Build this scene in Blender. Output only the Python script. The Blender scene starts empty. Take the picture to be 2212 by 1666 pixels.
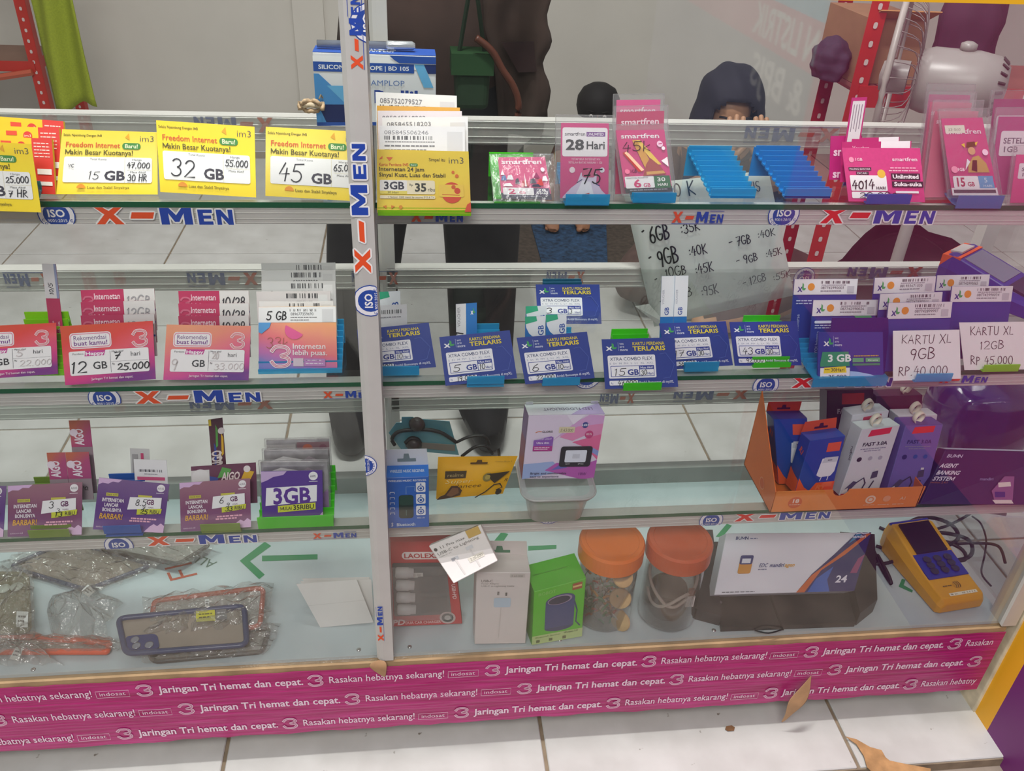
import bpy, bmesh, math, random
from mathutils import Vector, Matrix
random.seed(7)
scene = bpy.context.scene
COL = scene.collection
V = Vector
PI = math.pi

# ------------------------------------------------------------------ camera
IW, IH, FPX = 2212.0, 1666.0, 1849.3
CAM = V((0.0, -0.85, 1.228))
PITCH, YAW, ROLL = [math.radians(a) for a in (32.706, 7.752, 3.069)]
_cp, _sp, _cy, _sy = math.cos(PITCH), math.sin(PITCH), math.cos(YAW), math.sin(YAW)
FWD = V((_sy*_cp, _cy*_cp, -_sp))
_r = V((_cy, -_sy, 0)); _u = _r.cross(FWD)
RGT = _r*math.cos(ROLL) + _u*math.sin(ROLL)
UPV = _u*math.cos(ROLL) - _r*math.sin(ROLL)
cam_d = bpy.data.cameras.new('camera'); cam = bpy.data.objects.new('camera', cam_d); COL.objects.link(cam)
cam_d.sensor_width = 36.0; cam_d.lens = FPX/IW*36.0; cam_d.clip_start = 0.02
cam.matrix_world = Matrix(((RGT.x, UPV.x, -FWD.x, CAM.x), (RGT.y, UPV.y, -FWD.y, CAM.y), (RGT.z, UPV.z, -FWD.z, CAM.z), (0, 0, 0, 1)))
scene.camera = cam

# ------------------------------------------------------------------ world, lamps, exposure
world = bpy.data.worlds.new('world'); scene.world = world; world.use_nodes = True
bg = world.node_tree.nodes['Background']; bg.inputs[0].default_value = (0.92, 0.96, 1.0, 1); bg.inputs[1].default_value = 0.50
def area_light(name, loc, target, energy, sx, sy, col):
    ld = bpy.data.lights.new(name, 'AREA'); ld.shape = 'RECTANGLE'; ld.size = sx; ld.size_y = sy; ld.energy = energy; ld.color = col
    o = bpy.data.objects.new(name, ld); COL.objects.link(o); o.location = loc
    o.rotation_euler = (V(target)-V(loc)).to_track_quat('-Z', 'Y').to_euler()
    return o
area_light('ceiling_lamp_over_case', (0.0, -0.04, 2.75), (0.0, -0.04, 0), 44, 0.6, 0.14, (1.0, 0.98, 0.95))
area_light('back_room_fill_light', (0.1, 1.45, 2.75), (0.1, 1.45, 0), 14, 0.9, 0.5, (1.0, 0.97, 0.93))  # added fill that brightens the rear wall and floor, no fixture known there
area_light('front_fill_light', (-0.35, -1.7, 2.6), (0.0, -0.2, 0.5), 36, 1.2, 0.6, (1.0, 0.97, 0.94))  # added soft fill for rails, plinth front and sign board, not a known lamp
vs = scene.view_settings
vs.view_transform = 'Standard'; vs.look = 'None'; vs.gamma = 1.0; vs.exposure = 0.18; vs.use_curve_mapping = False
scene.cycles.transparent_max_bounces = 28; scene.cycles.max_bounces = 4; scene.cycles.diffuse_bounces = 2; scene.cycles.glossy_bounces = 2; scene.cycles.use_adaptive_sampling = True; scene.cycles.adaptive_threshold = 0.1; scene.cycles.adaptive_min_samples = 16; scene.cycles.use_denoising = True

# ------------------------------------------------------------------ pixel of the photograph -> point on a known plane of the place
def ray(px, py): return FWD + RGT*((px-IW/2)/FPX) - UPV*((py-IH/2)/FPX)
def on_plane(px, py, p0, n):
    d = ray(px, py); return CAM + d*((V(p0)-CAM).dot(n)/d.dot(n))
def atY(px, py, y): return on_plane(px, py, (0, y, 0), V((0, 1, 0)))
def atZ(px, py, z): return on_plane(px, py, (0, 0, z), V((0, 0, 1)))
def atX(px, py, x): return on_plane(px, py, (x, 0, 0), V((1, 0, 0)))
def crop(ox, oy, s): return lambda x, y: (ox+x/s, oy+y/s)

# ------------------------------------------------------------------ materials
def lin(c):
    if isinstance(c, str):
        c = [int(c[i:i+2], 16)/255 for i in (0, 2, 4)]
        c = [x/12.92 if x <= 0.04045 else ((x+0.055)/1.055)**2.4 for x in c]
    return (c[0], c[1], c[2], 1.0)
_mats = {}
def nt(name):
    m = bpy.data.materials.new(name); m.use_nodes = True
    n = m.node_tree.nodes; l = m.node_tree.links
    return m, n, l, n['Principled BSDF']
def M(col, rough=0.5, metal=0.0, var=0.0, scale=40.0, coat=0.0):
    """plain or slightly mottled procedural material"""
    key = ('M', col, rough, metal, var, scale, coat)
    if key in _mats: return _mats[key]
    m, n, l, b = nt('paint_'+col if isinstance(col, str) else 'paint')
    b.inputs['Base Color'].default_value = lin(col); b.inputs['Roughness'].default_value = rough; b.inputs['Metallic'].default_value = metal
    b.inputs['Coat Weight'].default_value = coat
    if var > 0:
        tc = n.new('ShaderNodeTexCoord'); ns = n.new('ShaderNodeTexNoise'); ns.inputs['Scale'].default_value = scale; ns.inputs['Detail'].default_value = 5
        l.new(tc.outputs['Object'], ns.inputs['Vector'])
        mr = n.new('ShaderNodeMapRange'); mr.inputs['From Min'].default_value = .3; mr.inputs['From Max'].default_value = .7
        mr.inputs['To Min'].default_value = 1-var; mr.inputs['To Max'].default_value = 1+var
        l.new(ns.outputs['Fac'], mr.inputs['Value'])
        mx = n.new('ShaderNodeMix'); mx.data_type = 'RGBA'; mx.blend_type = 'MULTIPLY'; mx.inputs['Factor'].default_value = 1
        mx.inputs['A'].default_value = lin(col); l.new(mr.outputs['Result'], mx.inputs['B']); l.new(mx.outputs['Result'], b.inputs['Base Color'])
    _mats[key] = m; return m
def ramp_mat(name, stops, ang=0.0, rough=0.4):
    """printed colour blend running across the UV square of a card"""
    if name in _mats: return _mats[name]
    m, n, l, b = nt(name)
    uv = n.new('ShaderNodeUVMap'); mp = n.new('ShaderNodeMapping'); mp.vector_type = 'POINT'
    mp.inputs['Rotation'].default_value = (0, 0, ang); mp.inputs['Location'].default_value = (0.5-0.5*math.cos(ang)+0.5*math.sin(ang), 0, 0)
    gr = n.new('ShaderNodeTexGradient'); cr = n.new('ShaderNodeValToRGB')
    ns = n.new('ShaderNodeTexNoise'); ns.inputs['Scale'].default_value = 2.2
    ad = n.new('ShaderNodeMath'); ad.operation = 'MULTIPLY_ADD'; ad.inputs[1].default_value = 0.35; 
    l.new(uv.outputs['UV'], mp.inputs['Vector']); l.new(mp.outputs['Vector'], gr.inputs['Vector']); l.new(uv.outputs['UV'], ns.inputs['Vector'])
    l.new(ns.outputs['Fac'], ad.inputs[0]); 
    sb = n.new('ShaderNodeMath'); sb.operation = 'ADD'; sb.inputs[1].default_value = -0.175
    l.new(gr.outputs['Fac'], ad.inputs[2]); l.new(ad.outputs[0], sb.inputs[0]); l.new(sb.outputs[0], cr.inputs['Fac'])
    e = cr.color_ramp.elements
    while len(e) < len(stops): e.new(0.5)
    for i, (p, c) in enumerate(stops): e[i].position = p; e[i].color = lin(c)
    l.new(cr.outputs['Color'], b.inputs['Base Color']); b.inputs['Roughness'].default_value = rough
    _mats[name] = m; return m
def see_through(name, tint, gloss=1.0, rough=0.02, body=None, body_fac=0.0, bump=0.0, bscale=60.0):
    """glass and clear plastics: straight transmission + Fresnel reflection (+ some coloured body)"""
    if name in _mats: return _mats[name]
    m = bpy.data.materials.new(name); m.use_nodes = True; n = m.node_tree.nodes; l = m.node_tree.links
    for x in list(n): n.remove(x)
    out = n.new('ShaderNodeOutputMaterial'); tr = n.new('ShaderNodeBsdfTransparent'); tr.inputs[0].default_value = lin(tint)
    gl = n.new('ShaderNodeBsdfGlossy'); gl.inputs['Roughness'].default_value = rough
    fr = n.new('ShaderNodeFresnel'); ge = n.new('ShaderNodeNewGeometry'); io = n.new('ShaderNodeMapRange')   # same reflectance entering and leaving the thin sheet
    io.inputs['To Min'].default_value = 1.5; io.inputs['To Max'].default_value = 1/1.5; l.new(ge.outputs['Backfacing'], io.inputs['Value']); l.new(io.outputs['Result'], fr.inputs['IOR'])
    mu = n.new('ShaderNodeMath'); mu.operation = 'MULTIPLY'; mu.inputs[1].default_value = gloss; mu.use_clamp = True
    l.new(fr.outputs[0], mu.inputs[0])
    base = tr
    if body:
        df = n.new('ShaderNodeBsdfPrincipled'); df.inputs['Base Color'].default_value = lin(body); df.inputs['Roughness'].default_value = .35
        mb = n.new('ShaderNodeMixShader'); mb.inputs[0].default_value = body_fac
        l.new(tr.outputs[0], mb.inputs[1]); l.new(df.outputs[0], mb.inputs[2]); base = mb
    if bump > 0:
        tc = n.new('ShaderNodeTexCoord'); ns = n.new('ShaderNodeTexNoise'); ns.inputs['Scale'].default_value = bscale; ns.inputs['Detail'].default_value = 3
        bp = n.new('ShaderNodeBump'); bp.inputs['Strength'].default_value = bump; bp.inputs['Distance'].default_value = 0.01
        l.new(tc.outputs['Object'], ns.inputs['Vector']); l.new(ns.outputs['Fac'], bp.inputs['Height']); l.new(bp.outputs[0], gl.inputs['Normal'])
    mx = n.new('ShaderNodeMixShader'); l.new(mu.outputs[0], mx.inputs[0]); l.new(base.outputs[0], mx.inputs[1]); l.new(gl.outputs[0], mx.inputs[2])
    l.new(mx.outputs[0], out.inputs[0]); _mats[name] = m; return m
GLASS = see_through('front_glass', (0.985, 0.99, 0.985), 1.8)
SHELFGLASS = see_through('shelf_glass', (0.965, 0.985, 0.975), 1.0)
CLEAR = see_through('clear_pouch', (0.95, 0.95, 0.95), 1.2, 0.10, 'd8d4d6', 0.09, 0.18, 70)
BAG = see_through('crinkled_bag', (0.95, 0.95, 0.94), 3.5, 0.12, 'c4c0b8', 0.12, 1.0, 70)
TUB = see_through('frosted_tub', (0.92, 0.92, 0.91), 0.5, 0.3, 'd8d6d2', 0.38)
JARM = see_through('jar_plastic', (0.93, 0.92, 0.91), 1.6, 0.04, 'b8b4b0', 0.07)
BLUEA = see_through('blue_acrylic', (0.35, 0.8, 0.97), 0.8, 0.1, '35b4e6', 0.5)
GREENA = see_through('green_acrylic', (0.3, 0.95, 0.15), 0.8, 0.1, '4ee21c', 0.62)
LIMEA = see_through('lime_acrylic', (0.6, 0.95, 0.12), 0.8, 0.1, '9ce81c', 0.62)
ALU = M('cac7c2', 0.42, 0.15, 0.04, 25)
GREENEDGE = M('1c5a3c', 0.2)

# ------------------------------------------------------------------ mesh helpers (all take world coordinates)
def make(name, vf, mats, parent=None, origin=None, smooth=False, fm=None, uvs=None):
    verts, faces = vf
    if not isinstance(mats, (list, tuple)): mats = [mats]
    if origin is None: origin = root_loc(parent) if parent else V((0, 0, 0))
    me = bpy.data.meshes.new(name)
    me.from_pydata([tuple(V(v)-origin) for v in verts], [], faces)
    for m in mats: me.materials.append(m)
    if fm: me.polygons.foreach_set('material_index', fm)
    if smooth: me.polygons.foreach_set('use_smooth', [True]*len(me.polygons))
    if uvs:
        ul = me.uv_layers.new(name='UVMap')
        for lp in me.loops: ul.data[lp.index].uv = uvs[lp.vertex_index]
    me.update()
    o = bpy.data.objects.new(name, me); COL.objects.link(o)
    if parent: o.parent = parent
    else: o.location = origin
    return o
def root_loc(o):
    while o.parent: o = o.parent
    return o.location.copy()
def tag(o, label=None, cat=None, group=None, kind=None):
    if label: o['label'] = label
    if cat: o['category'] = cat
    if group: o['group'] = group
    if kind: o['kind'] = kind
    return o
def vmerge(*vfs):
    vs_, fs = [], []
    for v, f in vfs:
        k = len(vs_); vs_ += list(v); fs += [tuple(i+k for i in q) for q in f]
    return vs_, fs
BOXF = [(0, 3, 2, 1), (4, 5, 6, 7), (0, 1, 5, 4), (1, 2, 6, 5), (2, 3, 7, 6), (3, 0, 4, 7)]
def box(x0, x1, y0, y1, z0, z1):
    return [(x0, y0, z0), (x1, y0, z0), (x1, y1, z0), (x0, y1, z0), (x0, y0, z1), (x1, y0, z1), (x1, y1, z1), (x0, y1, z1)], BOXF
def slab(q, d):
    """block from a front quad TL,TR,BR,BL and a depth vector"""
    q = [V(p) for p in q]; b = [p+V(d) for p in q]
    v = [q[3], q[2], b[2], b[3], q[0], q[1], b[1], b[0]]
    return [tuple(p) for p in v], BOXF
def tube(pts, r, seg=8, closed=False):
    pts = [V(p) for p in pts]; n = len(pts); vs_, fs = [], []
    t0 = None; up = V((0, 0, 1))
    for i, p in enumerate(pts):
        a = pts[(i-1) % n] if (closed or i > 0) else p; b = pts[(i+1) % n] if (closed or i < n-1) else p
        t = (b-a).normalized()
        s = t.cross(up)
        if s.length < 1e-3: s = t.cross(V((1, 0, 0)))
        s.normalize(); w = s.cross(t)
        rr = r[i] if isinstance(r, (list, tuple)) else r
        for k in range(seg):
            c = 2*PI*k/seg; vs_.append(tuple(p+s*(math.cos(c)*rr)+w*(math.sin(c)*rr)))
    m = n if closed else n-1
    for i in range(m):
        j = (i+1) % n
        for k in range(seg):
            k2 = (k+1) % seg; fs.append((i*seg+k, i*seg+k2, j*seg+k2, j*seg+k))
    if not closed: fs += [tuple(range(seg-1, -1, -1)), tuple((n-1)*seg+k for k in range(seg))]
    return vs_, fs
def lathe(c, prof, seg=32, ax=V((0, 0, 1)), cap=True):
    ax = V(ax).normalized(); a = ax.cross(V((0, 1, 0.01))).normalized(); b = ax.cross(a); c = V(c); vs_, fs = [], []
    for r, h in prof:
        for k in range(seg):
            t = 2*PI*k/seg; vs_.append(tuple(c+ax*h+a*(r*math.cos(t))+b*(r*math.sin(t))))
    for i in range(len(prof)-1):
        for k in range(seg):
            k2 = (k+1) % seg; fs.append((i*seg+k, i*seg+k2, (i+1)*seg+k2, (i+1)*seg+k))
    if cap:
        if prof[0][0] > 1e-6: fs.append(tuple(range(seg-1, -1, -1)))
        if prof[-1][0] > 1e-6: fs.append(tuple((len(prof)-1)*seg+k for k in range(seg)))
    return vs_, fs
def extrude(poly, d):
    """prism from a planar polygon of world points"""
    n = len(poly); v = [tuple(p) for p in poly]+[tuple(V(p)+V(d)) for p in poly]
    return v, [tuple(range(n)), tuple(range(2*n-1, n-1, -1))]+[(i, i+n, (i+1) % n+n, (i+1) % n) for i in range(n)]
def spline(pts, n=6, closed=False):
    pts = [V(p) for p in pts]; out = []; N = len(pts)
    rng = range(N) if closed else range(N-1)
    for i in rng:
        p0 = pts[(i-1) % N] if closed or i > 0 else pts[0]; p1 = pts[i]; p2 = pts[(i+1) % N]; p3 = pts[(i+2) % N] if closed or i < N-2 else pts[-1]
        for k in range(n):
            t = k/n; out.append(0.5*((2*p1)+(p2-p0)*t+(2*p0-5*p1+4*p2-p3)*t*t+(3*p1-p0-3*p2+p3)*t**3))
    if not closed: out.append(pts[-1])
    return out
def bevel(o, w=0.002, seg=2):
    md = o.modifiers.new('bevel', 'BEVEL'); md.width = w; md.segments = seg; md.limit_method = 'ANGLE'; return o

# ------------------------------------------------------------------ lettering: printed glyphs and a pen-stroke alphabet
_gl = {}
_fc = bpy.data.curves.new('glyph_source', 'FONT'); _fc.resolution_u = 2; _fo = bpy.data.objects.new('glyph_source', _fc)
def glyph(ch, b):
    b = min(b, .032); k = (ch, b)
    if k not in _gl:
        _fc.offset = b
        def run(s):
            _fc.body = s; me = _fo.to_mesh(); r = ([(v.co.x, v.co.y) for v in me.vertices], [tuple(p.vertices) for p in me.polygons]); _fo.to_mesh_clear(); return r
        v, f = run(ch)
        if ch == 'M' and b > 0:      # drawn directly: the font's own thickening folds this letter over itself
            t, x0, x1, h, m = .07+1.7*b, .06-b, .80+b, .68+b*.5, .43
            v = [(x0, 0), (x0+t, 0), (x0+t, h*.60), (m-t*.3, h*.12), (m+t*.3, h*.12), (x1-t, h*.60), (x1-t, 0), (x1, 0), (x1, h), (x1-t*1.15, h), (m, h*.38), (x0+t*1.15, h), (x0, h)]; f = [tuple(range(13))]
        w2 = max(x for x, y in run(ch+'H')[0]); hh = max(x for x, y in run('H')[0])
        _gl[k] = (v, f, w2-hh)
    return _gl[k]
def arc(cx, cy, rx, ry, a0, a1, n=9):
    return [(cx+rx*math.cos(math.radians(a0+(a1-a0)*i/n)), cy+ry*math.sin(math.radians(a0+(a1-a0)*i/n))) for i in range(n+1)]
PEN = {
 '0': (.62, [arc(.31, .5, .28, .48, 90, 450, 14)]), '1': (.3, [[(.05, .8), (.18, .98), (.15, 0)]]),
 '2': (.62, [arc(.3, .72, .26, .26, 160, -30, 8)+[(.02, .04), (.62, .06)]]),
 '3': (.6, [arc(.26, .75, .26, .24, 150, -80, 8)+arc(.26, .26, .3, .26, 80, -150, 9)]),
 '4': (.6, [[(.32, 1), (.02, .36), (.6, .4)], [(.45, .7), (.4, -.02)]]),
 '5': (.6, [[(.62, .98), (.14, .95), (.08, .55)]+arc(.26, .3, .3, .3, 110, -140, 9)]),
 '6': (.55, [[(.45, 1), (.15, .7)]+arc(.27, .26, .25, .26, 150, 500, 12)]),
 '7': (.55, [[(.02, .92), (.55, .98), (.2, 0)], [(.12, .5), (.48, .54)]]),
 '8': (.55, [arc(.27, .76, .2, .23, -90, 270, 12), arc(.27, .27, .25, .27, 90, 450, 12)]),
 '9': (.55, [arc(.27, .72, .23, .25, 10, 370, 12)+[(.48, .6), (.36, 0)]]),
 '.': (.22, [[(.08, 0), (.14, .05)]]), ',': (.22, [[(.12, .08), (.06, -.1)]]), ':': (.2, [[(.08, .15), (.12, .2)], [(.08, .55), (.12, .6)]]),
 '-': (.5, [[(.05, .45), (.45, .5)]]), '/': (.4, [[(0, -.1), (.4, 1.05)]]), ' ': (.35, []), '~': (.6, [[(0, .4), (.2, .55), (.4, .35), (.6, .5)]]),
 'A': (.65, [[(0, 0), (.3, 1), (.62, 0)], [(.12, .36), (.52, .38)]]), 'B': (.6, [[(.05, 0), (.06, 1)]+arc(.1, .76, .36, .22, 90, -80, 7)+arc(.1, .27, .45, .27, 80, -90, 8)]),
 'C': (.55, [arc(.34, .5, .32, .48, 50, 310, 10)]), 'G': (.66, [arc(.36, .5, .34, .48, 50, 330, 11)+[(.66, .42), (.4, .42)]]),
 'H': (.6, [[(.05, 1), (.05, 0)], [(.55, 1), (.52, 0)], [(.05, .5), (.55, .52)]]), 'I': (.2, [[(.1, 1), (.1, 0)]]),
 'K': (.6, [[(.05, 1), (.07, 0)], [(.55, .98), (.08, .45), (.6, 0)]]), 'L': (.5, [[(.06, 1), (.05, .02), (.5, .04)]]),
 'M': (.75, [[(0, 0), (.1, 1), (.36, .4), (.62, 1), (.72, 0)]]), 'P': (.55, [[(.06, 0), (.06, 1)]+arc(.08, .74, .42, .25, 90, -90, 8)]),
 'R': (.6, [[(.06, 0), (.06, 1)]+arc(.08, .76, .4, .23, 90, -90, 8)+[(.6, 0)]]), 'T': (.6, [[(.3, .97), (.28, 0)], [(0, .97), (.62, 1)]]),
 'U': (.62, [[(.05, 1), (.07, .3)]+arc(.3, .28, .24, .28, 190, 350, 7)+[(.58, 1)]]), 'X': (.6, [[(.02, 1), (.58, 0)], [(.58, 1), (0, 0)]]),
 'S': (.5, [arc(.26, .74, .22, .24, 40, 270, 8)+arc(.24, .26, .24, .26, 90, -150, 8)]), 'F': (.5, [[(.06, 0), (.06, 1), (.5, .98)], [(.06, .52), (.4, .54)]]),
 'V': (.55, [[(0, 1), (.25, 0), (.55, 1)]]), 'k': (.5, [[(.05, 1), (.05, 0)], [(.45, .62), (.06, .3), (.5, 0)]]),
 'v': (.4, [[(0, .6), (.18, 0), (.4, .6)]]), 'c': (.4, [arc(.25, .3, .22, .3, 50, 310, 8)]), 'p': (.45, [[(.06, .6), (.05, -.35)]+[(.06, .45)]+arc(.2, .3, .2, .28, 120, -150, 9)]),
 'r': (.35, [[(.05, .6), (.06, 0)], [(.06, .4), (.2, .6), (.35, .58)]]),
}
def ribbon(pts, w):
    vs_, fs = [], []; n = len(pts)
    for i in range(n):
        a = pts[max(i-1, 0)]; b = pts[min(i+1, n-1)]; dx, dy = b[0]-a[0], b[1]-a[1]; L = math.hypot(dx, dy) or 1e-9
        ex, ey = (dx/L*w*.5, dy/L*w*.5) if i in (0, n-1) else (0, 0); s = -1 if i == 0 else 1
        nx, ny = -dy/L*w*.5, dx/L*w*.5
        vs_ += [(pts[i][0]+nx+s*ex, pts[i][1]+ny+s*ey), (pts[i][0]-nx+s*ex, pts[i][1]-ny+s*ey)]
    for i in range(n-1): fs.append((2*i, 2*i+1, 2*i+3, 2*i+2))
    return vs_, fs
class Surf:
    """a flat printable face given by its corners; print is laid on it in fractions of its width and height"""
    def __init__(s, q, lift=0.0003):
        s.q = [V(p) for p in q]; s.W = ((s.q[1]-s.q[0]).length+(s.q[2]-s.q[3]).length)/2; s.H = ((s.q[0]-s.q[3]).length+(s.q[1]-s.q[2]).length)/2
        s.n = (s.q[2]-s.q[3]).cross(s.q[0]-s.q[3]).normalized(); s.lift = lift; s.k = 0; s.out = {}
    def at(s, u, v, d=0.0):
        tl, tr, br, bl = s.q; return (bl*(1-u)+br*u)*(1-v)+(tl*(1-u)+tr*u)*v+s.n*d
    def uv(s, px, py):
        """fractions at which a pixel of the photograph meets this face (faces are near-rectangular)"""
        p = on_plane(px, py, s.q[3], s.n); ex = s.q[2]-s.q[3]; ey = s.q[0]-s.q[3]; d = p-s.q[3]
        a, b, c = ex.dot(ex), ex.dot(ey), ey.dot(ey); e, f = d.dot(ex), d.dot(ey); D = a*c-b*b
        return (e*c-f*b)/D, (a*f-b*e)/D
    clamp = None
    def ell(s, u, v, rx, ry, col): s.poly(arc(u, v, rx, ry, 0, 360, 24)[:-1], col)
    def put(s, kind, col, pts, faces):
        if s.clamp == 'v': pts = [(x, min(max(y, 0), s.H)) for x, y in pts]
        if s.clamp == 'u': pts = [(min(max(x, 0), s.W), y) for x, y in pts]
        s.k += 1; d = s.lift+s.k*0.00006
        v, f, = s.out.setdefault((kind, col), ([], [])); k = len(v)
        v += [tuple(s.at(x/s.W, y/s.H, d)) for x, y in pts]; f += [tuple(i+k for i in q) for q in faces]
    def poly(s, pts, col, kind='printed_graphics'):
        P = [(u*s.W, v*s.H) for u, v in pts]
        if sum(P[i-1][0]*P[i][1]-P[i][0]*P[i-1][1] for i in range(len(P))) < 0: P.reverse()
        s.put(kind, col, P, [tuple(range(len(P)))])
    def rect(s, u0, v0, u1, v1, col, r=0.0, kind='printed_graphics'):
        if r <= 0: return s.poly([(u0, v0), (u1, v0), (u1, v1), (u0, v1)], col, kind)
        rx, ry = r*s.H/s.W, r; P = []
        for cx, cy, a in ((u1-rx, v1-ry, 0), (u0+rx, v1-ry, 90), (u0+rx, v0+ry, 180), (u1-rx, v0+ry, 270)): P += arc(cx, cy, rx, ry, a, a+90, 4)
        s.poly(P, col, kind)
    def disc(s, u, v, r, col, ry=None, a0=0, a1=360):
        P = arc(u, v, r*s.H/s.W, ry or r, a0, a1, 20); s.poly(P[:-1] if a1-a0 == 360 else P, col)
    def line(s, pts, w, col, kind='printed_graphics'):
        v, f = ribbon([(u*s.W, x*s.H) for u, x in pts], w*s.H); s.put(kind, col, v, f)
    def t(s, txt, u, v, h, col, w=None, b=0.0, al='l', rot=0.0, sh=0.0, kind='lettering', sx=1.0):
        x = 0; P, F = [], []
        for ch in txt:
            gv, gf, adv = glyph(ch, b); k = len(P); P += [(x+a, c) for a, c in gv]; F += [tuple(i+k for i in q) for q in gf]; x += adv
        if not P: return
        sc = h*s.H/0.68; scx = sc*sx if w is None else w*s.W/x
        L = x*scx; ox = {'l': 0, 'c': -L/2, 'r': -L}[al]; c_, s_ = math.cos(rot), math.sin(rot)
        P = [(a*scx+ox+c*sc*sh, c*sc) for a, c in P]
        s.put(kind, col, [(u*s.W+a*c_-c*s_, v*s.H+a*s_+c*c_) for a, c in P], F)
    def pen(s, txt, u, v, h, col='1c1a1e', w=None, pw=0.12, rot=0.0, sl=0.12):
        H = h*s.H; x = 0; st = []
        for ch in txt:
            wd, strokes = PEN.get(ch, PEN['~']); jy = random.uniform(-.06, .06); js = random.uniform(.92, 1.08)
            for p in strokes: st.append([(x+a*js+c*sl, c*js+jy) for a, c in p])
            x += wd*js+.16
        k = 1.0 if w is None else w*s.W/(x*H); c_, s_ = math.cos(rot), math.sin(rot); s.k += 3; s.pens = getattr(s, 'pens', 0)+1
        for p in st:
            q = [(a*H*k, c*H) for a, c in p]; q = [(u*s.W+a*c_-c*s_, v*s.H+a*s_+c*c_) for a, c in q]
            vv, ff = ribbon(q, pw*H); s.k -= 1; s.put('handwriting %d' % s.pens, col, vv, ff)
    def bars(s, u0, v0, u1, v1, col, n=24):
        """bar code"""
        for i in range(n):
            if random.random() < .6:
                a = u0+(u1-u0)*i/n; s.k -= 1; s.rect(a, v0, a+(u1-u0)/n*random.uniform(.35, .95), v1, col)
        s.k += 1
    def greek(s, u0, v, u1, h, col, n=8):
        """a line of print too small to read: dashes"""
        x = u0
        while x < u1:
            w = (u1-u0)/n*random.uniform(.5, 1.4); s.k -= 1; s.rect(x, v, min(x+w*.82, u1), v+h, col); x += w
        s.k += 1
    def emit(s, parent): emit([s], parent)
def emit(surfs, parent):
    kinds = {}
    for s in surfs:
        for (kind, col), (v, f) in s.out.items(): kinds.setdefault(kind, []).append((col, v, f))
    for kind, L in kinds.items():
        mats, fm, vf = [], [], ([], [])
        for col, v, f in L:
            m = M(col, 0.45)
            if m not in mats: mats.append(m)
            vf = vmerge(vf, (v, f)); fm += [mats.index(m)]*len(f)
        make(kind.split()[0], vf, mats, parent, fm=fm)
class Thing:
    def __init__(s, name, label, cat, loc, group=None):
        s.o = bpy.data.objects.new(name, None); s.o.empty_display_size = .02; COL.objects.link(s.o); s.o.location = V(loc)
        tag(s.o, label, cat, group); s.surfs = []
    def part(s, name, vf, mat, smooth=False, parent=None, uvs=None, fm=None, label=None):
        o = make(name, vf, mat, parent or s.o, smooth=smooth, uvs=uvs, fm=fm)
        if label: o['label'] = label
        return o
    def surf(s, q, lift=0.0003): f = Surf(q, lift); s.surfs.append(f); return f
    def done(s): emit(s.surfs, s.o); return s.o
# ------------------------------------------------------------------ the place: ground, floor, walls
CX0, CX1 = -1.03, 0.925           # ends of the display case
YR = 0.03                         # front of the shelf rails
def lower(z): return CAM.z-(CAM.z-z)*(0.85+YR)/0.85
Z1, Z2, Z3 = lower(.905), lower(.687), lower(.467)
RB1, RB2, RB3 = lower(.881), lower(.663), lower(.4424)
ZB = 0.2137
YB = 0.346                        # front of the rear rails

def tile_mat():
    m, n, l, b = nt('white_floor_tile')
    tc = n.new('ShaderNodeTexCoord'); ns = n.new('ShaderNodeTexNoise'); ns.inputs['Scale'].default_value = 9; ns.inputs['Detail'].default_value = 8
    cr = n.new('ShaderNodeValToRGB'); cr.color_ramp.elements[0].position = .3; cr.color_ramp.elements[0].color = lin('bdbcb8'); cr.color_ramp.elements[1].position = .75; cr.color_ramp.elements[1].color = lin('d6d6d3')
    sp = n.new('ShaderNodeTexNoise'); sp.inputs['Scale'].default_value = 55; sp.inputs['Detail'].default_value = 2
    c2 = n.new('ShaderNodeValToRGB'); c2.color_ramp.elements[0].position = .74; c2.color_ramp.elements[0].color = (1, 1, 1, 1); c2.color_ramp.elements[1].position = .78; c2.color_ramp.elements[1].color = lin('8a7d6c')
    mx = n.new('ShaderNodeMix'); mx.data_type = 'RGBA'; mx.blend_type = 'MULTIPLY'; mx.inputs['Factor'].default_value = .8
    l.new(tc.outputs['Object'], ns.inputs['Vector']); l.new(tc.outputs['Object'], sp.inputs['Vector'])
    l.new(ns.outputs['Fac'], cr.inputs['Fac']); l.new(sp.outputs['Fac'], c2.inputs['Fac']); l.new(cr.outputs['Color'], mx.inputs['A']); l.new(c2.outputs['Color'], mx.inputs['B'])
    l.new(mx.outputs['Result'], b.inputs['Base Color']); b.inputs['Roughness'].default_value = .32
    return m
TILE = tile_mat()
floor = make('floor', box(-2.6, 2.7, -0.10, 3.0, -0.05, -0.004), M('8a7a66', .9, 0, .25, 30)); tag(floor, 'white square tiled shop floor with grey joints', kind='structure')
t0 = make('tile', box(0, .494, 0, .494, -.006, 0), TILE, floor)
bevel(t0, .0015, 1)
first = True
for i in range(-5, 5):
    for j in range(0, 6):
        x, y = .1985+.5*i, -.098+.5*j
        o = t0 if first else t0.copy()
        if not first: COL.objects.link(o); o.parent = floor
        first = False; o.location = (x, y, 0)
ground = make('ground', box(-4.0, 4.0, -0.6, -0.10, -0.12, -0.022), M('8d8074', .9, 0, .3, 14)); tag(ground, 'rough brown grey concrete step in front of the tiles', kind='structure')
dim_ground = make('ground_added_dark', box(-8.0, 8.0, -14.0, -0.6, -0.14, -0.05), M('3a3836', .9, 0, .25, 9)); tag(dim_ground, 'unseen dark ground added to dim the glass reflection', kind='structure')  # out of view, added dark so the front pane reflects less veil
WALLM = M('c6c1b8', .7, 0, .05, 3)
wall = make('wall_back', box(-2.6, 2.7, 3.0, 3.1, 0, 2.8), WALLM); tag(wall, 'plain grey rear wall of the shop', kind='structure')
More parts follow.
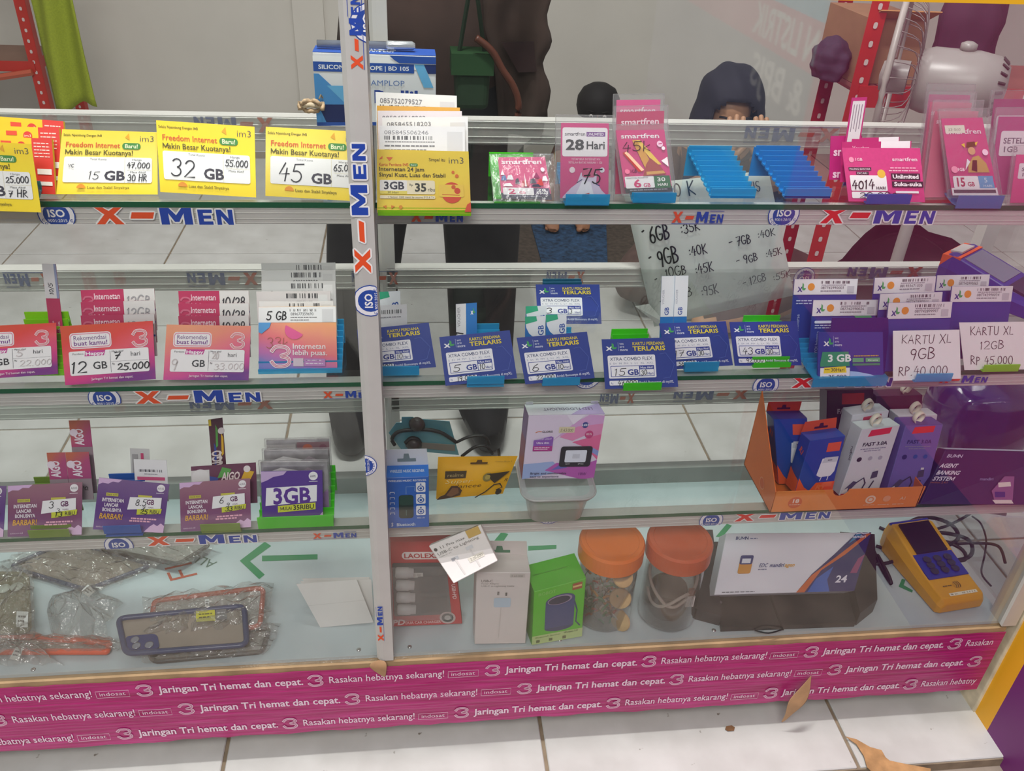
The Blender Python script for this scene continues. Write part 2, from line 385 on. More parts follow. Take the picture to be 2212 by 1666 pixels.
pil = make('wall_pillar', box(atY(640, 120, 2.98).x, atY(705, 120, 2.98).x, 2.98, 3.0, 0, 2.8), WALLM); tag(pil, 'shallow grey wall pillar behind the case', kind='structure')
wr = make('wall_right', box(2.6, 2.7, -.1, 3.0, 0, 2.8), M('c2bdb8', .7, 0, .04, 3)); tag(wr, 'pale side wall of the shop', kind='structure')
wl = make('wall_left', box(-2.7, -2.6, -.1, 3.0, 0, 2.8), WALLM); tag(wl, 'grey left side wall of the shop', kind='structure')

# ------------------------------------------------------------------ the glass display case
case = Thing('display_case', 'long aluminium and glass display case with pink taped base', 'display case', (-.05, 0.18, 0))
XPOST = atY(797, 750, -.012).x
PW = .0118
def rail_vf(x0, x1, zb, zt, y=YR, d=.022):
    P = [(y, zb)]
    h = zt-zb
    for f in (.06, .30, .66, .93):
        P += [(y, zb+h*(f-.03)), (y-.0006, zb+h*(f-.015)), (y-.0006, zb+h*(f+.015)), (y, zb+h*(f+.03))]
    P += [(y, zt), (y+d, zt), (y+d, zb)]
    return extrude([(x0, a, c) for a, c in P], (x1-x0, 0, 0))
def roundel(s, px, py, r, rot=0.0, full=True):
    u, v = s.uv(px, py); R = r/s.H
    s.disc(u, v, R, '27479e'); s.disc(u, v, R*.94, 'e9e7ea'); s.disc(u, v, R*.70, '2a4a9e')
    c_, s_ = math.cos(rot), math.sin(rot)
    def off(a, b): return u+(a*c_-b*s_)*r/s.W, v+(a*s_+b*c_)*r/s.H
    a, b = off(0, -.12); s.t('ISO', a, b, R*.42, 'f2f0ee', b=.025, al='c', rot=rot)
    a, b = off(0, -.42); s.t('9001:2015', a, b, R*.17, 'f2f0ee', al='c', rot=rot)
    for k in range(9):
        t = math.radians(205+k*16); a, b = off(math.cos(t)*.83, math.sin(t)*.83); s.t('COMPANY '[k % 8], a, b-.03*R, R*.15, '27479e', b=.02, al='c', rot=rot)
BLOCK = {'X': [(0, 0), (.34, .5), (.02, 1), (.32, 1), (.52, .68), (.72, 1), (1, 1), (.68, .5), (1, 0), (.68, 0), (.5, .31), (.3, 0)], '-': [(0, .30), (.9, .30), (1, .62), (.1, .62)],
    'M': [(0, 0), (0, 1), (.30, 1), (.5, .48), (.70, 1), (1, 1), (1, 0), (.74, 0), (.74, .58), (.57, .14), (.43, .14), (.26, .58), (.26, 0)],
    'E': [(0, 0), (0, 1), (1, 1), (1, .78), (.36, .78), (.36, .61), (.9, .61), (.9, .40), (.36, .40), (.36, .22), (1, .22), (1, 0)],
    'N': [(0, 0), (0, 1), (.3, 1), (.72, .42), (.72, 1), (1, 1), (1, 0), (.7, 0), (.28, .58), (.28, 0)]}
def block(s, ch, x, y, w, h, rot, col, outline=0.0):
    """slab letter at (x, y) metres on the face s; rot turns it about that corner"""
    c_, s_ = math.cos(rot), math.sin(rot)
    def put(dx, dy, c): s.poly([((x+(a*w+dx)*c_-(b*h+dy)*s_)/s.W, (y+(a*w+dx)*s_+(b*h+dy)*c_)/s.H) for a, b in BLOCK[ch]], c, 'lettering'); s.k -= .75
    if outline:
        for k in range(8): put(outline*math.cos(k*PI/4), outline*math.sin(k*PI/4), 'efedeb')
        s.k += 1
    put(0, 0, col); s.k += 1
def run_xmen(s, x, y, L, h, rot, red, blue, outline):
    c_, s_ = math.cos(rot), math.sin(rot)
    for ch, f0, f1, col, hh in (('X', 0, .2, red, 1), ('-', .25, .43, red, 1), ('M', .47, .70, blue, 1), ('E', .745, .85, blue, .78), ('N', .88, 1, blue, .78)):
        block(s, ch, x+L*f0*c_, y+L*f0*s_, L*(f1-f0), h*hh, rot, col, outline)
    if not outline:
        for v in (-.12, 1.04): s.k -= 1; s.poly([((x+a*c_-b*s_)/s.W, (y+a*s_+b*c_)/s.H) for a, b in ((L*.0 if v < 0 else L*.72, h*v), (L, h*v), (L, h*(v+.05)), (L*.0 if v < 0 else L*.72, h*(v+.05)))], blue, 'lettering')
def xmen(s, px0, px1, py, hm, rot=0.0, red='e8542a', blue='2446a8', outline=True):
    """brand print along an aluminium profile between two pixel columns of the photograph"""
    (u0, v0), (u1, v1) = s.uv(px0, py), s.uv(px1, py); L = (u1-u0)*s.W; y = v0*s.H-hm/2; o = .0017 if outline else 0
    if rot: run_xmen(s, u1*s.W, v0*s.H+hm/2, L, hm, PI, red, blue, o)
    else: run_xmen(s, u0*s.W, y, L, hm, 0, red, blue, o)
prints = {}
SECT = (('left', CX0+.02, XPOST-PW), ('right', XPOST+PW, CX1-.012))
for rowi, (zt, zb) in enumerate(((Z1, RB1), (Z2, RB2), (Z3, RB3))):
    for nm, x0, x1 in SECT:
        o = case.part('front_rail', rail_vf(x0, x1, zb, zt-.0065), ALU)
        s = Surf([(x0, YR-.0013, zt-.0065), (x1, YR-.0013, zt-.0065), (x1, YR-.0013, zb), (x0, YR-.0013, zb)]); prints[(rowi, nm)] = (s, o)
        g = box(x0, x1, YR-.002, YB-.006, zt-.006, zt)
        go = case.part('glass_shelf', g, [SHELFGLASS, GREENEDGE], fm=[0, 0, 1, 0, 0, 0])
        zt2, zb2 = zt, zt-.034
        ob = case.part('rear_rail', rail_vf(x0, x1, zb2, zt2, YB, .02), ALU)
        s2 = Surf([(x0, YB-.0013, zt2), (x1, YB-.0013, zt2), (x1, YB-.0013, zb2), (x0, YB-.0013, zb2)]); prints[(rowi, nm, 'b')] = (s2, ob)
# prints on the front rails, each its own sub-part, cut off at the profile's edges
def rprint(key, fn, *a, **k):
    q, o = prints[key][0].q, prints[key][1]; s = Surf(q); s.clamp = 'v'; fn(s, *a, **k); emit([s], o)
SM = dict(outline=False)
RX = dict(red='e02a20')
for key, fn, a, k in (((0, 'left'), roundel, (122, 464, .0185), {}), ((0, 'left'), xmen, (205, 503, 463, .0215), {}),
    ((0, 'right'), xmen, (888, 1000, 468, .0115), SM), ((0, 'right'), xmen, (1452, 1562, 469, .013), SM), ((0, 'right'), roundel, (1693, 463, .0185), {}), ((0, 'right'), xmen, (1775, 2018, 463, .0215), RX),
    ((1, 'left'), roundel, (226, 862, .0185), {}), ((1, 'left'), xmen, (292, 563, 859, .0175), {}), ((1, 'left'), xmen, (698, 800, 853, .0095), SM),
    ((1, 'right'), roundel, (1654, 833, .0175), {}), ((1, 'right'), xmen, (1712, 1925, 826, .0165), RX), ((1, 'right'), xmen, (2030, 2132, 820, .011), SM), ((1, 'right'), roundel, (1268, 815, .017), {}),
    ((2, 'left'), roundel, (257, 1179, .0185), {}), ((2, 'left'), xmen, (318, 556, 1169, .0165), {}), ((2, 'left'), xmen, (676, 770, 1158, .0095), SM),
    ((2, 'right'), roundel, (1536, 1125, .0175), {}), ((2, 'right'), xmen, (1588, 1790, 1117, .0165), RX), ((2, 'right'), roundel, (1186, 1112, .017), {})): rprint(key, fn, *a, **k)
# the rear rails carry the same print upside down
for key, runs in (((0, 'left', 'b'), ((590, 420, 268),)), ((0, 'right', 'b'), ((1810, 1608, 290),)), ((1, 'left', 'b'), ((557, 405, 603), (110, 10, 605))), ((1, 'right', 'b'), ((1262, 1180, 600), (860, 760, 602), (1990, 1830, 590))),
                  ((2, 'left', 'b'), ((590, 410, 876),)), ((2, 'right', 'b'), ((1615, 1455, 855), (1370, 1296, 862)))):
    for a, b, y in runs: rprint(key, xmen, b, a, y, .020, rot=PI, red='b8604a', blue='5a648c', outline=False)
rprint((1, 'right', 'b'), roundel, 1737, 600, .018, rot=PI)
# posts
def post_vf(x, y0, y1, z0, z1, w=PW):
    P = [(x-w, y0+.006), (x-w*.6, y0+.001), (x-w*.2, y0), (x+w, y0), (x+w, y1), (x-w, y1)]
    return extrude([(a, b, z0) for a, b in P], (0, 0, z1-z0))
po = case.part('front_post', post_vf(XPOST, -.012, YR+.02, ZB, 1.13), ALU)
s = Surf([(XPOST-PW, -.0123, 1.13), (XPOST+PW, -.0123, 1.13), (XPOST+PW, -.0123, ZB), (XPOST-PW, -.0123, ZB)])
PQ = s.q
def post_print(y0, y1, px, wm, outline=True):
    # letters run upward from pixel row y0 to y1
    s = Surf(PQ); s.clamp = 'u'; (u0, v0), (u1, v1) = s.uv(px, y0), s.uv(px, y1); run_xmen(s, u0*s.W+wm/2, v0*s.H, (v1-v0)*s.H, wm, PI/2, 'e8542a', '2446a8', .0017 if outline else 0); emit([s], po)
post_print(590, 310, 785, .0165)
post_print(150, -10, 772, .011, False)
post_print(1385, 1310, 823, .008, False)
for px, py, r in ((800, 650, .019), (797, 50, .017), (786, 1006, .016)): s = Surf(PQ); s.clamp = 'u'; roundel(s, px, py, r, rot=PI/2); emit([s], po)
rp = case.part('rear_post', post_vf(XPOST+.012, YB, YB+.024, ZB, 1.13), ALU)
for nm, x0, x1 in (('l', CX0, CX0+.02), ('r', CX1-.012, CX1+.012)):
    case.part('corner_post', box(x0, x1, -.012, .02, ZB, 1.13), ALU); case.part('corner_post', box(x0, x1, YB, YB+.024, ZB, 1.13), ALU)
case.part('top_rail', rail_vf(CX0, CX1, 1.13, 1.16, -.012, .04), ALU); case.part('top_rail', box(CX0, CX1, YB, YB+.024, 1.13, 1.16), ALU)
case.part('top_edging_tape', slab([atY(1700, -120, -.0145), atY(2500, -120, -.0145), atY(2500, 16, -.0145), atY(1700, -2, -.0145)], (0, .0025, 0)), M('e9b410', .5), label='yellow edging tape along the top of the case')
case.part('top_glass', box(CX0, CX1, -.01, YB+.02, 1.16, 1.166), SHELFGLASS)
for nm, x0, x1 in SECT: case.part('front_pane', box(x0, x1, -.006, -.002, ZB-.0055, 1.13), GLASS)
case.part('end_pane', box(CX1+.0125, CX1+.0165, 0, YB+.02, ZB, 1.13), GLASS)
# base board with screws and the green arrows of its protective film
YBASE = atZ(1450, 1043, ZB).y
WHITEB = M('bcc8cc', .35, 0, .04, 18)
bd = case.part('base_board', box(CX0, CX1, -.0005, YBASE, ZB-.006, ZB), WHITEB)
case.part('rear_lip', box(CX0, CX1, YBASE, YBASE+.02, .09, ZB+.035), M('9a9c98', .5, 0, .08, 20))
for px, py in ((72, 1447), (775, 1404), (885, 1398), (1209, 1383), (1542, 1362)):
    p = atZ(px, py, ZB); p.y = max(p.y, .004); make('screw', lathe(p, [(.0035, 0), (.0035, .0006), (.0022, .0016), (0, .0018)], 12), M('c9cac8', .25, .9), bd, smooth=True)
s = Surf([(CX0, YBASE, ZB), (CX1, YBASE, ZB), (CX1, -.008, ZB), (CX0, -.008, ZB)])
BQ = s.q
def bp(*polys):
    s = Surf(BQ)
    for pts in polys: s.poly([s.uv(*p) for p in pts], GA)
    emit([s], bd)
GA = '2c8a5a'
bp([(566, 1201), (686, 1198), (686, 1209), (566, 1213)], [(518, 1212), (572, 1171), (586, 1180), (540, 1213)], [(518, 1212), (540, 1213), (572, 1242), (560, 1252)])
bp([(1060, 1178), (1083, 1150), (1098, 1154), (1082, 1178)], [(1141, 1180), (1202, 1178), (1202, 1186), (1141, 1190)]); bp([(1546, 1160), (1570, 1132), (1581, 1136), (1560, 1161)])
bp([(1941, 1268), (1948, 1251), (1956, 1253), (1951, 1268)], [(1941, 1268), (1951, 1264), (1972, 1276), (1970, 1281)])
u, v = s.uv(430, 1246); s.t('FIRE', u, v, .11, 'b8604c', b=-.01, rot=math.radians(118), sh=.2); u, v = s.uv(470, 1215); s.t('ALUMINIUM', u, v, .045, '5c7468', rot=math.radians(150))
emit([s], bd)
# plinth with three strips of printed tape
case.part('plinth', box(CX0, CX1, -.010, YBASE+.02, .062, ZB-.006), M('a98c68', .7, 0, .2, 25))
TZ = [.060, .1085, .157, .1995]
def logo3(s, x, y, h, col, inner, w=.2):
    P = [(a*h*.8+x, c*h+y) for a, c in [(.02, .80), (.25, 1), (.75, 1.0), (1.0, .86), (.98, .66), (.6, .55)]]+[(a*h*.8+x, c*h+y) for a, c in [(.62, .5), (1.0, .40), (1.04, .16), (.75, 0), (.25, 0), (.0, .2)]]
    P = [(p.x, p.y) for p in spline([(a, c, 0) for a, c in P], 3)]
    for ww, c2 in ((w, col), (w*.55, inner), (w*.14, col)):
        if c2 is None: continue
        vv, ff = ribbon(P, ww*h); s.put('lettering', c2, vv, ff)
def tape_mat():
    m, n, l, b = nt('pink_printed_tape'); tc = n.new('ShaderNodeTexCoord'); mp = n.new('ShaderNodeMapping'); mp.inputs['Scale'].default_value = (3, 3, 60)
    ns = n.new('ShaderNodeTexNoise'); ns.inputs['Scale'].default_value = 3.2; ns.inputs['Detail'].default_value = 4
    cr = n.new('ShaderNodeValToRGB'); cr.color_ramp.elements[0].position = .32; cr.color_ramp.elements[0].color = lin('a01c5e'); cr.color_ramp.elements[1].position = .7; cr.color_ramp.elements[1].color = lin('c43082')
    l.new(tc.outputs['Object'], mp.inputs['Vector']); l.new(mp.outputs[0], ns.inputs['Vector']); l.new(ns.outputs['Fac'], cr.inputs['Fac']); l.new(cr.outputs['Color'], b.inputs['Base Color'])
    bpn = n.new('ShaderNodeBump'); bpn.inputs['Strength'].default_value = .25; bpn.inputs['Distance'].default_value = .004; l.new(ns.outputs['Fac'], bpn.inputs['Height']); l.new(bpn.outputs[0], b.inputs['Normal'])
    b.inputs['Roughness'].default_value = .28; return m
PINKT = tape_mat()
anchors = [(1052, 1435), (1122, 1470), (985, 1523)]     # where the figure 3 starts a repeat on each strip, top to bottom
PER = atY(1745, 1395, -.0107).x-atY(1052, 1435, -.0107).x
for i in range(3):
    z0, z1 = TZ[2-i], TZ[3-i]; n = 90; vs_, x0, x1 = [], CX0, CX1+.002
    for k in range(n+1):
        x = x0+(x1-x0)*k/n; lo = z0+(random.uniform(-.003, .0015) if i == 2 else random.uniform(-.0006, .0006)); hi = z1+(random.uniform(-.0012, .0012) if i == 0 else .0008)
        y = -.0106-.0004*(i == 1)-random.uniform(0, .0004)
        vs_ += [(x, y, lo), (x, y, hi)]
    fs = [(2*k, 2*k+2, 2*k+3, 2*k+1) for k in range(n)]
    tp = case.part('tape_strip', (vs_, fs), PINKT)
    md = tp.modifiers.new('thickness', 'SOLIDIFY'); md.thickness = .0003; md.offset = 1
    s = Surf([(x0, -.0118, z1), (x1, -.0118, z1), (x1, -.0118, z0), (x0, -.0118, z0)], .0002)
    SQ = s.q; u0, v0 = s.uv(*anchors[i]); xa = u0*s.W; hh = .0140; yb = s.H*.34; W_ = 'f1d9e6'
    for k in range(-5, 5):
        xs = xa+k*PER; s = Surf(SQ, .0002)
        if xs+PER < 0 or xs > s.W: continue
        def fit(x): return 0 <= x/s.W <= 1
        for dx, txt, w in ((.058, 'Jaringan Tri hemat dan cepat.', .405), (.535, 'Rasakan hebatnya sekarang!', .34)):
            xx = xs+dx*PER; ww = w*PER
            if xx < 0:
                continue
            if xx+ww > s.W:
                nn = max(0, int(len(txt)*(s.W-xx)/ww)-1); ww *= nn/len(txt); txt = txt[:nn]
            if len(txt) > 1: s.t(txt, xx/s.W, yb/s.H, hh/s.H, W_, w=ww/s.W, b=.02 if dx < .1 else .006)
        for dx in (0, .48):
            if 0 < xs+dx*PER < s.W-.03: logo3(s, xs+dx*PER, yb-.003, .021, W_, 'b0286e')
        xx = xs+.885*PER
        if 0 < xx < s.W-.06:
            s.line([(xx/s.W, (yb-.003)/s.H), ((xx+.045)/s.W, (yb-.003)/s.H), ((xx+.045)/s.W, (yb+.011)/s.H), (xx/s.W, (yb+.011)/s.H), (xx/s.W, (yb-.003)/s.H)], .0007/s.H, W_)
            s.t('indosat', (xx+.004)/s.W, (yb+.001)/s.H, .0075/s.H, W_, w=.036/s.W)
        emit([s], tp)
# castors under the plinth
for px in (-.95, atZ(2020, 1504, 0).x, .1):
    c = V((px, .05, .026))
    wheel = case.part('castor_wheel', lathe(c-V((.009, 0, 0)), [(.006, 0), (.022, 0), (.026, .003), (.026, .015), (.022, .018), (.006, .018)], 24, V((1, 0, 0))), M('2a2622', .6), smooth=False)
    case.part('castor_fork', vmerge(box(px-.013, px-.0105, .038, .062, .02, .058), box(px+.0105, px+.013, .038, .062, .02, .058), box(px-.018, px+.018, .03, .07, .056, .063)), M('b59a4a', .4, .6))
# curling torn bits of brown tape on the plinth front
def curl(name, pts, y0, out, label):
    n = len(pts)//2; vs_ = []
    for i, (px, py) in enumerate(pts):
        vs_.append(tuple(atY(px, py, y0-out[i])))
    fs = [(2*i, 2*i+2, 2*i+3, 2*i+1) for i in range(n-1)]
    o = case.part(name, (vs_, fs), M('b08a64', .6, 0, .15, 40), smooth=True, label=label)
    o.modifiers.new('thick', 'SOLIDIFY').thickness = .0007; sd = o.modifiers.new('sub', 'SUBSURF'); sd.levels = sd.render_levels = 2
curl('peeling_tape', [(1757, 1455), (1752, 1458), (1725, 1490), (1752, 1500), (1698, 1515), (1740, 1525), (1698, 1545), (1715, 1540), (1684, 1562), (1692, 1563)], -.012, [.001, .001, .01, .012, .016, .02, .014, .018, .012, .013], 'curled brown torn tape hanging off the pink tape')
curl('peeling_tape', [(815, 1424), (835, 1428), (792, 1437), (838, 1440), (800, 1446), (836, 1452), (826, 1462), (833, 1466)], -.012, [.001, .001, .006, .006, .007, .006, .003, .003], 'small torn brown tape flap under the post')
case.done()
# ------------------------------------------------------------------ cards, packs and their acrylic stands
def card(name, label, cat, quad, z, mat, tilt=26, Y0=None, thick=.0007, group=None, top_h=None, part='sheet', lift=None):
    """a stiff card leaning back: its foot stands on the shelf at height z, its corners are read from the photograph"""
    t = math.radians(tilt); d = V((0, math.sin(t), math.cos(t))); n = V((0, -math.cos(t), math.sin(t)))
    if Y0 is None:
        lo = max(quad[2:], key=lambda p: p[1]); Y0 = max(atZ(lo[0], lo[1], z+.001).y, .006)
    p0 = V((0, Y0, z))
    q = [on_plane(px, py, p0, n) for px, py in quad]
    if top_h:
        for a, b in ((0, 3), (1, 2)):
            h = min(top_h, (q[a]-p0).dot(d)-.001); q[b] = q[a]-d*h if len(quad) == 2 else q[b]
    base = (q[2]+q[3])/2
    T = Thing(name, label, cat, base, group); T.Y0 = Y0; T.q = q; T.n = n; T.d = d
    vf = slab(q, -n*thick); order = [3, 2, 2, 3, 0, 1, 1, 0]; uvq = [(0, 1), (1, 1), (1, 0), (0, 0)]
    T.part(part, vf, mat, uvs=[uvq[i] for i in order])
    T.S = T.surf(q)
    return T
def card2(name, label, cat, tl, tr, h, z, mat, Y0, tilt=26, thick=.0007, group=None, part='sheet'):
    """same, for a card standing behind another: only its top edge shows"""
    t = math.radians(tilt); d = V((0, math.sin(t), math.cos(t))); n = V((0, -math.cos(t), math.sin(t))); p0 = V((0, Y0, z))
    a, b = on_plane(*tl, p0, n), on_plane(*tr, p0, n)
    hh = min(h, min((a-p0).dot(d), (b-p0).dot(d))-.001)
    q = [a, b, b-d*hh, a-d*hh]
    T = Thing(name, label, cat, (q[2]+q[3])/2, group); T.Y0 = Y0; T.q = q; T.n = n; T.d = d
    order = [3, 2, 2, 3, 0, 1, 1, 0]; uvq = [(0, 1), (1, 1), (1, 0), (0, 0)]
    T.part(part, slab(q, -n*thick), mat, uvs=[uvq[i] for i in order]); T.S = T.surf(q); return T
def pouch(T, grow=.004, top=.012, mat=None):
    """clear plastic sleeve around the card T"""
    q, n = T.q, T.n; x = (q[1]-q[0]).normalized(); d = T.d; f = n*.0012
    Q = [q[0]-x*grow+d*top+f, q[1]+x*grow+d*top+f, q[2]+x*grow-d*.003+f, q[3]-x*grow-d*.003+f]
    T.part('clear_sleeve', slab(Q, -n*.0032), CLEAR)
    for a, b in ((Q[0], Q[3]), (Q[1], Q[2]), (Q[0], Q[1])): T.part('sleeve_seam', tube([a, b], .0005, 6), CLEAR)
def stand(label, lip, z, mat, Y0, depth=.07, hb=.03, n=8, group=None, gap=.0025, top=None):
    """stepped acrylic card stand: front lip read from the photograph, ridged ramp rising to the back"""
    y = Y0-gap; P = [atY(px, py, y) for px, py in lip]
    x0, x1 = (P[0].x+P[3].x)/2, (P[1].x+P[2].x)/2; zt = (P[0].z+P[1].z)/2; zb = (P[2].z+P[3].z)/2
    over = y < YR-.002
    if not over: zb = z+.0005
    zb = min(zb, zt-.006)
    T = Thing('card_stand', label, 'card stand', ((x0+x1)/2, y, z+.0005), group)
    T.part('front_lip', box(x0, x1, y-.0016, y, zb, zt), mat)
    ys = max(y, YR) if over else y
    if top: hb = max(.012, atY(*top, ys+depth).z-z-.006)
    top, bot = [], []
    for i in range(n):
        a, b = ys+depth*i/n, ys+depth*(i+1)/n; h = z+.002+(hb-.002)*i/n
        top += [(a, h), (b-.0022, h), (b-.0016, h+hb/n+.005), (b, h+hb/n+.005)]
    prof = [(y, z+.0005), (y, z+.002)]+top+[(ys+depth, z+.0005), (ys+depth-.002, z+.0005), (ys+depth-.002, z+hb-.004)]+[(ys+.004, z+.0005)]
    T.part('ridged_ramp', extrude([(x0, a, c) for a, c in prof], (x1-x0, 0, 0)), mat)
    return T.done()
WHITE, INK = 'f0efee', '23222a'
A = crop(0, 0, 2.765); B = crop(640, 0, 3.332); C_ = crop(1020, 150, 3.687); D_ = crop(1400, 0, 2.724); E_ = crop(0, 480, 2.765); F_ = crop(760, 480, 3.16)
G_ = crop(1360, 460, 2.596); H_ = crop(0, 860, 2.765); I_ = crop(760, 830, 3.456); J_ = crop(1560, 800, 3.393); K_ = crop(0, 1150, 2.633); L_ = crop(800, 1100, 2.911); M_ = crop(1460, 1080, 2.843)

# ---- top shelf: yellow quota price cards
YEL = ramp_mat('yellow_card', [(0, 'ffd91c'), (.55, 'ffe326'), (1, 'ffdf1c')], PI/2)
YEL2 = ramp_mat('pale_yellow_card', [(0, 'f6d83a'), (.5, 'f9e268'), (1, 'ffdf28')], PI/2)
def yellow_card(label, quad, mat, gb, price, days, gbw=.2, note=None, gu=.13, gh=.25):
    T = card('price_card', label, 'price card', quad, Z1, mat, tilt=24, group='yellow quota price cards on the top shelf'); s = T.S
    s.t('Selalu Nyambung Dengan IM3', .02, .90, .035, '5a5320', w=.40, b=.01)
    s.poly([(.66, .90), (.71, .86), (.70, .97)], 'e8a81c'); s.t('im3', .81, .845, .09, '4a4a52', w=.16, b=-.012)
    s.t('Freedom Internet', .05, .735, .075, 'd8532a', w=.56, b=.012); s.rect(.635, .715, .825, .815, '3f8a3c', .045); s.t('Baru!', .66, .735, .06, 'eef2c8', w=.14, b=.02)
    s.t('Makin Besar Kuotanya!', .05, .62, .075, '5c5420', w=.70, b=.012)
    s.rect(.05, .185, .945, .585, 'f4f3f2', .03); s.t('Total Kuota', .31, .535, .03, '6a6a6a', w=.17); s.t('Harga', .74, .535, .03, '6a6a6a', w=.10)
    s.rect(.665, .19, .67, .58, 'e6e0c4'); s.t('GB', .46, .225, .14, '3c3846', w=.21, b=.03)
    s.rect(.69, .385, .94, .39, 'e6e0c4'); s.t('Masa Aktif', .72, .34, .03, '6a6a6a', w=.16)
    s.pen(gb, gu, .235, gh, w=gbw, pw=.075, col='2c2a34')
    s.pen(price, .69, .42, .09, w=.24, pw=.14, col='2c2a34')
    if days: s.pen(days, .70, .215, .10, w=.2, pw=.13, col='2c2a34')
    if note: s.pen(note, .10, .42, .08, w=.06, pw=.1, col='3a3846')
    s.disc(.24, .095, .065, 'ef9a2c', a0=0, a1=180); s.t('Luas dan Stabil Sinyalnya', .30, .085, .042, '6a5a18', w=.42, b=.008)
    return T
T = yellow_card('yellow quota price card at the left edge, priced 25.000 for 7 HR', [(-142, 300), (67, 311), (89, 459), (-128, 452)], YEL, '5', '25.000', '7 HR', .07, None, .36, .15); T.done()
T = yellow_card('pale yellow price card handwritten 15 GB, 47.000', [A(371, 772), A(940, 790), A(942, 1162), A(337, 1160)], YEL2, '15', '47.000', '30 HR', .12, 'vc', .30, .13); T.done()
T = yellow_card('bright yellow price card handwritten 32 GB', [A(932, 718), A(1520, 757), A(1530, 1180), A(957, 1147)], YEL, '32', '55.000', None, .26); T.done()
T = yellow_card('yellow price card handwritten 45 GB, half behind the post', [A(1587, 757), (785, 285), (787, 436), A(1585, 1170)], YEL2, '45', '65.000', None, .26); T.done()
# red and yellow packs behind the far left card
for k, (tl, tr, y, lab) in enumerate((((-95, 245), (137, 262), .075, 'rearmost yellow and red starter pack at the far left'), ((-105, 268), (128, 277), .058, 'middle yellow and red starter pack at the far left'), ((-112, 290), (112, 300), .045, 'front yellow and red starter pack behind the 25.000 card'))):
    T = card2('starter_pack', lab, 'starter pack', tl, tr, .10, Z1, M('f2c51e', .35), y, group='yellow and red starter packs at the far left', thick=.004); s = T.S
    s.rect(.80, 0, 1, 1, 'd8342c'); s.rect(.50, .86, .60, .93, 'e0482c'); s.disc(.70, .86, .07, 'd63a2a'); s.t('im3', .665, .84, .04, 'f3d9c0', w=.07)
    for r in range(5): s.greek(.82, .9-.06*r, .97, .018, 'f2cfc8', 4)
    s.rect(.84, .35, .98, .45, 'f3ece8'); s.rect(.84, .15, .98, .22, 'f3ece8'); T.done()
stand('blue acrylic stand holding the yellow and red packs at far left', [(-110, 425), (85, 430), (85, 440), (-110, 436)], Z1, see_through('teal_acrylic', (.3, .6, .65), .8, .1, '3d8f98', .6), .036, .06, .03)
# stack of packs with a yellow front card, right of the post
ystk = 'yellow starter packs in the stack right of the post'
Y0 = .008
for (tl, tr, h, dy, colr, num, lab) in ((B(570, 662), B(1155, 690), .10, .062, 'dedddb', '085752079527', 'rearmost white labelled starter pack of the yellow stack'), (B(580, 760), B(1178, 775), .09, .05, 'd69a1c', None, 'amber pack edge in the yellow stack'),
                                        (B(585, 797), B(1192, 800), .09, .041, 'dccfd2', '085845518202', 'greyish labelled pack in the middle of the yellow stack'), (B(618, 845), B(1235, 840), .085, .03, 'dedde0', '085845518203', 'second white labelled pack from the front of the yellow stack'),
                                        (B(600, 905), B(1213, 912), .08, .02, 'f3c41e', '085845506246', 'foremost white labelled pack behind the yellow front card')):
    T = card2('starter_pack', lab, 'starter pack', tl, tr, h, Z1, M(colr, .35), Y0+dy, tilt=24, thick=.003, group=ystk); s = T.S
    if num:
        if colr == 'f3c41e': s.rect(.0, .46, 1, 1, 'dfdde0')
        s.t(num, .05, .89, .05, '77757c', w=.52); s.bars(.05, .82, .62, .87, '4a484e', 34); s.greek(.06, .785, .64, .015, '8a888c', 20)
        if colr == 'f3c41e':
            for r in range(3): s.greek(.05, .73-.055*r, .64-.1*r, .02, '77757c', 9)
        s.rect(.79, .67, .97, .93, 'cfcdd0')
    T.done()
T = card('price_card', 'yellow offer card reading 3GB 30 Hari 35 ribu', 'price card', [B(580, 1075), B(1240, 1090), B(1258, 1535), B(582, 1530)], Z1, ramp_mat('amber_card', [(0, 'f8d53c'), (.6, 'fadc48'), (1, 'f6c648')], 1.1), tilt=22, Y0=Y0, thick=.002); s = T.S
s.t('Simpel itu', .56, .83, .05, '5a4a1c', w=.18, b=.01); s.t('im3', .77, .80, .10, '4a4a52', w=.18, b=-.012); s.poly([(.1, .88), (.17, .88), (.135, .82)], 'ea6a3a'); s.poly([(.02, .84), (.06, .86), (.06, .9)], 'ea6a3a')
s.t('Kartu Perdana IM3', .02, .745, .045, 'd8602c', w=.32, b=.008); s.rect(.35, .74, .44, .79, '4c9a48', .024); s.t('Baru!', .365, .75, .03, WHITE, w=.06)
s.t('Internetan 24 Jam', .02, .665, .06, '4c4020', w=.49, b=.012); s.t('Sinyal Kuat, Luas dan Stabil', .02, .575, .06, '4c4020', w=.72, b=.012)
s.disc(.80, .33, .17, 'dd4a30'); s.rect(.66, .26, .93, .46, 'f6cf52', .02); s.line([(.70, .30), (.88, .29)], .012, 'd8602c'); s.disc(.86, .36, .05, 'd8482c'); s.disc(.82, .42, .035, 'd8602c'); s.disc(.82, .66, .025, 'e8742c'); s.disc(.86, .60, .03, 'e8742c')
s.rect(.03, .30, .62, .52, 'f8ecca', .03); s.rect(.03, .35, .32, .52, 'f6f4f2', .02); s.t('3GB', .07, .375, .115, '3a3a4a', w=.22, b=.03); s.rect(.03, .30, .32, .35, 'f1e06a'); s.t('30 Hari', .11, .308, .035, '4c4020', w=.12)
s.t('Rp', .345, .43, .035, '3a3a3a', w=.04); s.t('35', .40, .345, .125, '3a3834', w=.13, b=.03); s.t('ribu', .54, .345, .06, '3a3834', w=.08)
s.rect(.03, .225, .62, .275, 'f8ecca', .02); s.t('+ Nelpon 1000 menit ke sesama IM3 & Tri', .11, .235, .03, '5a4a2a', w=.50)
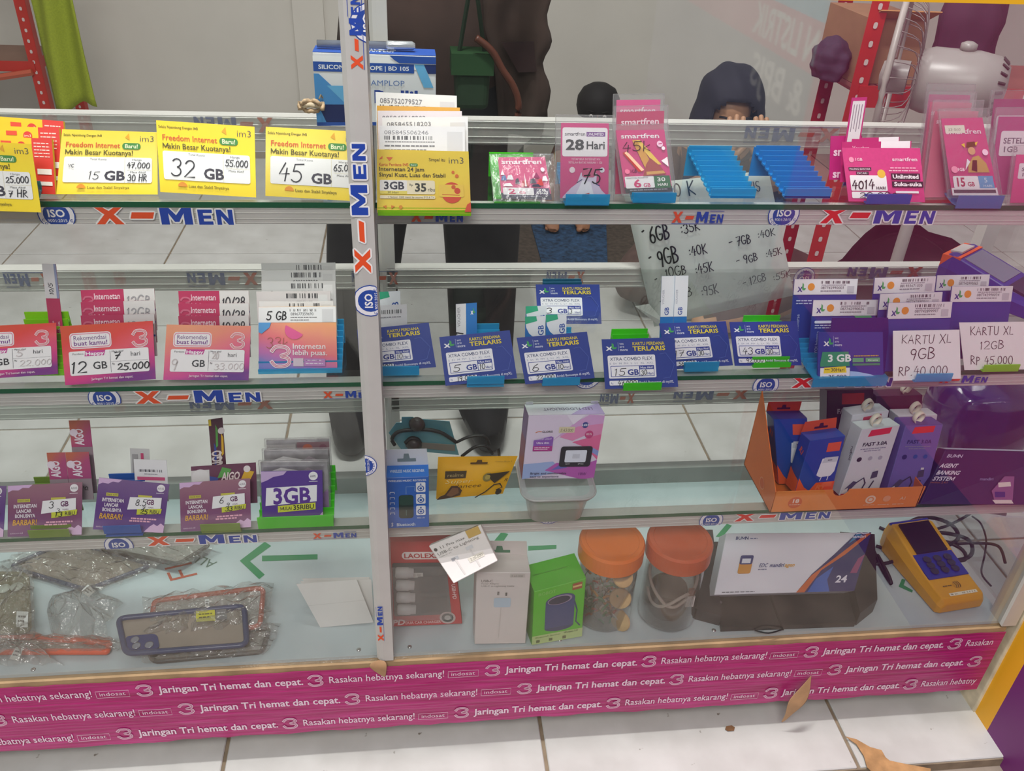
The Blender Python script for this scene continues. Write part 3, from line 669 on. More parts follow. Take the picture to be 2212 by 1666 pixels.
s.poly([(.06, .10), (.10, .06), (.10, .12)], 'e2842c'); s.poly([(.15, .06), (.19, .10), (.15, .12)], 'e2842c'); s.disc(.25, .09, .03, 'e2942c'); s.poly([(.93, .02), (1, .02), (1, .18), (.96, .14)], 'dd4a30'); T.done()
stand('lime acrylic stand under the yellow 3GB offer card', [(816, 452), (1017, 455), (1018, 462), (816, 461)], Z1, LIMEA, Y0, .06, .035, gap=-.0005)

# ---- pink starter cards on the top shelf
PINK = 'd93d86'
def brand_pink(s, u, v, h, w, col='f6e6ee'): s.t('smartfren', u, v, h, col, w=w, b=.02)
T = card('starter_card', 'pink sleeved starter card marked 2 GB 28 HARI on green stand', 'starter card', [C_(205, 700), C_(580, 697), C_(635, 1040), C_(235, 1030)], Z1, M('d2387a', .3), tilt=32); s = T.S; YG = T.Y0
brand_pink(s, .07, .84, .10, .84); s.rect(0, 0, 1, .14, '2e2a44'); s.rect(.04, .10, .66, .27, 'f0eef0', .02); s.rect(.66, .10, .98, .27, '43305e'); s.t('2', .15, .125, .115, 'd3306e', w=.14, b=.04); s.t('GB', .36, .13, .055, 'd3306e', w=.13, b=.02)
s.t('28', .73, .19, .06, WHITE, w=.18, b=.02); s.t('HARI', .73, .13, .04, WHITE, w=.2, b=.02); s.greek(.25, .06, .8, .02, '8a88a0', 10)
for u, v, w, h, c in ((.02, .44, .12, .13, '3c6aa8'), (.14, .46, .14, .12, 'e6e2e8'), (.3, .36, .10, .14, '3a2a48'), (.42, .30, .16, .16, 'c22a3a'), (.60, .38, .14, .12, '3b3350'), (.74, .33, .14, .16, 'd23a3c'), (.86, .44, .12, .12, 'e8e0e6'), (.05, .30, .2, .08, 'e9e4e8'), (.62, .30, .2, .06, '2f2a4a')):
    s.poly([(u, v), (u+w, v), (u+w*.75, v+h), (u+w*.2, v+h*.8)], c)
s.poly([(.49, .30), (.53, .30), (.51, .62)], 'e8dce0'); s.poly([(.02, .57), (.1, .57), (.06, .68)], 'e8e2e8'); s.poly([(.68, .5), (.82, .5), (.76, .64)], '8c2a5a'); s.disc(.9, .70, .05, 'f0d8e4'); pouch(T, .009, .003); T.done()
stand('bright green acrylic stand under the 2 GB pink card', [C_(172, 1050), C_(538, 1045), C_(540, 1120), C_(172, 1110)], Z1, GREENA, YG+.0055, .075, top=(1115, 328))
T = card('starter_card', 'tall pink and white sleeved card reading 28 Hari', 'starter card', [C_(708, 425), C_(1090, 430), C_(1085, 1025), C_(700, 1025)], Z1, M('d63d86', .3), tilt=18, Y0=.024); s = T.S
s.rect(.03, .56, .97, .94, 'f3eef2', .03); s.t('smartfren', .08, .835, .045, '5a5660', w=.43, b=.01); s.rect(.53, .825, .92, .885, '7c3c94'); s.t('UNLIMITED', .55, .838, .034, 'efe6f2', w=.34, b=.02); s.t('28', .10, .65, .13, '33303a', w=.38, b=.03); s.t('Hari', .52, .66, .10, '33303a', w=.40, b=.015)
s.t('TETAP BISA INTERNETAN', .22, .51, .028, 'f0d4e2', w=.6); s.t('SETELAH BATAS HARIAN 1 GB', .16, .465, .028, 'f0d4e2', w=.7)
s.disc(.24, .38, .04, 'f0dce6'); s.disc(.86, .38, .035, 'e6e8f4'); s.poly([(.05, .02), (.22, .14), (.34, .2), (.42, .34), (.58, .4), (.75, .33), (.74, .22), (.86, .1), (.96, .04), (.96, 0), (.05, 0)], 'd9cfe8'); s.poly([(.3, .02), (.45, .24), (.62, .22), (.7, .02)], 'eef0fa')
s.rect(.44, .28, .72, .39, 'c8447a', .04); s.poly([(.45, .05), (.6, .07), (.6, 0), (.45, 0)], 'b82c3a'); s.line([(.34, .21), (.44, .25)], .012, '2b356e'); s.line([(.74, .19), (.8, .17)], .012, '2b356e')
s.pen('75', .44, .20, .2, w=.42, pw=.09, col='22202a'); pouch(T, .006, .008); T.done(); Y28 = T.Y0
stand('blue acrylic stand with lip across the 28 Hari card', [C_(740, 990), C_(1095, 995), C_(1090, 1080), C_(745, 1070)], Z1, BLUEA, Y28-.001, .06, .02)
grp = 'pink sleeved cards in the 6 GB stack'
for tl, tr, dy, lab, c in ((C_(1150, 243), C_(1500, 240), .036, 'rearmost pink sleeved card of the 6 GB stack', PINK), (C_(1155, 340), C_(1530, 330), .019, 'middle pink sleeved card of the 6 GB stack', 'bd2a5e')):
    T = card2('starter_card', lab, 'starter card', tl, tr, .105, Z1, M(c, .3), .036+dy, tilt=22, group=grp); brand_pink(T.S, .08, .84, .075, .82, 'f0d2de'); T.S.disc(.5, .68, .03, 'c89a3c'); pouch(T, .004, .006); T.done()
T = card('starter_card', 'front pink card with tower picture marked 6 GB 30 HARI', 'starter card', [C_(1143, 485), C_(1530, 480), C_(1595, 970), C_(1220, 985)], Z1, M('d2347c', .3), tilt=24, Y0=.036, group=grp); s = T.S
brand_pink(s, .08, .87, .07, .80); s.rect(0, 0, 1, .09, '20202a'); s.rect(.03, .07, .64, .26, 'f1eef0', .02); s.rect(.64, .06, .98, .26, '1f6a3a'); s.t('6', .2, .085, .12, 'd3306e', w=.16, b=.04); s.t('GB', .4, .085, .06, 'd3306e', w=.15, b=.02); s.t('30', .70, .17, .06, WHITE, w=.18, b=.02); s.t('HARI', .70, .095, .042, WHITE, w=.22, b=.02)
s.t('UNLIMITED NONSTOP', .06, .225, .022, '4a4850', w=.46); s.greek(.1, .03, .9, .018, '8c8c98', 12)
s.poly([(.30, .84), (.44, .84), (.66, .40), (.50, .36)], 'd99a32'); s.poly([(.38, .84), (.46, .84), (.84, .44), (.70, .44)], 'f0c648'); s.poly([(.42, .26), (.92, .28), (.80, .42), (.62, .55), (.52, .45)], 'a83a34'); s.poly([(.5, .28), (.9, .3), (.86, .34), (.5, .33)], 'd8a050')
s.poly([(.06, .64), (.14, .66), (.44, .34), (.34, .33)], 'c63a3c'); s.poly([(.10, .64), (.16, .66), (.46, .36), (.4, .34)], 'f0c0a0'); s.poly([(.84, .50), (.98, .56), (.98, .40)], 'f0e6e8'); s.disc(.86, .77, .05, 'e8bcd2'); s.line([(.84, .77), (.9, .78)], .012, 'b02c68'); s.disc(.92, .70, .03, 'efdfe8')
s.t('1GB', .16, .32, .05, '3a2a3a', w=.14); s.disc(.10, .34, .04, 'e47a9a'); s.pen('45k', .06, .66, .15, w=.62, pw=.09, col='3a2430'); pouch(T, .004, .006); T.done()
stand('blue acrylic stand under the 6 GB pink stack', [C_(1280, 985), C_(1625, 975), C_(1620, 1050), C_(1280, 1055)], Z1, BLUEA, .034, .06, .02)
def ridged(label, bl, br, tl, tr, z, mat, n=9):
    """empty ridged stand seen whole: foot on the shelf, ramp rising backwards"""
    P = [atZ(*p, z+.0005) for p in (bl, br)]; y0 = (P[0].y+P[1].y)/2; w = V((P[1].x-P[0].x, 0, 0))
    Q = (atY(*tl, y0+.075)+atY(*tr, y0+.075))/2; sk = Q.x-(P[0].x+P[1].x)/2; hb = max(.02, Q.z-z)
    T = Thing('card_stand', label, 'card stand', ((P[0].x+P[1].x)/2, y0, z+.0005), 'empty blue stands on the top shelf')
    for i in range(n):
        a = i/n; y = y0+.075*a; zz = z+.001+(hb-.006)*a; x = P[0].x+sk*a
        T.part('step', extrude([(x, y, zz), (x, y+.075/n, zz), (x, y+.075/n, zz+.009+hb/n*.4), (x, y+.075/n-.0014, zz+.009+hb/n*.4), (x, y+.075/n-.0014, zz+.002), (x, y, zz+.002)], w), mat)
    x = P[0].x
    T.part('foot', vmerge(slab([(x, y0, z+.012), (x+w.x, y0, z+.012), (x+w.x, y0, z+.0005), (x, y0, z+.0005)], (0, .0016, 0)), slab([(x+sk, y0+.075, z+hb), (x+sk+w.x, y0+.075, z+hb), (x+sk+w.x, y0+.075, z+.0005), (x+sk, y0+.075, z+.0005)], (0, .0016, 0))), mat); T.done()
ridged('empty pale blue acrylic stepped stand, left of the two', D_(370, 1170), D_(625, 1165), D_(240, 870), D_(480, 865), Z1, BLUEA)
ridged('empty deep blue acrylic stepped stand, right of the two', D_(810, 1175), D_(1060, 1160), D_(640, 870), D_(870, 865), Z1, see_through('deep_blue_acrylic', (.05, .5, .85), .8, .1, '0b86d4', .78))
# unlimited voucher group
T = card('voucher_card', 'pink voucher card reading Unlimited with handwritten days', 'voucher card', [D_(1140, 870), D_(1600, 872), D_(1630, 1190), D_(1180, 1185)], Z1, M('d0407e', .4, 0, .06, 300), tilt=26); s = T.S; YU = T.Y0
s.t('smartfren', .62, .76, .065, 'f2dce6', w=.33, b=.015); s.disc(.1, .78, .05, 'ee9ab4'); s.t('1GB', .14, .76, .05, 'f0c8d4', w=.1, b=.02); s.rect(.05, .58, .34, .64, '3a2a34'); s.t('PALING BANYAK', .06, .59, .035, 'f0dce4', w=.27); s.rect(.14, .50, .30, .56, '3a2a34'); s.t('DICARI', .15, .51, .035, 'f0dce4', w=.13)
s.rect(.05, .20, .52, .49, 'f2ecee', .02); s.rect(.05, .06, .52, .18, 'f2ecee', .02); s.disc(.46, .52, .08, 'e8b83a'); s.rect(.585, .41, .96, .53, '2e1e2a'); s.rect(.585, .27, .99, .38, '2e1e2a')
s.t('Unlimited', .60, .435, .07, 'f4eaee', w=.34, b=.03); s.t('Suka-suka', .61, .295, .07, 'f4eaee', w=.36, b=.03)
s.greek(.58, .62, .92, .02, 'f0b8cc', 8); s.greek(.56, .57, .94, .02, 'f0b8cc', 8); s.rect(.62, .16, .92, .2, 'f2ecee'); s.t('HARI', .37, .23, .05, '3a3038', w=.13, b=.02); s.pen('4014', .06, .24, .16, w=.30, pw=.14); s.pen('20.000', .14, .07, .10, w=.5, pw=.14); T.done()
for tl, tr, dy, lab in ((D_(1140, 835), D_(1550, 830), .012, 'pink voucher card just behind the Unlimited card'), (D_(1200, 812), D_(1480, 806), .026, 'pink and white voucher card second behind the Unlimited card')):
    T = card2('voucher_card', lab, 'voucher card', tl, tr, .045, Z1, M('b8246a', .4), YU+dy, group='vouchers behind the Unlimited card'); s = T.S; s.rect(.56, .45, .98, 1, 'ece6ea'); s.t('Voucher', .15, .8, .09, 'f0c8da', w=.24); s.line([(.7, .75), (.9, .78)], .05, '8a2a4a'); T.done()
T = card2('voucher_card', 'small magenta voucher left of the Unlimited card', 'voucher card', D_(1075, 800), D_(1260, 798), .05, Z1, M('b0206c', .4), YU+.035); T.S.t('sm', .1, .55, .18, 'e8c4d6', w=.4, b=.03); T.S.t('sm', .1, .05, .18, 'e8c4d6', w=.4, b=.03); T.done()
T = card2('voucher_card', 'slim upright white voucher standing above the Unlimited card', 'voucher card', D_(1200, 575), D_(1290, 572), .075, Z1, M('c8347c', .4), YU+.042, tilt=12); s = T.S; s.rect(.1, .3, .9, .95, 'ece8ea'); 
for k in range(4): s.rect(.2+.17*k, .5+.04*(k % 2), .25+.17*k, .9, '8a8490')
s.rect(.5, .05, .9, .26, '8a8088'); T.done()
stand('blue acrylic stand under the Unlimited voucher', [D_(1280, 1140), D_(1545, 1145), D_(1540, 1200), D_(1290, 1200)], Z1, see_through('mid_blue_acrylic', (.1, .4, .85), .8, .1, '1d63c0', .7), YU-.001, .06, .02)
# 15 GB stack
grp = 'pink sleeved cards in the 15 GB stack'
for k, (tl, tr, lab) in enumerate(((D_(1655, 555), D_(1897, 560), 'rearmost sleeved pink card of the 15 GB stack'), (D_(1660, 600), D_(1905, 605), 'third sleeved pink card from the front of the 15 GB stack'), (D_(1690, 655), D_(1945, 655), 'sleeved pink card right behind the 15 GB card'))):
    T = card2('starter_card', lab, 'starter card', tl, tr, .12, Z1, M(('c02f7a', 'c65a78', 'c45a74')[k], .35), .082-.016*k, tilt=18, group=grp); T.S.t('smartfren', .05, .86, .055, 'eccad8', w=.5, b=.015); T.S.greek(.55, .87, .92, .025, 'eccad8', 4); pouch(T, .004, .012); T.done()
T = card('starter_card', 'front pink dancer card marked 15 GB 5 HARI', 'starter card', [(2033, 256), (2122, 254), D_(2060, 1150), D_(1790, 1150)], Z1, M('cf2f78', .3), tilt=20, Y0=.03, group=grp); s = T.S
s.t('smartfren', .06, .80, .06, 'eed0dc', w=.84, b=.02); s.rect(.05, .81, .52, .91, 'e2dccc', .0); s.pen('33.000', .12, .84, .03, w=.3, pw=.1, col='6a6058'); s.rect(0, 0, 1, .10, 'eae6ea'); s.rect(.04, .03, .96, .075, '262632')
s.rect(.06, .095, .62, .255, 'f0edf0', .02); s.rect(.62, .095, .95, .255, '4aa0d2'); s.t('15', .10, .12, .11, 'b52a52', w=.22, b=.04); s.t('GB', .36, .12, .055, 'b52a52', w=.16, b=.02); s.t('5', .74, .17, .06, 'd4ecf8', w=.08); s.t('HARI', .70, .11, .03, 'd4ecf8', w=.2)
s.poly([(.42, .30), (.9, .30), (.86, .42), (.72, .52), (.58, .50), (.45, .4)], 'c89a3a'); s.disc(.58, .58, .05, 'd2a076'); s.poly([(.46, .62), (.72, .64), (.68, .70), (.5, .69)], '6a3a20'); s.poly([(.36, .66), (.44, .62), (.44, .68)], 'd8b23c'); s.poly([(.68, .68), (.76, .70), (.70, .64)], 'd8b23c'); s.poly([(.5, .33), (.62, .31), (.66, .46), (.56, .46)], '5a2a24'); s.poly([(.36, .33), (.5, .44), (.44, .48)], 'd9d0d8')
s.disc(.12, .34, .045, 'e892ae'); s.t('1GB', .18, .32, .04, 'f0d8e0', w=.16, b=.02); s.disc(.88, .56, .04, 'e6c0d4'); pouch(T, .005, .01); T.done()
stand('blue acrylic stand under the 15 GB dancer stack', [D_(1800, 1150), D_(2080, 1150), D_(2085, 1225), D_(1830, 1225)], Z1, see_through('pale_blue_acrylic', (.3, .55, .85), .8, .1, '5a8cc8', .6), .028, .07, .02)
for tl, tr, y, lab, c in (((2148, 214), (2262, 214), .08, 'dark pink sleeved card at the right edge, rear', '9a2f66'), ((2158, 252), (2270, 252), .06, 'pink sleeved card with white panel at the right edge, middle', 'a83070'), ((2196, 334), (2300, 334), .034, 'bright pink sleeved card at the right edge, front', 'cc3278')):
    T = card2('starter_card', lab, 'starter card', tl, tr, .105, Z1, M(c, .35), y, tilt=20); s = T.S; s.rect(.08, .5, .95, .82, 'd8ccd4', .03); s.t('SETELAH', .14, .66, .07, '5a5060', w=.6, b=.02); s.t('1GB', .14, .55, .07, '5a5060', w=.3, b=.02); pouch(T, .005, .01); T.done()

# ---- middle shelf, left: orange and purple cards
TRI = ramp_mat('sunset_card', [(0, 'd8502e'), (.2, 'e4453e'), (.45, 'e85a6a'), (.75, 'd43a86'), (1, '7a2f86')], 1.22)
TRI2 = ramp_mat('sunset_card_pale', [(0, 'f0a07a'), (.2, 'f0907a'), (.5, 'ea6f8a'), (.78, 'd04a96'), (1, '6a3a8e')], 1.22)
def sunset_card(label, quad, mat, gb, days, price, faint=False):
    T = card('price_card', label, 'price card', quad, Z2, mat, tilt=26, group='orange and purple price cards on the middle shelf'); s = T.S; ink = '26242c' if not faint else 'd2c8c8'
    s.rect(.09, .60, .54, .87, 'f2eaee', .06); s.rect(.10, .615, .53, .855, 'e08aa4', .05); s.rect(.108, .63, .522, .84, 'f4eef0', .045)
    s.t('Rekomendasi', .13, .745, .075, '6a3a82', w=.36); s.t('buat kamu!', .13, .655, .075, '7a3c8e', w=.37, b=.015)
    logo3(s, .78*s.W, .60*s.H, .25*s.H, 'f3e6ea', 'd84a58')
    s.rect(.07, .15, .94, .56, 'f4f1f2', .03); s.rect(.515, .17, .52, .54, '6a6670'); s.rect(.52, .35, .93, .354, '6a6670')
    s.t('Perdana', .11, .50, .032, '4a4850', w=.12); s.poly([(.24, .47), (.45, .47), (.47, .56), (.25, .56)], 'c93a94'); s.t('Happy', .25, .485, .055, 'f6eef4', w=.2, b=.03)
    s.t('GB', .32, .245, .12, '3c3a40', w=.16, b=.015); s.t('Masa aktif', .535, .51, .03, '4a4850', w=.13); s.t('hari', .74, .43, .075, '4a484e', w=.11); s.t('Rp', .535, .30, .03, '3a3840', w=.03)
    s.pen(gb, .08, .19, .2, w=.19 if len(gb) > 1 else .09, pw=.11, col=ink); s.pen(days, .56, .39, .12, w=.08, pw=.15, col=ink); s.pen(price, .59, .20, .11, w=.36, pw=.17 if not faint else .1, col=ink)
    s.t('Jaringan Tri hemat dan cepat.', .30, .06, .04, 'f4dce6', w=.46, b=.01); return T
T = sunset_card('orange purple price card cut by the left edge, 22.000', [(-80, 707), (121, 697.5), (125, 808), (-72, 822)], TRI, '3', '5', '22.000', True); T.done(); ya = T.Y0
T = sunset_card('orange purple price card handwritten 12 GB 25.000', [E_(358, 622), E_(912, 590), E_(930, 938), E_(390, 975)], TRI, '12', '7', '25.000'); T.done(); yb_ = T.Y0
T = sunset_card('pink orange price card with faded 9 GB writing', [E_(995, 612), E_(1498, 620), E_(1485, 945), E_(975, 942)], TRI2, '9', '20', '33.000', True); T.done(); yc = T.Y0
def red_voucher(label, tl, tr, Y, hand, group, h=.05):
    T = card2('voucher_card', label, 'voucher card', tl, tr, h, Z2, M('b5305a', .35), Y, tilt=22, group=group); s = T.S; f = .027/s.H
    s.rect(.58, 0, 1, 1, 'd4d0cf'); s.t('Internetan', .17, 1-f*.42, f*.26, 'ecd0da', w=.36, b=.01); s.t('lebih puas.', .17, 1-f*.80, f*.26, 'ecd0da', w=.36, b=.01); logo3(s, .03*s.W, s.H*(1-f*.78), .013, 'c8607e', None, .16)
    s.rect(.58, 1-f*.98, 1, 1-f*.9, '3b62b0'); s.pen(hand, .61, 1-f*.72, f*.42, w=.34, pw=.13, col='3a383e' if '/28' in hand else '9a989c'); T.done()
for k, (dy, y1, hand) in enumerate(((.036, 0, '12GB'), (.026, 26, '12GB'), (.016, 55, '12GB'))):
    red_voucher(['rearmost', 'middle', 'front'][k]+' red and white voucher behind the 25.000 orange purple card', (174, 627+y1), (333, 623+y1), yb_+dy, hand, 'red vouchers behind the 12 GB card')
for k, (dy, y1, hand) in enumerate(((.036, 0, '10/28'), (.026, 27, '10/28'), (.016, 54, '10/28'))):
    red_voucher(['rearmost', 'middle', 'front'][k]+' red and white voucher behind the faded 9 GB card', (385, 629+y1), (537, 628+y1), yc+dy, hand, 'red vouchers behind the 9 GB card')
T = card2('voucher_card', 'slim upright red and white voucher in a green stand', 'voucher card', E_(250, 248), E_(333, 250), .09, Z2, M('b03058', .35), ya+.03, tilt=20); s = T.S; s.rect(0, .55, 1, 1, 'd2ced0'); s.rect(.82, .55, 1, 1, '8a90b0')
s.pen('10/5', .62, .60, .05, w=.9, pw=.16, rot=PI/2); s.t('Internetan', .42, .08, .028, 'ecd0da', rot=PI/2); s.t('lebih puas.', .82, .08, .028, 'ecd0da', rot=PI/2); T.done()
stand('lime green acrylic stand behind the left edge price card', [(45, 800), (140, 795), (140, 806), (45, 812)], Z2, LIMEA, ya+.012, .05, top=(95, 672))
grp = 'labelled packs in the 33k stack by the post'
Y33 = atZ(640, 800, Z2).y
for k, (y1, num, hand) in enumerate(((E_(1560, 245), None, None), (E_(1560, 290), '0895257358', None), (E_(1560, 355), '089677359451', '10 GB'), (E_(1530, 415), '089677359453', '10 GB'), (E_(1548, 475), None, '5 GB'))):
    T = card2('starter_pack', ['rearmost grey', 'fifth grey', 'third', 'second brownish', 'nearest hidden'][k]+' labelled pack in the 33k stack', 'starter pack', y1, (y1[0]+160, y1[1]-1), .085, Z2, M(('b4b2b2', 'b8b6b6', 'c4c2c2', 'cdc6c6', 'dcdadb')[k], .4), Y33+.058-.011*k, tilt=22, thick=.002, group=grp); s = T.S
    s.bars(.4, .90, .83, .97, '3a383c', 26); s.rect(.83, .74, .96, .95, 'aeacac' if k < 2 else 'd2d0d0')
    if num: s.t(num, .42, .80, .06, '4a484c', w=.34)
    if hand: s.pen(hand, .06, .76, .09, w=.3, pw=.16, col='3a3436' if k != 3 else '9a6a58')
    T.done()
T = card('starter_pack', 'front orange and blue pack handwritten 5 GB and 33k', 'starter pack', [E_(1545, 508), E_(2005, 503), E_(2015, 885), E_(1545, 880)], Z2, ramp_mat('sunrise_pack', [(0, 'f0b860'), (.35, 'f29a80'), (.6, 'ee7a84'), (.85, 'c878b8'), (1, '6a8ad0')], 1.9), tilt=22, Y0=Y33, thick=.003, group=grp); s = T.S
s.rect(0, .755, 1, 1, 'ebe9ea'); s.bars(.40, .925, .82, .965, '3a383c', 26); s.t('089677359690', .41, .865, .045, '4a484c', w=.3); s.greek(.41, .825, .75, .015, '8a888a', 10); s.greek(.41, .785, .65, .015, '8a888a', 8); s.rect(.82, .765, .965, .96, 'd6d4d6'); s.pen('5 GB', .10, .80, .13, w=.27, pw=.14)
s.disc(.46, .64, .15, 'e8609a', a0=150, a1=330); s.poly([(0, .755), (.16, .755), (.14, .68), (.04, .58), (0, .6)], '5aa0dc'); s.pen('33k', .10, .35, .16, w=.28, pw=.07, col='b0685a')
logo3(s, .17*s.W, .06*s.H, .31*s.H, 'f4e6ea', 'dd7a96'); s.t('Internetan', .43, .34, .08, 'f6ecee', w=.43, b=.015); s.t('lebih puas.', .43, .24, .08, 'f6ecee', w=.45, b=.015); s.rect(.44, .06, .57, .19, 'dac8d4'); s.rect(.58, .065, .85, .185, 'c08ac2'); s.greek(.6, .15, .8, .015, 'f0e0ee', 5); s.greek(.6, .10, .82, .015, 'f0e0ee', 5); T.done()
stand('blue acrylic stand under the 33k pack stack', [E_(1545, 880), E_(2045, 870), E_(2045, 930), E_(1545, 935)], Z2, BLUEA, Y33-.001, .07, top=(735, 688))

# ---- middle shelf: navy price cards
NAVY = '263c92'
def xl_logo(s, u, v, h, w, dark=False):
    s.poly([(u, v+h*.55), (u+w*.16, v+h*.55), (u+w*.30, v+h*.34), (u+w*.42, v+h*.55), (u+w*.56, v+h*.55), (u+w*.40, v+h*.24), (u+w*.58, v), (u+w*.40, v), (u+w*.28, v+h*.16), (u+w*.14, v), (u-w*.04, v), (u+w*.19, v+h*.27)], '2e3a86' if dark else 'f2f2f4')
    s.poly([(u+w*.55, v+h), (u+w*.72, v+h*.8), (u+w*.72, v+h*.42), (u+w, v+h*.42), (u+w*.9, v+h*.2), (u+w*.6, v+h*.16), (u+w*.5, v+h*.4)], '3fa35a')
def navy_card(label, quad, gb, days, price, Y0=None, z=None, tilt=27):
    T = card('price_card', label, 'price card', quad, z or Z2, M(NAVY, .4), tilt=tilt, Y0=Y0, group='navy price cards on the middle shelf'); s = T.S
    xl_logo(s, .05, .77, .15, .15); s.rect(.215, .76, .22, .93, 'aab4dc'); s.t('we', .235, .88, .05, 'd6dcf0'); s.t('are', .235, .82, .05, 'd6dcf0'); s.t('more', .235, .755, .05, 'd6dcf0', b=.02)
    s.t('KARTU PERDANA', .41, .865, .06, 'e8d23c', w=.44, b=.015); s.t('TERLARIS', .41, .755, .085, 'f0d838', w=.45, b=.02)
    s.poly([(.77, .68), (.86, .70), (.97, .46), (.90, .20), (.80, .18), (.80, .19), (.895, .21), (.962, .46), (.855, .69), (.77, .67)], '4a60b4')
    s.rect(.06, .21, .71, .67, 'f0eff4', .03); s.t('XTRA COMBO FLEX', .09, .565, .065, '34406e', w=.58, b=.004); s.t('S  S+  M  M+  L  L+  XL  XXL', .08, .49, .035, '8088a8', w=.60)
    s.rect(.09, .24, .685, .46, '37459a', .01); s.rect(.098, .252, .478, .448, 'f0eff4', .01); s.rect(.486, .252, .677, .378, 'f0eff4', .01); s.t('Masa Aktif', .495, .395, .042, 'e8eaf6', w=.17, b=.01)
    s.t('GB', .315, .275, .105, '2f3c90', w=.155, b=.03); s.t('Hari', .585, .27, .05, '2f3c90', w=.085, b=.015)
    s.pen(gb, .13, .27, .14, w=.12 if len(gb) < 2 else .17, pw=.1); s.pen(days, .50, .265, .10, w=.085 if len(days) > 1 else .05, pw=.13)
    s.rect(.06, .07, .45, .165, 'f0eff4', .02); s.t('Rp', .08, .095, .04, '37459a', w=.03); s.t('Ambil Bonusnya di myXL', .46, .095, .05, 'dfe4f6', w=.48, b=.012)
    if price: s.pen(price, .17, .075, .09, w=.26, pw=.15)
    return T
T = navy_card('navy price card behind the post, 10 Hari', [F_(35, 735), F_(525, 685), F_(575, 990), F_(60, 1035)], '4', '10', '15.000'); T.done(); y18 = T.Y0
stand('blue acrylic stand under the navy card behind the post', [F_(200, 990), F_(460, 975), F_(460, 1035), F_(200, 1045)], Z2, BLUEA, y18-.001, .05, .02)
T = navy_card('second navy price card from the post, handwritten 5 GB 19.000', [F_(597, 785), F_(1078, 738), F_(1128, 1065), F_(640, 1118)], '5', '10', '19.000'); T.done(); y19 = T.Y0
stand('blue acrylic stand under the second navy card from the post', [F_(785, 1060), F_(1040, 1040), F_(1042, 1090), F_(787, 1110)], Z2, BLUEA, y19-.001, .06, top=(1020, 698))
T = navy_card('third navy price card from the post, handwritten 6 GB 22.000', [F_(1125, 790), F_(1605, 748), F_(1658, 1065), F_(1185, 1108)], '6', '10', '22.000'); T.done(); y20 = T.Y0
stand('blue acrylic stand under the third navy card from the post', [F_(1310, 1070), F_(1555, 1050), F_(1560, 1095), F_(1290, 1125)], Z2, BLUEA, y20-.001, .06, top=(1160, 706))
T = navy_card('fourth navy price card from the post with green lip, 15 GB', [F_(1705, 800), (1457, 729), (1465, 836), F_(1730, 1140)], '15', '30', '47.000'); T.done(); y22 = T.Y0
stand('green acrylic stand under the fourth navy card from the post', [F_(1855, 1095), F_(2115, 1095), F_(2110, 1140), F_(1852, 1148)], Z2, GREENA, y22-.001, .06, top=(1356, 709))
T = navy_card('fifth navy price card from the post, half hidden, 7 GB', [G_(165, 620), G_(540, 608), G_(580, 855), G_(215, 880)], '17', '30', '56.000'); T.done(); y23 = T.Y0
stand('blue acrylic stand under the half hidden navy card', [G_(320, 840), G_(500, 830), G_(500, 875), G_(300, 885)], Z2, BLUEA, y23-.001, .05, .025)
T = navy_card('rightmost navy price card, handwritten 43 GB 92.000', [G_(560, 612), G_(940, 608), G_(965, 855), G_(590, 858)], '43', '30', '92.000'); T.done(); y24 = T.Y0
stand('green acrylic stand under the rightmost navy price card', [G_(690, 840), G_(900, 838), G_(900, 880), G_(690, 893)], Z2, GREENA, y24-.001, .06, top=(1615, 680))
T = navy_card('navy price card at the rear of the shelf, 3 Hari', [F_(1255, 425), F_(1690, 425), F_(1705, 695), F_(1270, 695)], '3', '3', None, Y0=.21, z=Z2+.012); T.done()
stand('blue acrylic stand behind the rear 3 Hari card', [(1178, 690), (1262, 690), (1262, 708), (1178, 708)], Z2, see_through('shade_blue_acrylic', (.1, .45, .6), .8, .1, '1a7ba0', .7), .215, .05, top=(1209, 601))
# slim vouchers behind the navy cards
def slim(label, tl, tr, h, Y, top='white', z=None, hand=None, tilt=22, group='slim vouchers behind the navy cards'):
    T = card2('voucher_card', label, 'voucher card', tl, tr, h, z or Z2, M('2370b8' if top != 'back' else 'dcdcde', .35), Y, tilt=tilt, group=group); s = T.S
    if top == 'white':
        s.rect(0, .42, 1, 1, 'dfe0e4'); s.t('VOUCHER', .25, .6, .03, '8a8ea0', rot=PI/2); s.t('GB', .62, .44, .06, '2c4a9a', rot=PI/2, b=.02); xl_logo(s, .3, .22, .12, .5); s.greek(.4, .12, .8, .02, 'c8d8ee', 3)
    elif top == 'half':
        s.rect(0, 0, .48, 1, 'd8d8da'); s.poly([(.48, 0), (.9, 0), (.9, .12), (.7, .2), (.48, .05)], 'e8eef2'); xl_logo(s, .7, .8, .12, .22); s.t('VOUCHER', .2, .6, .05, '8a8a90', rot=PI/2)
    elif top == 'peak':
        s.poly([(0, 1), (1, 1), (1, .2), (.75, .45), (.2, .65), (.05, .78)], 'e4e8ec'); s.poly([(0, .84), (.6, .9), (.55, 1), (0, 1)], '2eab80'); s.t('GB', .92, .6, .11, '2a52a4', rot=PI/2, b=.02)
    else:
        s.bars(.08, .82, .85, .9, '3a3a40', 30); s.greek(.1, .74, .8, .02, '8a8a90', 8); s.rect(.02, .34, .95, .44, '3c66a8'); s.greek(.05, .2, .9, .02, '9aa0b0', 10)
    if hand: s.pen(hand, .3, .35, .13, w=.5, pw=.16, rot=PI/2 if top != 'back' else 0)
    T.done()
slim('dark blue voucher at the rear, right of the post', F_(150, 478), F_(330, 470), .07, y18+.045, 'peak', hand='17')
slim('white barcoded voucher right of the post', F_(170, 570), F_(375, 560), .06, y18+.022, 'back')
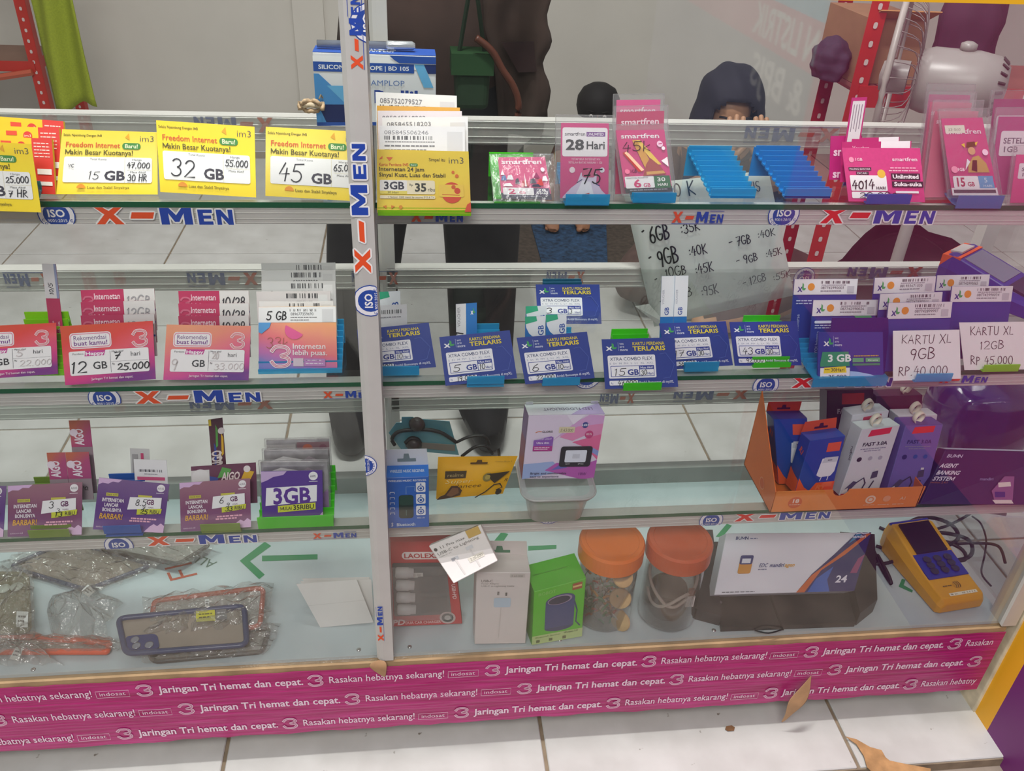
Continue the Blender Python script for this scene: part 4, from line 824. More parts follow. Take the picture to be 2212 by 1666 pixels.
slim('slim half white voucher above the 5 GB navy card', F_(710, 560), F_(853, 550), .07, y19+.04, 'half', hand='11')
slim('rear green tipped voucher above the 6 GB navy card', F_(1187, 575), F_(1330, 570), .06, y20+.045, 'peak', hand='20')
slim('left green tipped voucher above the 6 GB navy card', F_(1183, 645), F_(1320, 640), .06, y20+.026, 'peak', hand='18')
slim('right green tipped voucher above the 6 GB navy card', F_(1325, 632), F_(1465, 628), .06, y20+.024, 'peak', hand='10')
slim('left slim blue voucher in front of the handwritten sheet', G_(180, 355), G_(254, 353), .09, y23+.036, 'white', hand=None)
slim('right slim blue voucher in front of the handwritten sheet', G_(256, 353), G_(330, 352), .09, y23+.034, 'white', hand=None)

# ---- middle shelf, right: label packs and handwritten notes
def pack(label, tl, tr, Y, num, h=.10, group='navy label packs at the right'):
    T = card2('starter_pack', label, 'starter pack', tl, tr, h, Z2, M('2c4494', .35), Y, tilt=20, thick=.002, group=group); s = T.S; f = .0205/s.H
    s.rect(0, 1-f, 1, 1, 'e2dfe2'); xl_logo(s, .06, 1-f*.82, f*.6, .13, True); s.disc(.27, 1-f*.5, f*.24, 'e0912c'); s.bars(.42, 1-f*.3, .88, 1-f*.12, '3a3840', 30); s.greek(.43, 1-f*.42, .82, f*.07, '9a98a0', 12); s.t(num, .42, 1-f*.64, f*.17, '55535c', w=.37); s.greek(.42, 1-f*.8, .75, f*.07, '8a8890', 8); s.rect(.84, 1-f*.9, .95, 1-f*.45, 'c2bfc6'); s.rect(0, 1-f-.004, 1, 1-f, '25337c')
    return T
Yx = atZ(1840, 815, Z2).y
T = pack('rearmost navy label pack of the 3 GB stack', G_(925, 372), G_(1280, 370), Yx+.075, '087742990003'); s = T.S; s.t('YOUniverse', .12, .12, .05, 'b8c4e6', rot=PI/2); s.greek(.05, .68, .3, .015, 'c8d0ea', 4); s.greek(.05, .64, .3, .015, 'c8d0ea', 4); T.done()
T = pack('second navy label pack of the 3 GB stack', G_(1030, 490), G_(1395, 487), Yx+.04, '087742990026'); s = T.S
for k in range(5): s.disc(.13+.16*k, .77, .02, 'e6e6ee')
s.poly([(.64, .74), (.9, .74), (.94, .69), (.68, .69)], '3aa870'); s.rect(.04, .62, .3, .665, 'd8def0', .02); s.greek(.05, .58, .3, .015, 'c8d0ea', 4); s.greek(.05, .54, .3, .015, 'c8d0ea', 4); s.t('YOUniverse', .12, .12, .05, 'b8c4e6', rot=PI/2); T.done()
T = card('starter_pack', 'front navy pack reading 3 GB 30Hari 35.000', 'starter pack', [G_(1060, 670), G_(1420, 668), G_(1424, 935), G_(1055, 945)], Z2, M('303f94', .35), tilt=24, Y0=Yx, thick=.003); s = T.S
q = T.q; t_ = T.d*.018; xx_ = (q[1]-q[0]).normalized()
fl = [q[0]-T.n*.002+xx_*.016, q[0]-T.n*.002+xx_*.018+t_, q[1]-T.n*.002+xx_*.007+t_, q[1]-T.n*.002+xx_*.009, q[2]-T.n*.002+xx_*.002, q[2]-T.n*.002-xx_*.01, q[1]-T.n*.002-xx_*.01-t_*.3, q[0]-T.n*.002+xx_*.016-t_*.3]
T.part('dark_flap', extrude(fl, -T.n*.0006), M('23206e', .3))
xl_logo(s, .08, .72, .17, .15); s.rect(.225, .7, .23, .92, 'aab4dc'); s.t('we', .245, .86, .05, 'd6dcf0'); s.t('are', .245, .79, .05, 'd6dcf0'); s.t('more', .245, .72, .05, 'd6dcf0', b=.02)
s.poly([(.03, .38), (.06, .60), (.46, .60), (.48, .30), (.03, .30)], '35926a'); s.t('3 GB', .14, .40, .14, 'f2f4f2', w=.36, b=.04); s.rect(.03, .02, .48, .27, 'eceaf0'); s.poly([(.09, .28), (.42, .30), (.43, .17), (.08, .16)], 'f0d42c'); s.t('30Hari', .19, .195, .07, '3a3830', w=.21, b=.01); s.greek(.1, .23, .17, .02, '6a5a20', 2)
s.t('Rp', .06, .06, .045, '55536a', w=.05); s.t('35.000', .15, .05, .075, '3a3a5a', w=.28, b=.01); s.greek(.54, .5, .92, .02, 'd8b23c', 9); s.rect(.52, .38, .69, .47, '5aaa7c'); s.rect(.72, .38, .94, .47, '5aaa7c'); s.rect(.52, .31, .94, .355, '3f8a6a'); s.t('Gratis', .75, .40, .04, 'd8f0e0', w=.16)
s.poly([(.48, .03), (.95, .03), (.8, .12), (.6, .18), (.48, .2)], 'a8c4ee'); T.done()
stand('blue acrylic stand under the navy 3 GB stack', [G_(1020, 925), G_(1440, 920), G_(1440, 970), G_(1030, 970)], Z2, BLUEA, Yx-.001, .085, top=(1740, 722))
def note(label, quad, lines):
    T = card('handwritten_note', label, 'note', quad, Z2, M('eeecec', .6), tilt=24); s = T.S
    for txt, u, v, h, w in lines: s.pen(txt, u, v, h, w=w, pw=.075, col='2f2226')
    T.done(); return T.Y0
grp9, grp12 = 'navy label packs behind the left note', 'navy label packs behind the right note'
yn = note('left white handwritten note, 9 GB Rp.40.000', [G_(1478, 662), G_(1850, 655), G_(1858, 930), G_(1478, 942)], (('KARTU XL', .12, .74, .17, .76), ('9GB', .24, .42, .22, .4), ('RP.40.000', .07, .10, .17, .74)))
pack('rearmost navy label pack behind the left note', G_(1375, 365), G_(1718, 355), yn+.06, '081933671030', group=grp9).done(); pack('middle navy label pack behind the left note', G_(1405, 455), G_(1755, 443), yn+.04, '087742990011', group=grp9).done(); pack('nearest navy label pack behind the left note', G_(1452, 505), G_(1810, 498), yn+.022, '087742899997', group=grp9).done()
stand('blue acrylic stand under the left handwritten note', [G_(1610, 905), G_(1808, 895), G_(1805, 938), G_(1595, 942)], Z2, BLUEA, yn-.001, .07, .025)
yn2 = note('right white handwritten note with lime lip, Rp 45.000', [G_(1848, 615), (2222, 695), (2222, 798), G_(1878, 882)], (('KARTU XL', .14, .74, .17, .64), ('12GB', .26, .44, .17, .38), ('RP 45.000', .10, .12, .17, .66)))
pack('rear navy label pack behind the right note', G_(1725, 350), G_(2020, 345), yn2+.05, '087742990065', group=grp12).done(); pack('front navy label pack behind the right note', G_(1808, 412), G_(2150, 410), yn2+.028, '087742990034', group=grp12).done()
stand('lime acrylic stand under the right handwritten note', [G_(1985, 855), G_(2185, 845), G_(2180, 885), G_(1978, 890)], Z2, LIMEA, yn2-.001, .06, .025)
# big handwritten sheet hung at the rear of the case
YS = YB-.005
q = [atY(*p, YS) for p in ((1343, 402), (1660, 368), (1716, 638), (1413, 706))]
T = Thing('price_sheet', 'large white sheet with handwritten GB prices hanging at the back', 'paper', (q[2]+q[3])/2)
nu, nv = 12, 12; vs_ = []
for j in range(nv+1):
    for i in range(nu+1):
        u, v = i/nu, j/nv; p = (q[3]*(1-u)+q[2]*u)*(1-v)+(q[0]*(1-u)+q[1]*u)*v; vs_.append(p+V((0, -.002*math.sin(u*PI)*math.sin(v*3), 0)))
o = T.part('sheet', (vs_, [(j*(nu+1)+i, j*(nu+1)+i+1, (j+1)*(nu+1)+i+1, (j+1)*(nu+1)+i) for j in range(nv) for i in range(nu)]), M('e4e6e0', .7, 0, .03, 8), smooth=True); o.modifiers.new('t', 'SOLIDIFY').thickness = .0003
cf = [atY(1372, 662, YS-.012), atY(1402, 657, YS-.006), atY(1440, 700, YS-.001), atY(1418, 699, YS-.002)]
T.part('curled_corner', extrude(cf, (0, .0004, 0)), M('e4e6e0', .7))
s = T.surf(q, .0026)
for txt, x0, x1, py, h in (('10 K', 1452, 1515, 416, 26), ('AXIS', 1618, 1660, 390, 20), ('-', 1390, 1396, 512, 30), ('6GB', 1406, 1455, 520, 32), (':35K', 1474, 1520, 495, 20), ('- 7GB', 1580, 1632, 521, 20), (':40K', 1644, 1685, 497, 16), ('-', 1404, 1410, 566, 30), ('9GB', 1424, 1474, 572, 32), (':40K', 1491, 1534, 546, 20), ('- 9GB', 1594, 1644, 562, 18), (':45K', 1659, 1696, 542, 16),
    ('10GB', 1438, 1488, 596, 20), (':45K', 1504, 1546, 585, 20), ('- 12GB', 1606, 1660, 612, 18), (':55K', 1671, 1712, 598, 16), ('-', 1416, 1422, 612, 26), ('-', 1427, 1433, 658, 26), ('12GB', 1450, 1500, 646, 20), (':95K', 1516, 1555, 635, 20)):
    (u, v), (u1, v1) = s.uv(x0, py), s.uv(x1, py); s.pen(txt, u, v, h/290., w=max(u1-u, .01), pw=.1, col='2a2a2c', rot=math.radians(3))
T.done()
# ------------------------------------------------------------------ third shelf, left: purple price cards
PURP = ramp_mat('purple_card', [(0, '9c6c7c'), (.5, '84486c'), (1, '7e5080')], PI/2)
PURP2 = ramp_mat('deep_purple_card', [(0, '7a5a8e'), (.5, '5e3480'), (1, '64408c')], PI/2)
def purple_card(label, quad, mat, gb, days, price):
    T = card('price_card', label, 'price card', quad, Z3, mat, tilt=26, group='purple price cards on the third shelf'); s = T.S
    s.poly([(0, 1), (.33, 1), (.28, .94), (.2, .95), (.14, .90), (.06, .91), (0, .87)], 'd8b4dc'); s.poly([(.72, .0), (1, 0), (1, .14), (.95, .19), (.9, .13), (.85, .17), (.8, .12)], 'dcb8dc')
    s.disc(.89, .90, .075, 'f0eaee'); s.rect(.83, .795, .94, .805, 'f0eaee'); s.t('AXIS', .845, .875, .042, '5a5560', w=.09)
    s.rect(.13, .67, .30, .73, 'c9c04a'); s.t('PAKE AXIS', .14, .683, .03, '4a3a30', w=.15); s.rect(.58, .69, .78, .735, 'c9c04a')
    for k, w in enumerate(('INTERNETAN', 'LANCAR', 'BONUSNYA')): s.t(w, .08 if k == 0 else (.12 if k == 1 else .10), .56-.095*k, .065, 'efe4ec', w=(.31, .2, .27)[k], b=.035)
    s.t('BARBAR!', .065, .225, .10, 'e2a83c', w=.33, b=.02, sh=.1); s.poly([(.45, .43), (.92, .49), (.92, .71), (.47, .68)], 'f0eef0'); s.t('GB', .71, .56, .095, '6a2f5e', w=.11, b=.03); s.t('HARI', .74, .485, .03, '6a2f5e', w=.08)
    s.poly([(.59, .34), (.93, .39), (.94, .49), (.59, .45)], 'cfd23c'); s.t('RIBU', .77, .385, .07, '4a3a34', w=.14, b=.02); s.t('axis.co.id', .04, .055, .035, 'd8c0d4', w=.17); s.greek(.52, .25, .88, .03, 'f0b0c8', 8); s.greek(.5, .2, .8, .03, 'f0b0c8', 6)
    s.pen(gb, .56, .53, .12, w=.16 if len(gb) > 1 else .07, pw=.1); s.pen(days, .66, .45, .08, w=.05, pw=.12); s.pen(price, .64, .37, .09, w=.11, pw=.15); return T
T = purple_card('sliver of a purple price card at the left edge', [(-150, 1052), (14, 1050), (7, 1160), (-152, 1170)], PURP2, '2', '3', '10'); T.done()
T = purple_card('leftmost whole faded purple price card, 3 GB 13 RIBU', [H_(48, 525), H_(492, 503), H_(488, 815), H_(45, 830)], PURP, '3', '3', '13'); T.done(); y31 = T.Y0
T = purple_card('deep purple price card handwritten 8.5 GB 25 RIBU', [H_(592, 475), H_(1012, 515), H_(975, 805), H_(555, 785)], PURP2, '8.5', '7', '25'); T.done(); y32 = T.Y0
T = purple_card('faded purple price card beside the bold stack, 33 RIBU', [H_(1072, 508), H_(1493, 480), H_(1500, 770), H_(1080, 800)], PURP, '6', '9', '33'); T.done(); y33 = T.Y0
OLIVE = see_through('olive_acrylic', (.5, .75, .2), .8, .1, '7a9a34', .8)
stand('olive acrylic stand under the leftmost whole purple card', [H_(170, 790), H_(415, 780), H_(418, 825), H_(175, 832)], Z3, OLIVE, y31-.001, .05, top=(150, 1027))
stand('blue acrylic stand under the deep purple card', [H_(612, 755), H_(845, 765), H_(845, 808), H_(622, 800)], Z3, see_through('mid_blue_acrylic', (.1, .4, .85), .8, .1, '1d63c0', .7), y32-.001, .05, top=(320, 1020))
stand('olive acrylic stand under the purple card beside the bold stack', [H_(1200, 760), H_(1435, 740), H_(1435, 780), H_(1200, 800)], Z3, OLIVE, y33-.001, .05, .025)
def aigo(label, tl, tr, h, Y, z=None, tilt=20):
    T = card2('voucher_card', label, 'voucher card', tl, tr, h, z or Z3, ramp_mat('magenta_voucher', [(0, 'c0664e'), (.3, 'b04878'), (1, '9c3c78')], 1.3), Y, tilt=tilt, group='small magenta vouchers on the third shelf'); s = T.S
    f = min(1, .036/s.H); s.rect(0, 0, 1, 1-f, '9a8a92'); s.t('AIGO', .62, 1-f*.92, f*.30*s.H/s.H, 'ece0ea', rot=PI/2, b=.04, sx=.62*f*s.H/.036*.9); s.disc(.18, 1-f*.45, f*.14, 'e8d8e4'); s.pen('15', .8, max(.02, 1-f*1.45), .07, pw=.2, rot=PI/2); T.done()
aigo('left small magenta voucher above the leftmost purple card', H_(278, 328), H_(388, 325), .065, y31+.022)
aigo('right small magenta voucher above the leftmost purple card', H_(390, 325), H_(530, 322), .065, y31+.022)
aigo('topmost magenta voucher above the leftmost purple card', H_(410, 135), H_(535, 133), .10, y31+.04)
T = card2('voucher_card', 'white barcoded voucher above the 8.5 GB purple card', 'voucher card', H_(798, 365), H_(995, 372), .055, Z3, M('e8e6e8', .4), y32+.02); s = T.S; s.bars(.15, .70, .85, .76, '5a5860', 30); s.rect(.08, .5, .92, .58, 'd0507e'); s.greek(.15, .4, .85, .02, '9a98a0', 10); s.greek(.3, .64, .7, .02, '9a98a0', 6); T.done()
T = card2('voucher_card', 'pale grey voucher standing behind the white barcoded voucher', 'voucher card', H_(775, 300), H_(890, 305), .075, Z3, M('c4c2c2', .4), y32+.036); s = T.S; s.rect(.55, .7, .7, .92, 'c03a6a'); s.rect(.1, .4, .4, .9, '9a9698'); T.done()
COLR = [('e8c82c', .12, .3), ('c8402c', .4, .2), ('3a4a9a', .3, .6), ('e8dcd8', .6, .5), ('d04a8a', .75, .3), ('e0b02c', .85, .7), ('5aa04a', .5, .8)]
def burst(s):
    for c, u, v in COLR: s.poly([(u-.1, v-.12), (u+.06, v-.1), (u+.12, v+.08), (u-.02, v+.14)], c)
    s.ell(.86, .86, .0045/s.W, .0045/s.H, 'e6dcdc')
T = card2('voucher_card', 'tall slim dark voucher with colourful print leaning sideways', 'voucher card', H_(1243, 130), H_(1328, 117), .13, Z3, M('5a3040', .35), y33+.045, tilt=18); burst(T.S); T.S.t('AIGO', .75, .45, .10, 'e8dcd8', rot=PI/2, b=.03, sx=.55); T.S.rect(.02, .93, .2, 1, 'e8d040'); T.done()
T = card2('voucher_card', 'wide colourful voucher card above the purple card beside the bold stack', 'voucher card', H_(1140, 410), H_(1528, 385), .055, Z3, M('6a3450', .35), y33+.018); burst(T.S); T.S.rect(0, 0, .28, .9, 'd8d4d4'); T.S.disc(.14, .72, .2, 'e4e0e0'); T.S.t('AIGO', .46, .62, .18, 'ecd8d8', w=.28, b=.05, sh=.15); T.S.pen('33k', .18, .4, .08, w=.12, pw=.12); T.done()
grp = 'packs of the 3GB 35 RIBU stack'
SILV = M('b9b4b6', .22, .55, .3, 60)
for k, (tl, tr, lab) in enumerate(((H_(1590, 255), H_(1965, 245), 'rearmost foil pack of the 3GB stack'), (H_(1575, 315), H_(1958, 310), 'middle silver foil pack of the 3GB stack'), (H_(1555, 385), H_(1955, 380), 'foremost silver foil pack behind the 3GB card'))):
    T = card2('foil_pack', lab, 'starter pack', tl, tr, .10, Z3, SILV, .085-.018*k, tilt=18, thick=.004, group=grp); s = T.S
    if k == 0: s.rect(.0, .74, .46, .93, 'c2bcbc'); s.t('0838058470544', .05, .80, .06, '5a5458', w=.36); s.rect(.48, .72, 1, .96, '8a5a66'); s.disc(.65, .85, .08, 'c85a34'); s.disc(.9, .86, .06, '7a2a4c')
    else: s.poly([(.05, .8), (.4, .72), (.6, .84), (.3, .9)], 'e6e2e2'); s.poly([(.5, .75), (.9, .8), (.7, .9)], '9a8a94'); s.poly([(.9, .1), (.99, .1), (.99, .5), (.9, .4)], '8a5a9a')
    pouch(T, .002, .003); T.done()
T = card('price_card', 'bold purple card reading 3GB MULAI 35RIBU', 'price card', [H_(1558, 440), H_(1925, 432), H_(1930, 745), H_(1568, 765)], Z3, M('553090', .35), tilt=22, thick=.002); s = T.S; y34 = T.Y0
s.poly([(0, 1), (.42, 1), (.36, .93), (.2, .90), (.1, .84), (0, .8)], 'c8aed8'); s.disc(.85, .9, .08, 'f0eef2'); s.t('AXIS', .80, .875, .04, '4a4060', w=.09, b=.02); s.rect(.78, .795, .92, .803, 'f0eef2'); s.poly([(.06, .37), (.90, .42), (.91, .73), (.08, .70)], 'efeef2'); s.t('3GB', .18, .40, .28, '5a2c94', w=.62, b=.05)
s.poly([(.26, .24), (.88, .27), (.88, .40), (.26, .36)], 'd2d63a'); s.t('MULAI', .30, .275, .06, '4a4040', w=.19, b=.02, rot=.03); s.t('35RIBU', .51, .275, .085, '3a3430', w=.35, b=.02, rot=.03); s.poly([(.55, .02), (1, .02), (1, .22), (.92, .12), (.78, .1), (.7, .06)], 'cda8d4'); s.poly([(0, 0), (.98, 0), (.98, .06), (.8, .12), (.0, .1)], '8a9a3a'); s.greek(.05, .05, .25, .02, 'b8c06a', 3); s.t('PLAYDAY', .74, .04, .03, '6a6a2a', w=.16); T.done()
stand('green acrylic stand under the 3GB 35 RIBU stack', [(557, 1118), (720, 1112), (720, 1137), (557, 1142)], Z3, GREENA, y34-.001, .075, top=(715, 1004))

# ------------------------------------------------------------------ boxes
def pbox(name, label, quad, z, depth, mat, tilt=6, cat='box', group=None, Y0=None, yaw=False, back=None, part='carton'):
    """product box: front face from the photograph, foot on the shelf, body running back"""
    t = math.radians(tilt); z = z+depth*math.sin(t)
    if yaw:
        bl, br = atZ(*quad[3], z), atZ(*quad[2], z); ex = (br-bl); ex.z = 0; ex.normalize()
    else: ex = V((1, 0, 0)); bl = None
    dn = V((-ex.y, ex.x, 0)); d = dn*math.sin(t)+V((0, 0, math.cos(t))); n = ex.cross(d)
    if yaw: p0 = bl
    else:
        lo = max(quad[2:], key=lambda p: p[1]); Y = Y0 if Y0 is not None else max(atZ(lo[0], lo[1], z+.0005).y, .003); p0 = V((0, Y, z))
    q = [on_plane(px, py, p0, n) for px, py in quad]
    for i in (2, 3): q[i].z = max(q[i].z, z+.0003)
    T = Thing(name, label, cat, (q[2]+q[3])/2, group); T.q = q; T.n = n; T.d = d; T.dv = -n*depth; T.ex = ex
    T.body = T.part(part, slab(q, T.dv), mat); bevel(T.body, .0008, 1)
    T.S = T.surf(q); T.TOP = T.surf([q[0]+T.dv, q[1]+T.dv, q[1], q[0]]); T.LEFT = T.surf([q[0]+T.dv, q[0], q[3], q[3]+T.dv]); T.RIGHT = T.surf([q[1], q[1]+T.dv, q[2]+T.dv, q[2]])
    return T
def tab_hole(s, u, v, w, h, col):
    s.poly([(u-w, v-h*.4), (u+w, v-h*.4), (u+w, v), (u+w*.35, v), (u+w*.25, v+h*.6), (u-w*.25, v+h*.6), (u-w*.35, v), (u-w, v)], col)
# silicone envelope box at the rear of the top shelf, with a pen on it
T = pbox('envelope_box', 'blue and white envelope box standing behind the post', [B(115, 375), B(1005, 405), B(1005, 900), B(150, 905)], Z1, .045, M('e6e8ec', .4), tilt=2, Y0=.235); s = T.S; BL_, LB = '2450a4', '6ab4e4'
s.rect(0, .80, 1, .96 if False else .955, 'eef0f2'); s.rect(0, .75, .82, .88, BL_); s.t('SILICONE ENVELOPE | BD 105', .04, .785, .055, 'f0f2f6', w=.74, b=.02); s.poly([(.82, .88), (.90, .88), (.98, .55), (.90, .55)], LB); s.poly([(.9, .88), (1, .88), (1, .75), (.935, .75)], '1c2f6a'); s.poly([(0, .72), (.04, .72), (.30, .30), (.30, 0), (0, 0)], '4a90d0'); s.poly([(.10, .56), (.24, .56), (.30, .42), (.30, .22)], LB); s.poly([(.02, .30), (.30, .30), (.30, .05), (.08, .05)], '16275e'); s.rect(0, 0, 1, .05, BL_)
s.t('AMPLOP', .46, .57, .075, '5a7ab8', w=.28, b=-.005); s.t('Brdlik', .48, .33, .17, '27489e', w=.42, b=.03); s.greek(.5, .15, .9, .02, '7a86a8', 8); s.poly([(.62, .99), (1, .99), (1, .89), (.70, .89), (.66, .93)], BL_)
s2 = T.TOP; s2.rect(0, 0, 1, 1, '2f58b0'); s2.t('AMPLOP', .45, .3, .4, 'e8ecf4', w=.22, b=.02); T.done()
pq = T.q; pa = pq[0]+T.dv*.5+T.ex*.004+V((0, 0, .0062)); pb = pa+T.ex*.118
P = Thing('pen', 'clear silver pen lying on top of the blue envelope box', 'pen', pa); P.part('barrel', tube([pa, pa+(pb-pa)*.72], .0045, 12), see_through('pen_barrel', (.6, .62, .66), 1.5, .1, '8a90a0', .5), smooth=True)
P.part('cap', tube([pa+(pb-pa)*.70, pa+(pb-pa)*.72, pa+(pb-pa)*.97, pb], [.0045, .0054, .0054, .003], 12), M('c6c8cc', .2, .7), smooth=True); P.part('clip', slab([pa+(pb-pa)*.72+V((0, -.006, .002)), pb+V((0, -.006, .002)), pb+V((0, -.006, -.001)), pa+(pb-pa)*.72+V((0, -.006, -.001))], (0, .001, 0)), M('dfe0e2', .2, .8)); P.done()
c = atY(672, 229, .228); pts = []
for k in range(24): a = 2*PI*k/24; pts.append(c+V((.014*math.cos(a), .003*math.sin(5*a), .006*math.sin(a)+.0015*math.sin(7*a))))
P = Thing('braided_trinket', 'small beige braided trinket beside the blue envelope box', 'trinket', c+V((0, 0, -.012))); P.part('braid', tube(pts, .0028, 8, True), M('c4a684', .7, 0, .5, 260), smooth=True)
P.part('braid', tube([c+V((-.011, 0, 0)), c+V((0, -.002, .002)), c+V((.011, 0, -.001))], .003, 8), M('d8c4a8', .7, 0, .5, 260), smooth=True)
P.part('hook', tube([c+V((.01, .002, .008)), c+V((.012, .006, .012)), c+V((.014, .007, .008))], .001, 6), M('8a7a60', .5)); P.done()

# ---- third shelf: blue receiver box
T = pbox('receiver_box', 'blue boxed wireless music receiver with white hang tab', [I_(250, 700), I_(575, 690), I_(577, 1068), I_(258, 1080)], Z3, .03, M('2a66c0', .35), tilt=4); s = T.S
s.t('WIRELESS MUSIC RECEIVER', .06, .92, .035, 'e4ecf6', w=.88, b=.015); s.rect(.30, .20, .64, .66, '17302c', .05); s.rect(.31, .46, .63, .65, '1d463c', .05); s.line([(.47, .26), (.47, .36)], .012, '4a6a66'); s.line([(.47, .68), (.47, .82), (.67, .82), (.67, .74)], .008, '8ab0e0')
for k in range(3):
    v = .71-.225*k; s.rect(.70, v, .92, v+.19, 'eef2f6', .02); s.disc(.81, v+.075, .055, '2a5cae'); s.disc(.81, v+.075, .038, 'eef2f6'); s.disc(.81, v+.075, .022, '2a5cae'); s.disc(.81, v+.155, .014, '2a5cae')
for k in range(5): s.line([(.10, .70-.1*k), (.10, .73-.1*k), (.20, .73-.1*k), (.20, .70-.1*k)], .012, 'dce8f4')
s.t('Bluetooth', .24, .06, .06, 'd4e2f2', w=.44, b=.02); s.line([(.12, .06), (.16, .12), (.14, .14), (.14, .05), (.16, .07), (.12, .12)], .008, 'dce8f4'); s.t('REC-35', .72, .20, .03, 'dce8f4', w=.18)
T.TOP.rect(0, 0, 1, 1, '1b76da'); T.TOP.t('WIRELESS MUSIC RECEIVER', .1, .35, .2, 'dce8f6', w=.8, b=.02)
q = T.q; bk = T.dv*.9; tq = [q[0]+bk+V((0, 0, .0145+.012)), q[1]+bk+V((-.002, 0, .0145+.012)), q[1]+bk, q[0]+bk]
tb = T.part('hang_tab', slab(tq, -T.n*.0006), M('d9dde0', .5)); s3 = T.surf(tq); tab_hole(s3, .5, .45, .22, .5, '7a8a88'); T.done()
# neckband earphones in a teal backed clear pouch
YE = .15
def at(px, py, y=YE): return atY(px, py, y)
T = Thing('earphone_pouch', 'neckband earphones in a clear pouch with teal card', 'earphones', V((at(910, 980).x, YE, Z3)))
tp = [I_(275, 365), I_(330, 290), I_(372, 290), I_(372, 247), I_(455, 247), I_(470, 258), I_(730, 280), I_(800, 530), I_(370, 490)]
P_ = [at(*p) for p in tp]; P_[-2].z = max(P_[-2].z, Z3+.002); T.part('teal_card', extrude(P_, (0, .001, 0)), see_through('teal_film', (.35, .6, .65), 1.2, .2, '5d98a4', .8))
T.part('grey_card', slab([at(*I_(400, 430), YE-.002), at(*I_(770, 455), YE-.002), at(*I_(770, 500), YE-.002), at(*I_(400, 470), YE-.002)], (0, .001, 0)), M('7a766e', .6))
for pts, r in (([I_(320, 455), I_(300, 410), I_(340, 360), I_(430, 342), I_(560, 340), I_(660, 360), I_(730, 400), I_(780, 435)], .0028), ([I_(780, 435), I_(870, 395), I_(970, 385), I_(1010, 410), I_(1025, 450)], .0022), ([I_(820, 540), I_(900, 480), I_(960, 460), I_(1010, 470), I_(1050, 520)], .0024), ([I_(400, 440), I_(440, 405), I_(490, 412), I_(510, 440)], .003)):
    T.part('cable', tube(spline([at(*p, YE-.006) for p in pts], 4), r, 8), M('1d1b1b', .5), smooth=True)
for p in ((480, 320), (455, 470)): T.part('earbud', lathe(at(*I_(*p), YE-.012), [(0, -.002), (.008, 0), (.012, .006), (.009, .012), (0, .013)], 16, V((.2, 1, 0))), M('3a2f2c', .4), smooth=True)
T.done()
# yellow earphone pouch
q4 = [I_(645, 555), I_(1242, 548), I_(1130, 830), I_(630, 870)]
Yp = atZ(*q4[3], Z3+.001).y; pn = V((0, -math.cos(.3), math.sin(.3))); q = [on_plane(px, py, (0, Yp, Z3), pn) for px, py in q4]
T = Thing('earphone_packet', 'yellow zip packet of wired earphones on the third shelf', 'packet', (q[2]+q[3])/2)
vs_, fs = [], []; nu, nv = 14, 8
for sgn in (1, -1):
    for j in range(nv+1):
        for i in range(nu+1):
            u, v = i/nu, j/nv; p = (q[3]*(1-u)+q[2]*u)*(1-v)+(q[0]*(1-u)+q[1]*u)*v; bul = .012*(math.sin(PI*u)**.6)*(math.sin(PI*min(v*1.25, 1))**.6 if v < .8 else 0)
            vs_.append(p+pn*(sgn*(bul*.5)+.0003*sgn)-pn*.006)
    k = 0 if sgn == 1 else (nu+1)*(nv+1)
    for j in range(nv):
        for i in range(nu):
            f = (k+j*(nu+1)+i, k+j*(nu+1)+i+1, k+(j+1)*(nu+1)+i+1, k+(j+1)*(nu+1)+i); fs.append(f if sgn == 1 else f[::-1])
T.part('packet_bag', (vs_, fs), M('e9ac14', .3, 0, .05, 30), smooth=True); s = T.surf(q, .0012); s.lift = .0012
tab_hole(s, .52, .90, .11, .1, '5a3c10'); s.t('realme Buds 2', .72, .90, .03, '8a6414', w=.22); s.rect(.10, .52, .38, .70, '4a3a20'); s.t('realme', .13, .56, .08, 'b8a26a', w=.22); s.t('Super', .10, .40, .10, 'f0d890', w=.38, sh=.35, b=-.01); s.t('elancee', .20, .28, .09, '4a3616', w=.42, sh=.35, b=-.01)
s.poly([(.0, .02), (.05, .10), (.12, .14), (.20, .34), (.28, .34), (.36, .22), (.34, .10), (.2, .05)], '4a2f1c'); s.poly([(.14, .12), (.22, .30), (.30, .28), (.32, .16), (.22, .08)], '7a5234'); s.disc(.68, .52, .11, '8a7a3a'); s.poly([(.66, .60), (.78, .62), (.96, .66), (.86, .46), (.80, .36), (.74, .44)], '3a2c18'); s.disc(.68, .52, .06, 'b09a4a')
s.line([(.58, .02), (.70, .14), (.80, .32), (.88, .34), (.93, .24), (.86, .18)], .03, '33261a'); s.disc(.90, .12, .075, '33261a'); s.t('R', .92, .40, .08, '5a431c', w=.05, sh=.2); T.done()
# plastic tub
cB = atZ(1195, 1098, Z3+.001); cB.y = max(cB.y, .052)
T = Thing('plastic_tub', 'clear plastic food tub holding the floodlight box', 'tub', cB)
def rrect(c, w, d, r, z, n=6):
    P = []
    for sx, sy, a in ((1, 1, 0), (-1, 1, 90), (-1, -1, 180), (1, -1, 270)): P += [V((c.x+sx*(w-r)+a_, c.y+sy*(d-r)+b_, z)) for a_, b_ in arc(0, 0, r, r, a, a+90, n)]
    return P
rings = [rrect(cB, .034, .032, .014, Z3+.001), rrect(cB, .037, .035, .015, Z3+.004), rrect(cB, .044, .042, .018, Z3+.046), rrect(cB, .049, .047, .02, Z3+.047), rrect(cB, .0505, .0485, .02, Z3+.051), rrect(cB, .0505, .0485, .02, Z3+.0535), rrect(cB, .049, .047, .019, Z3+.0535), rrect(cB, .043, .041, .017, Z3+.0525)]
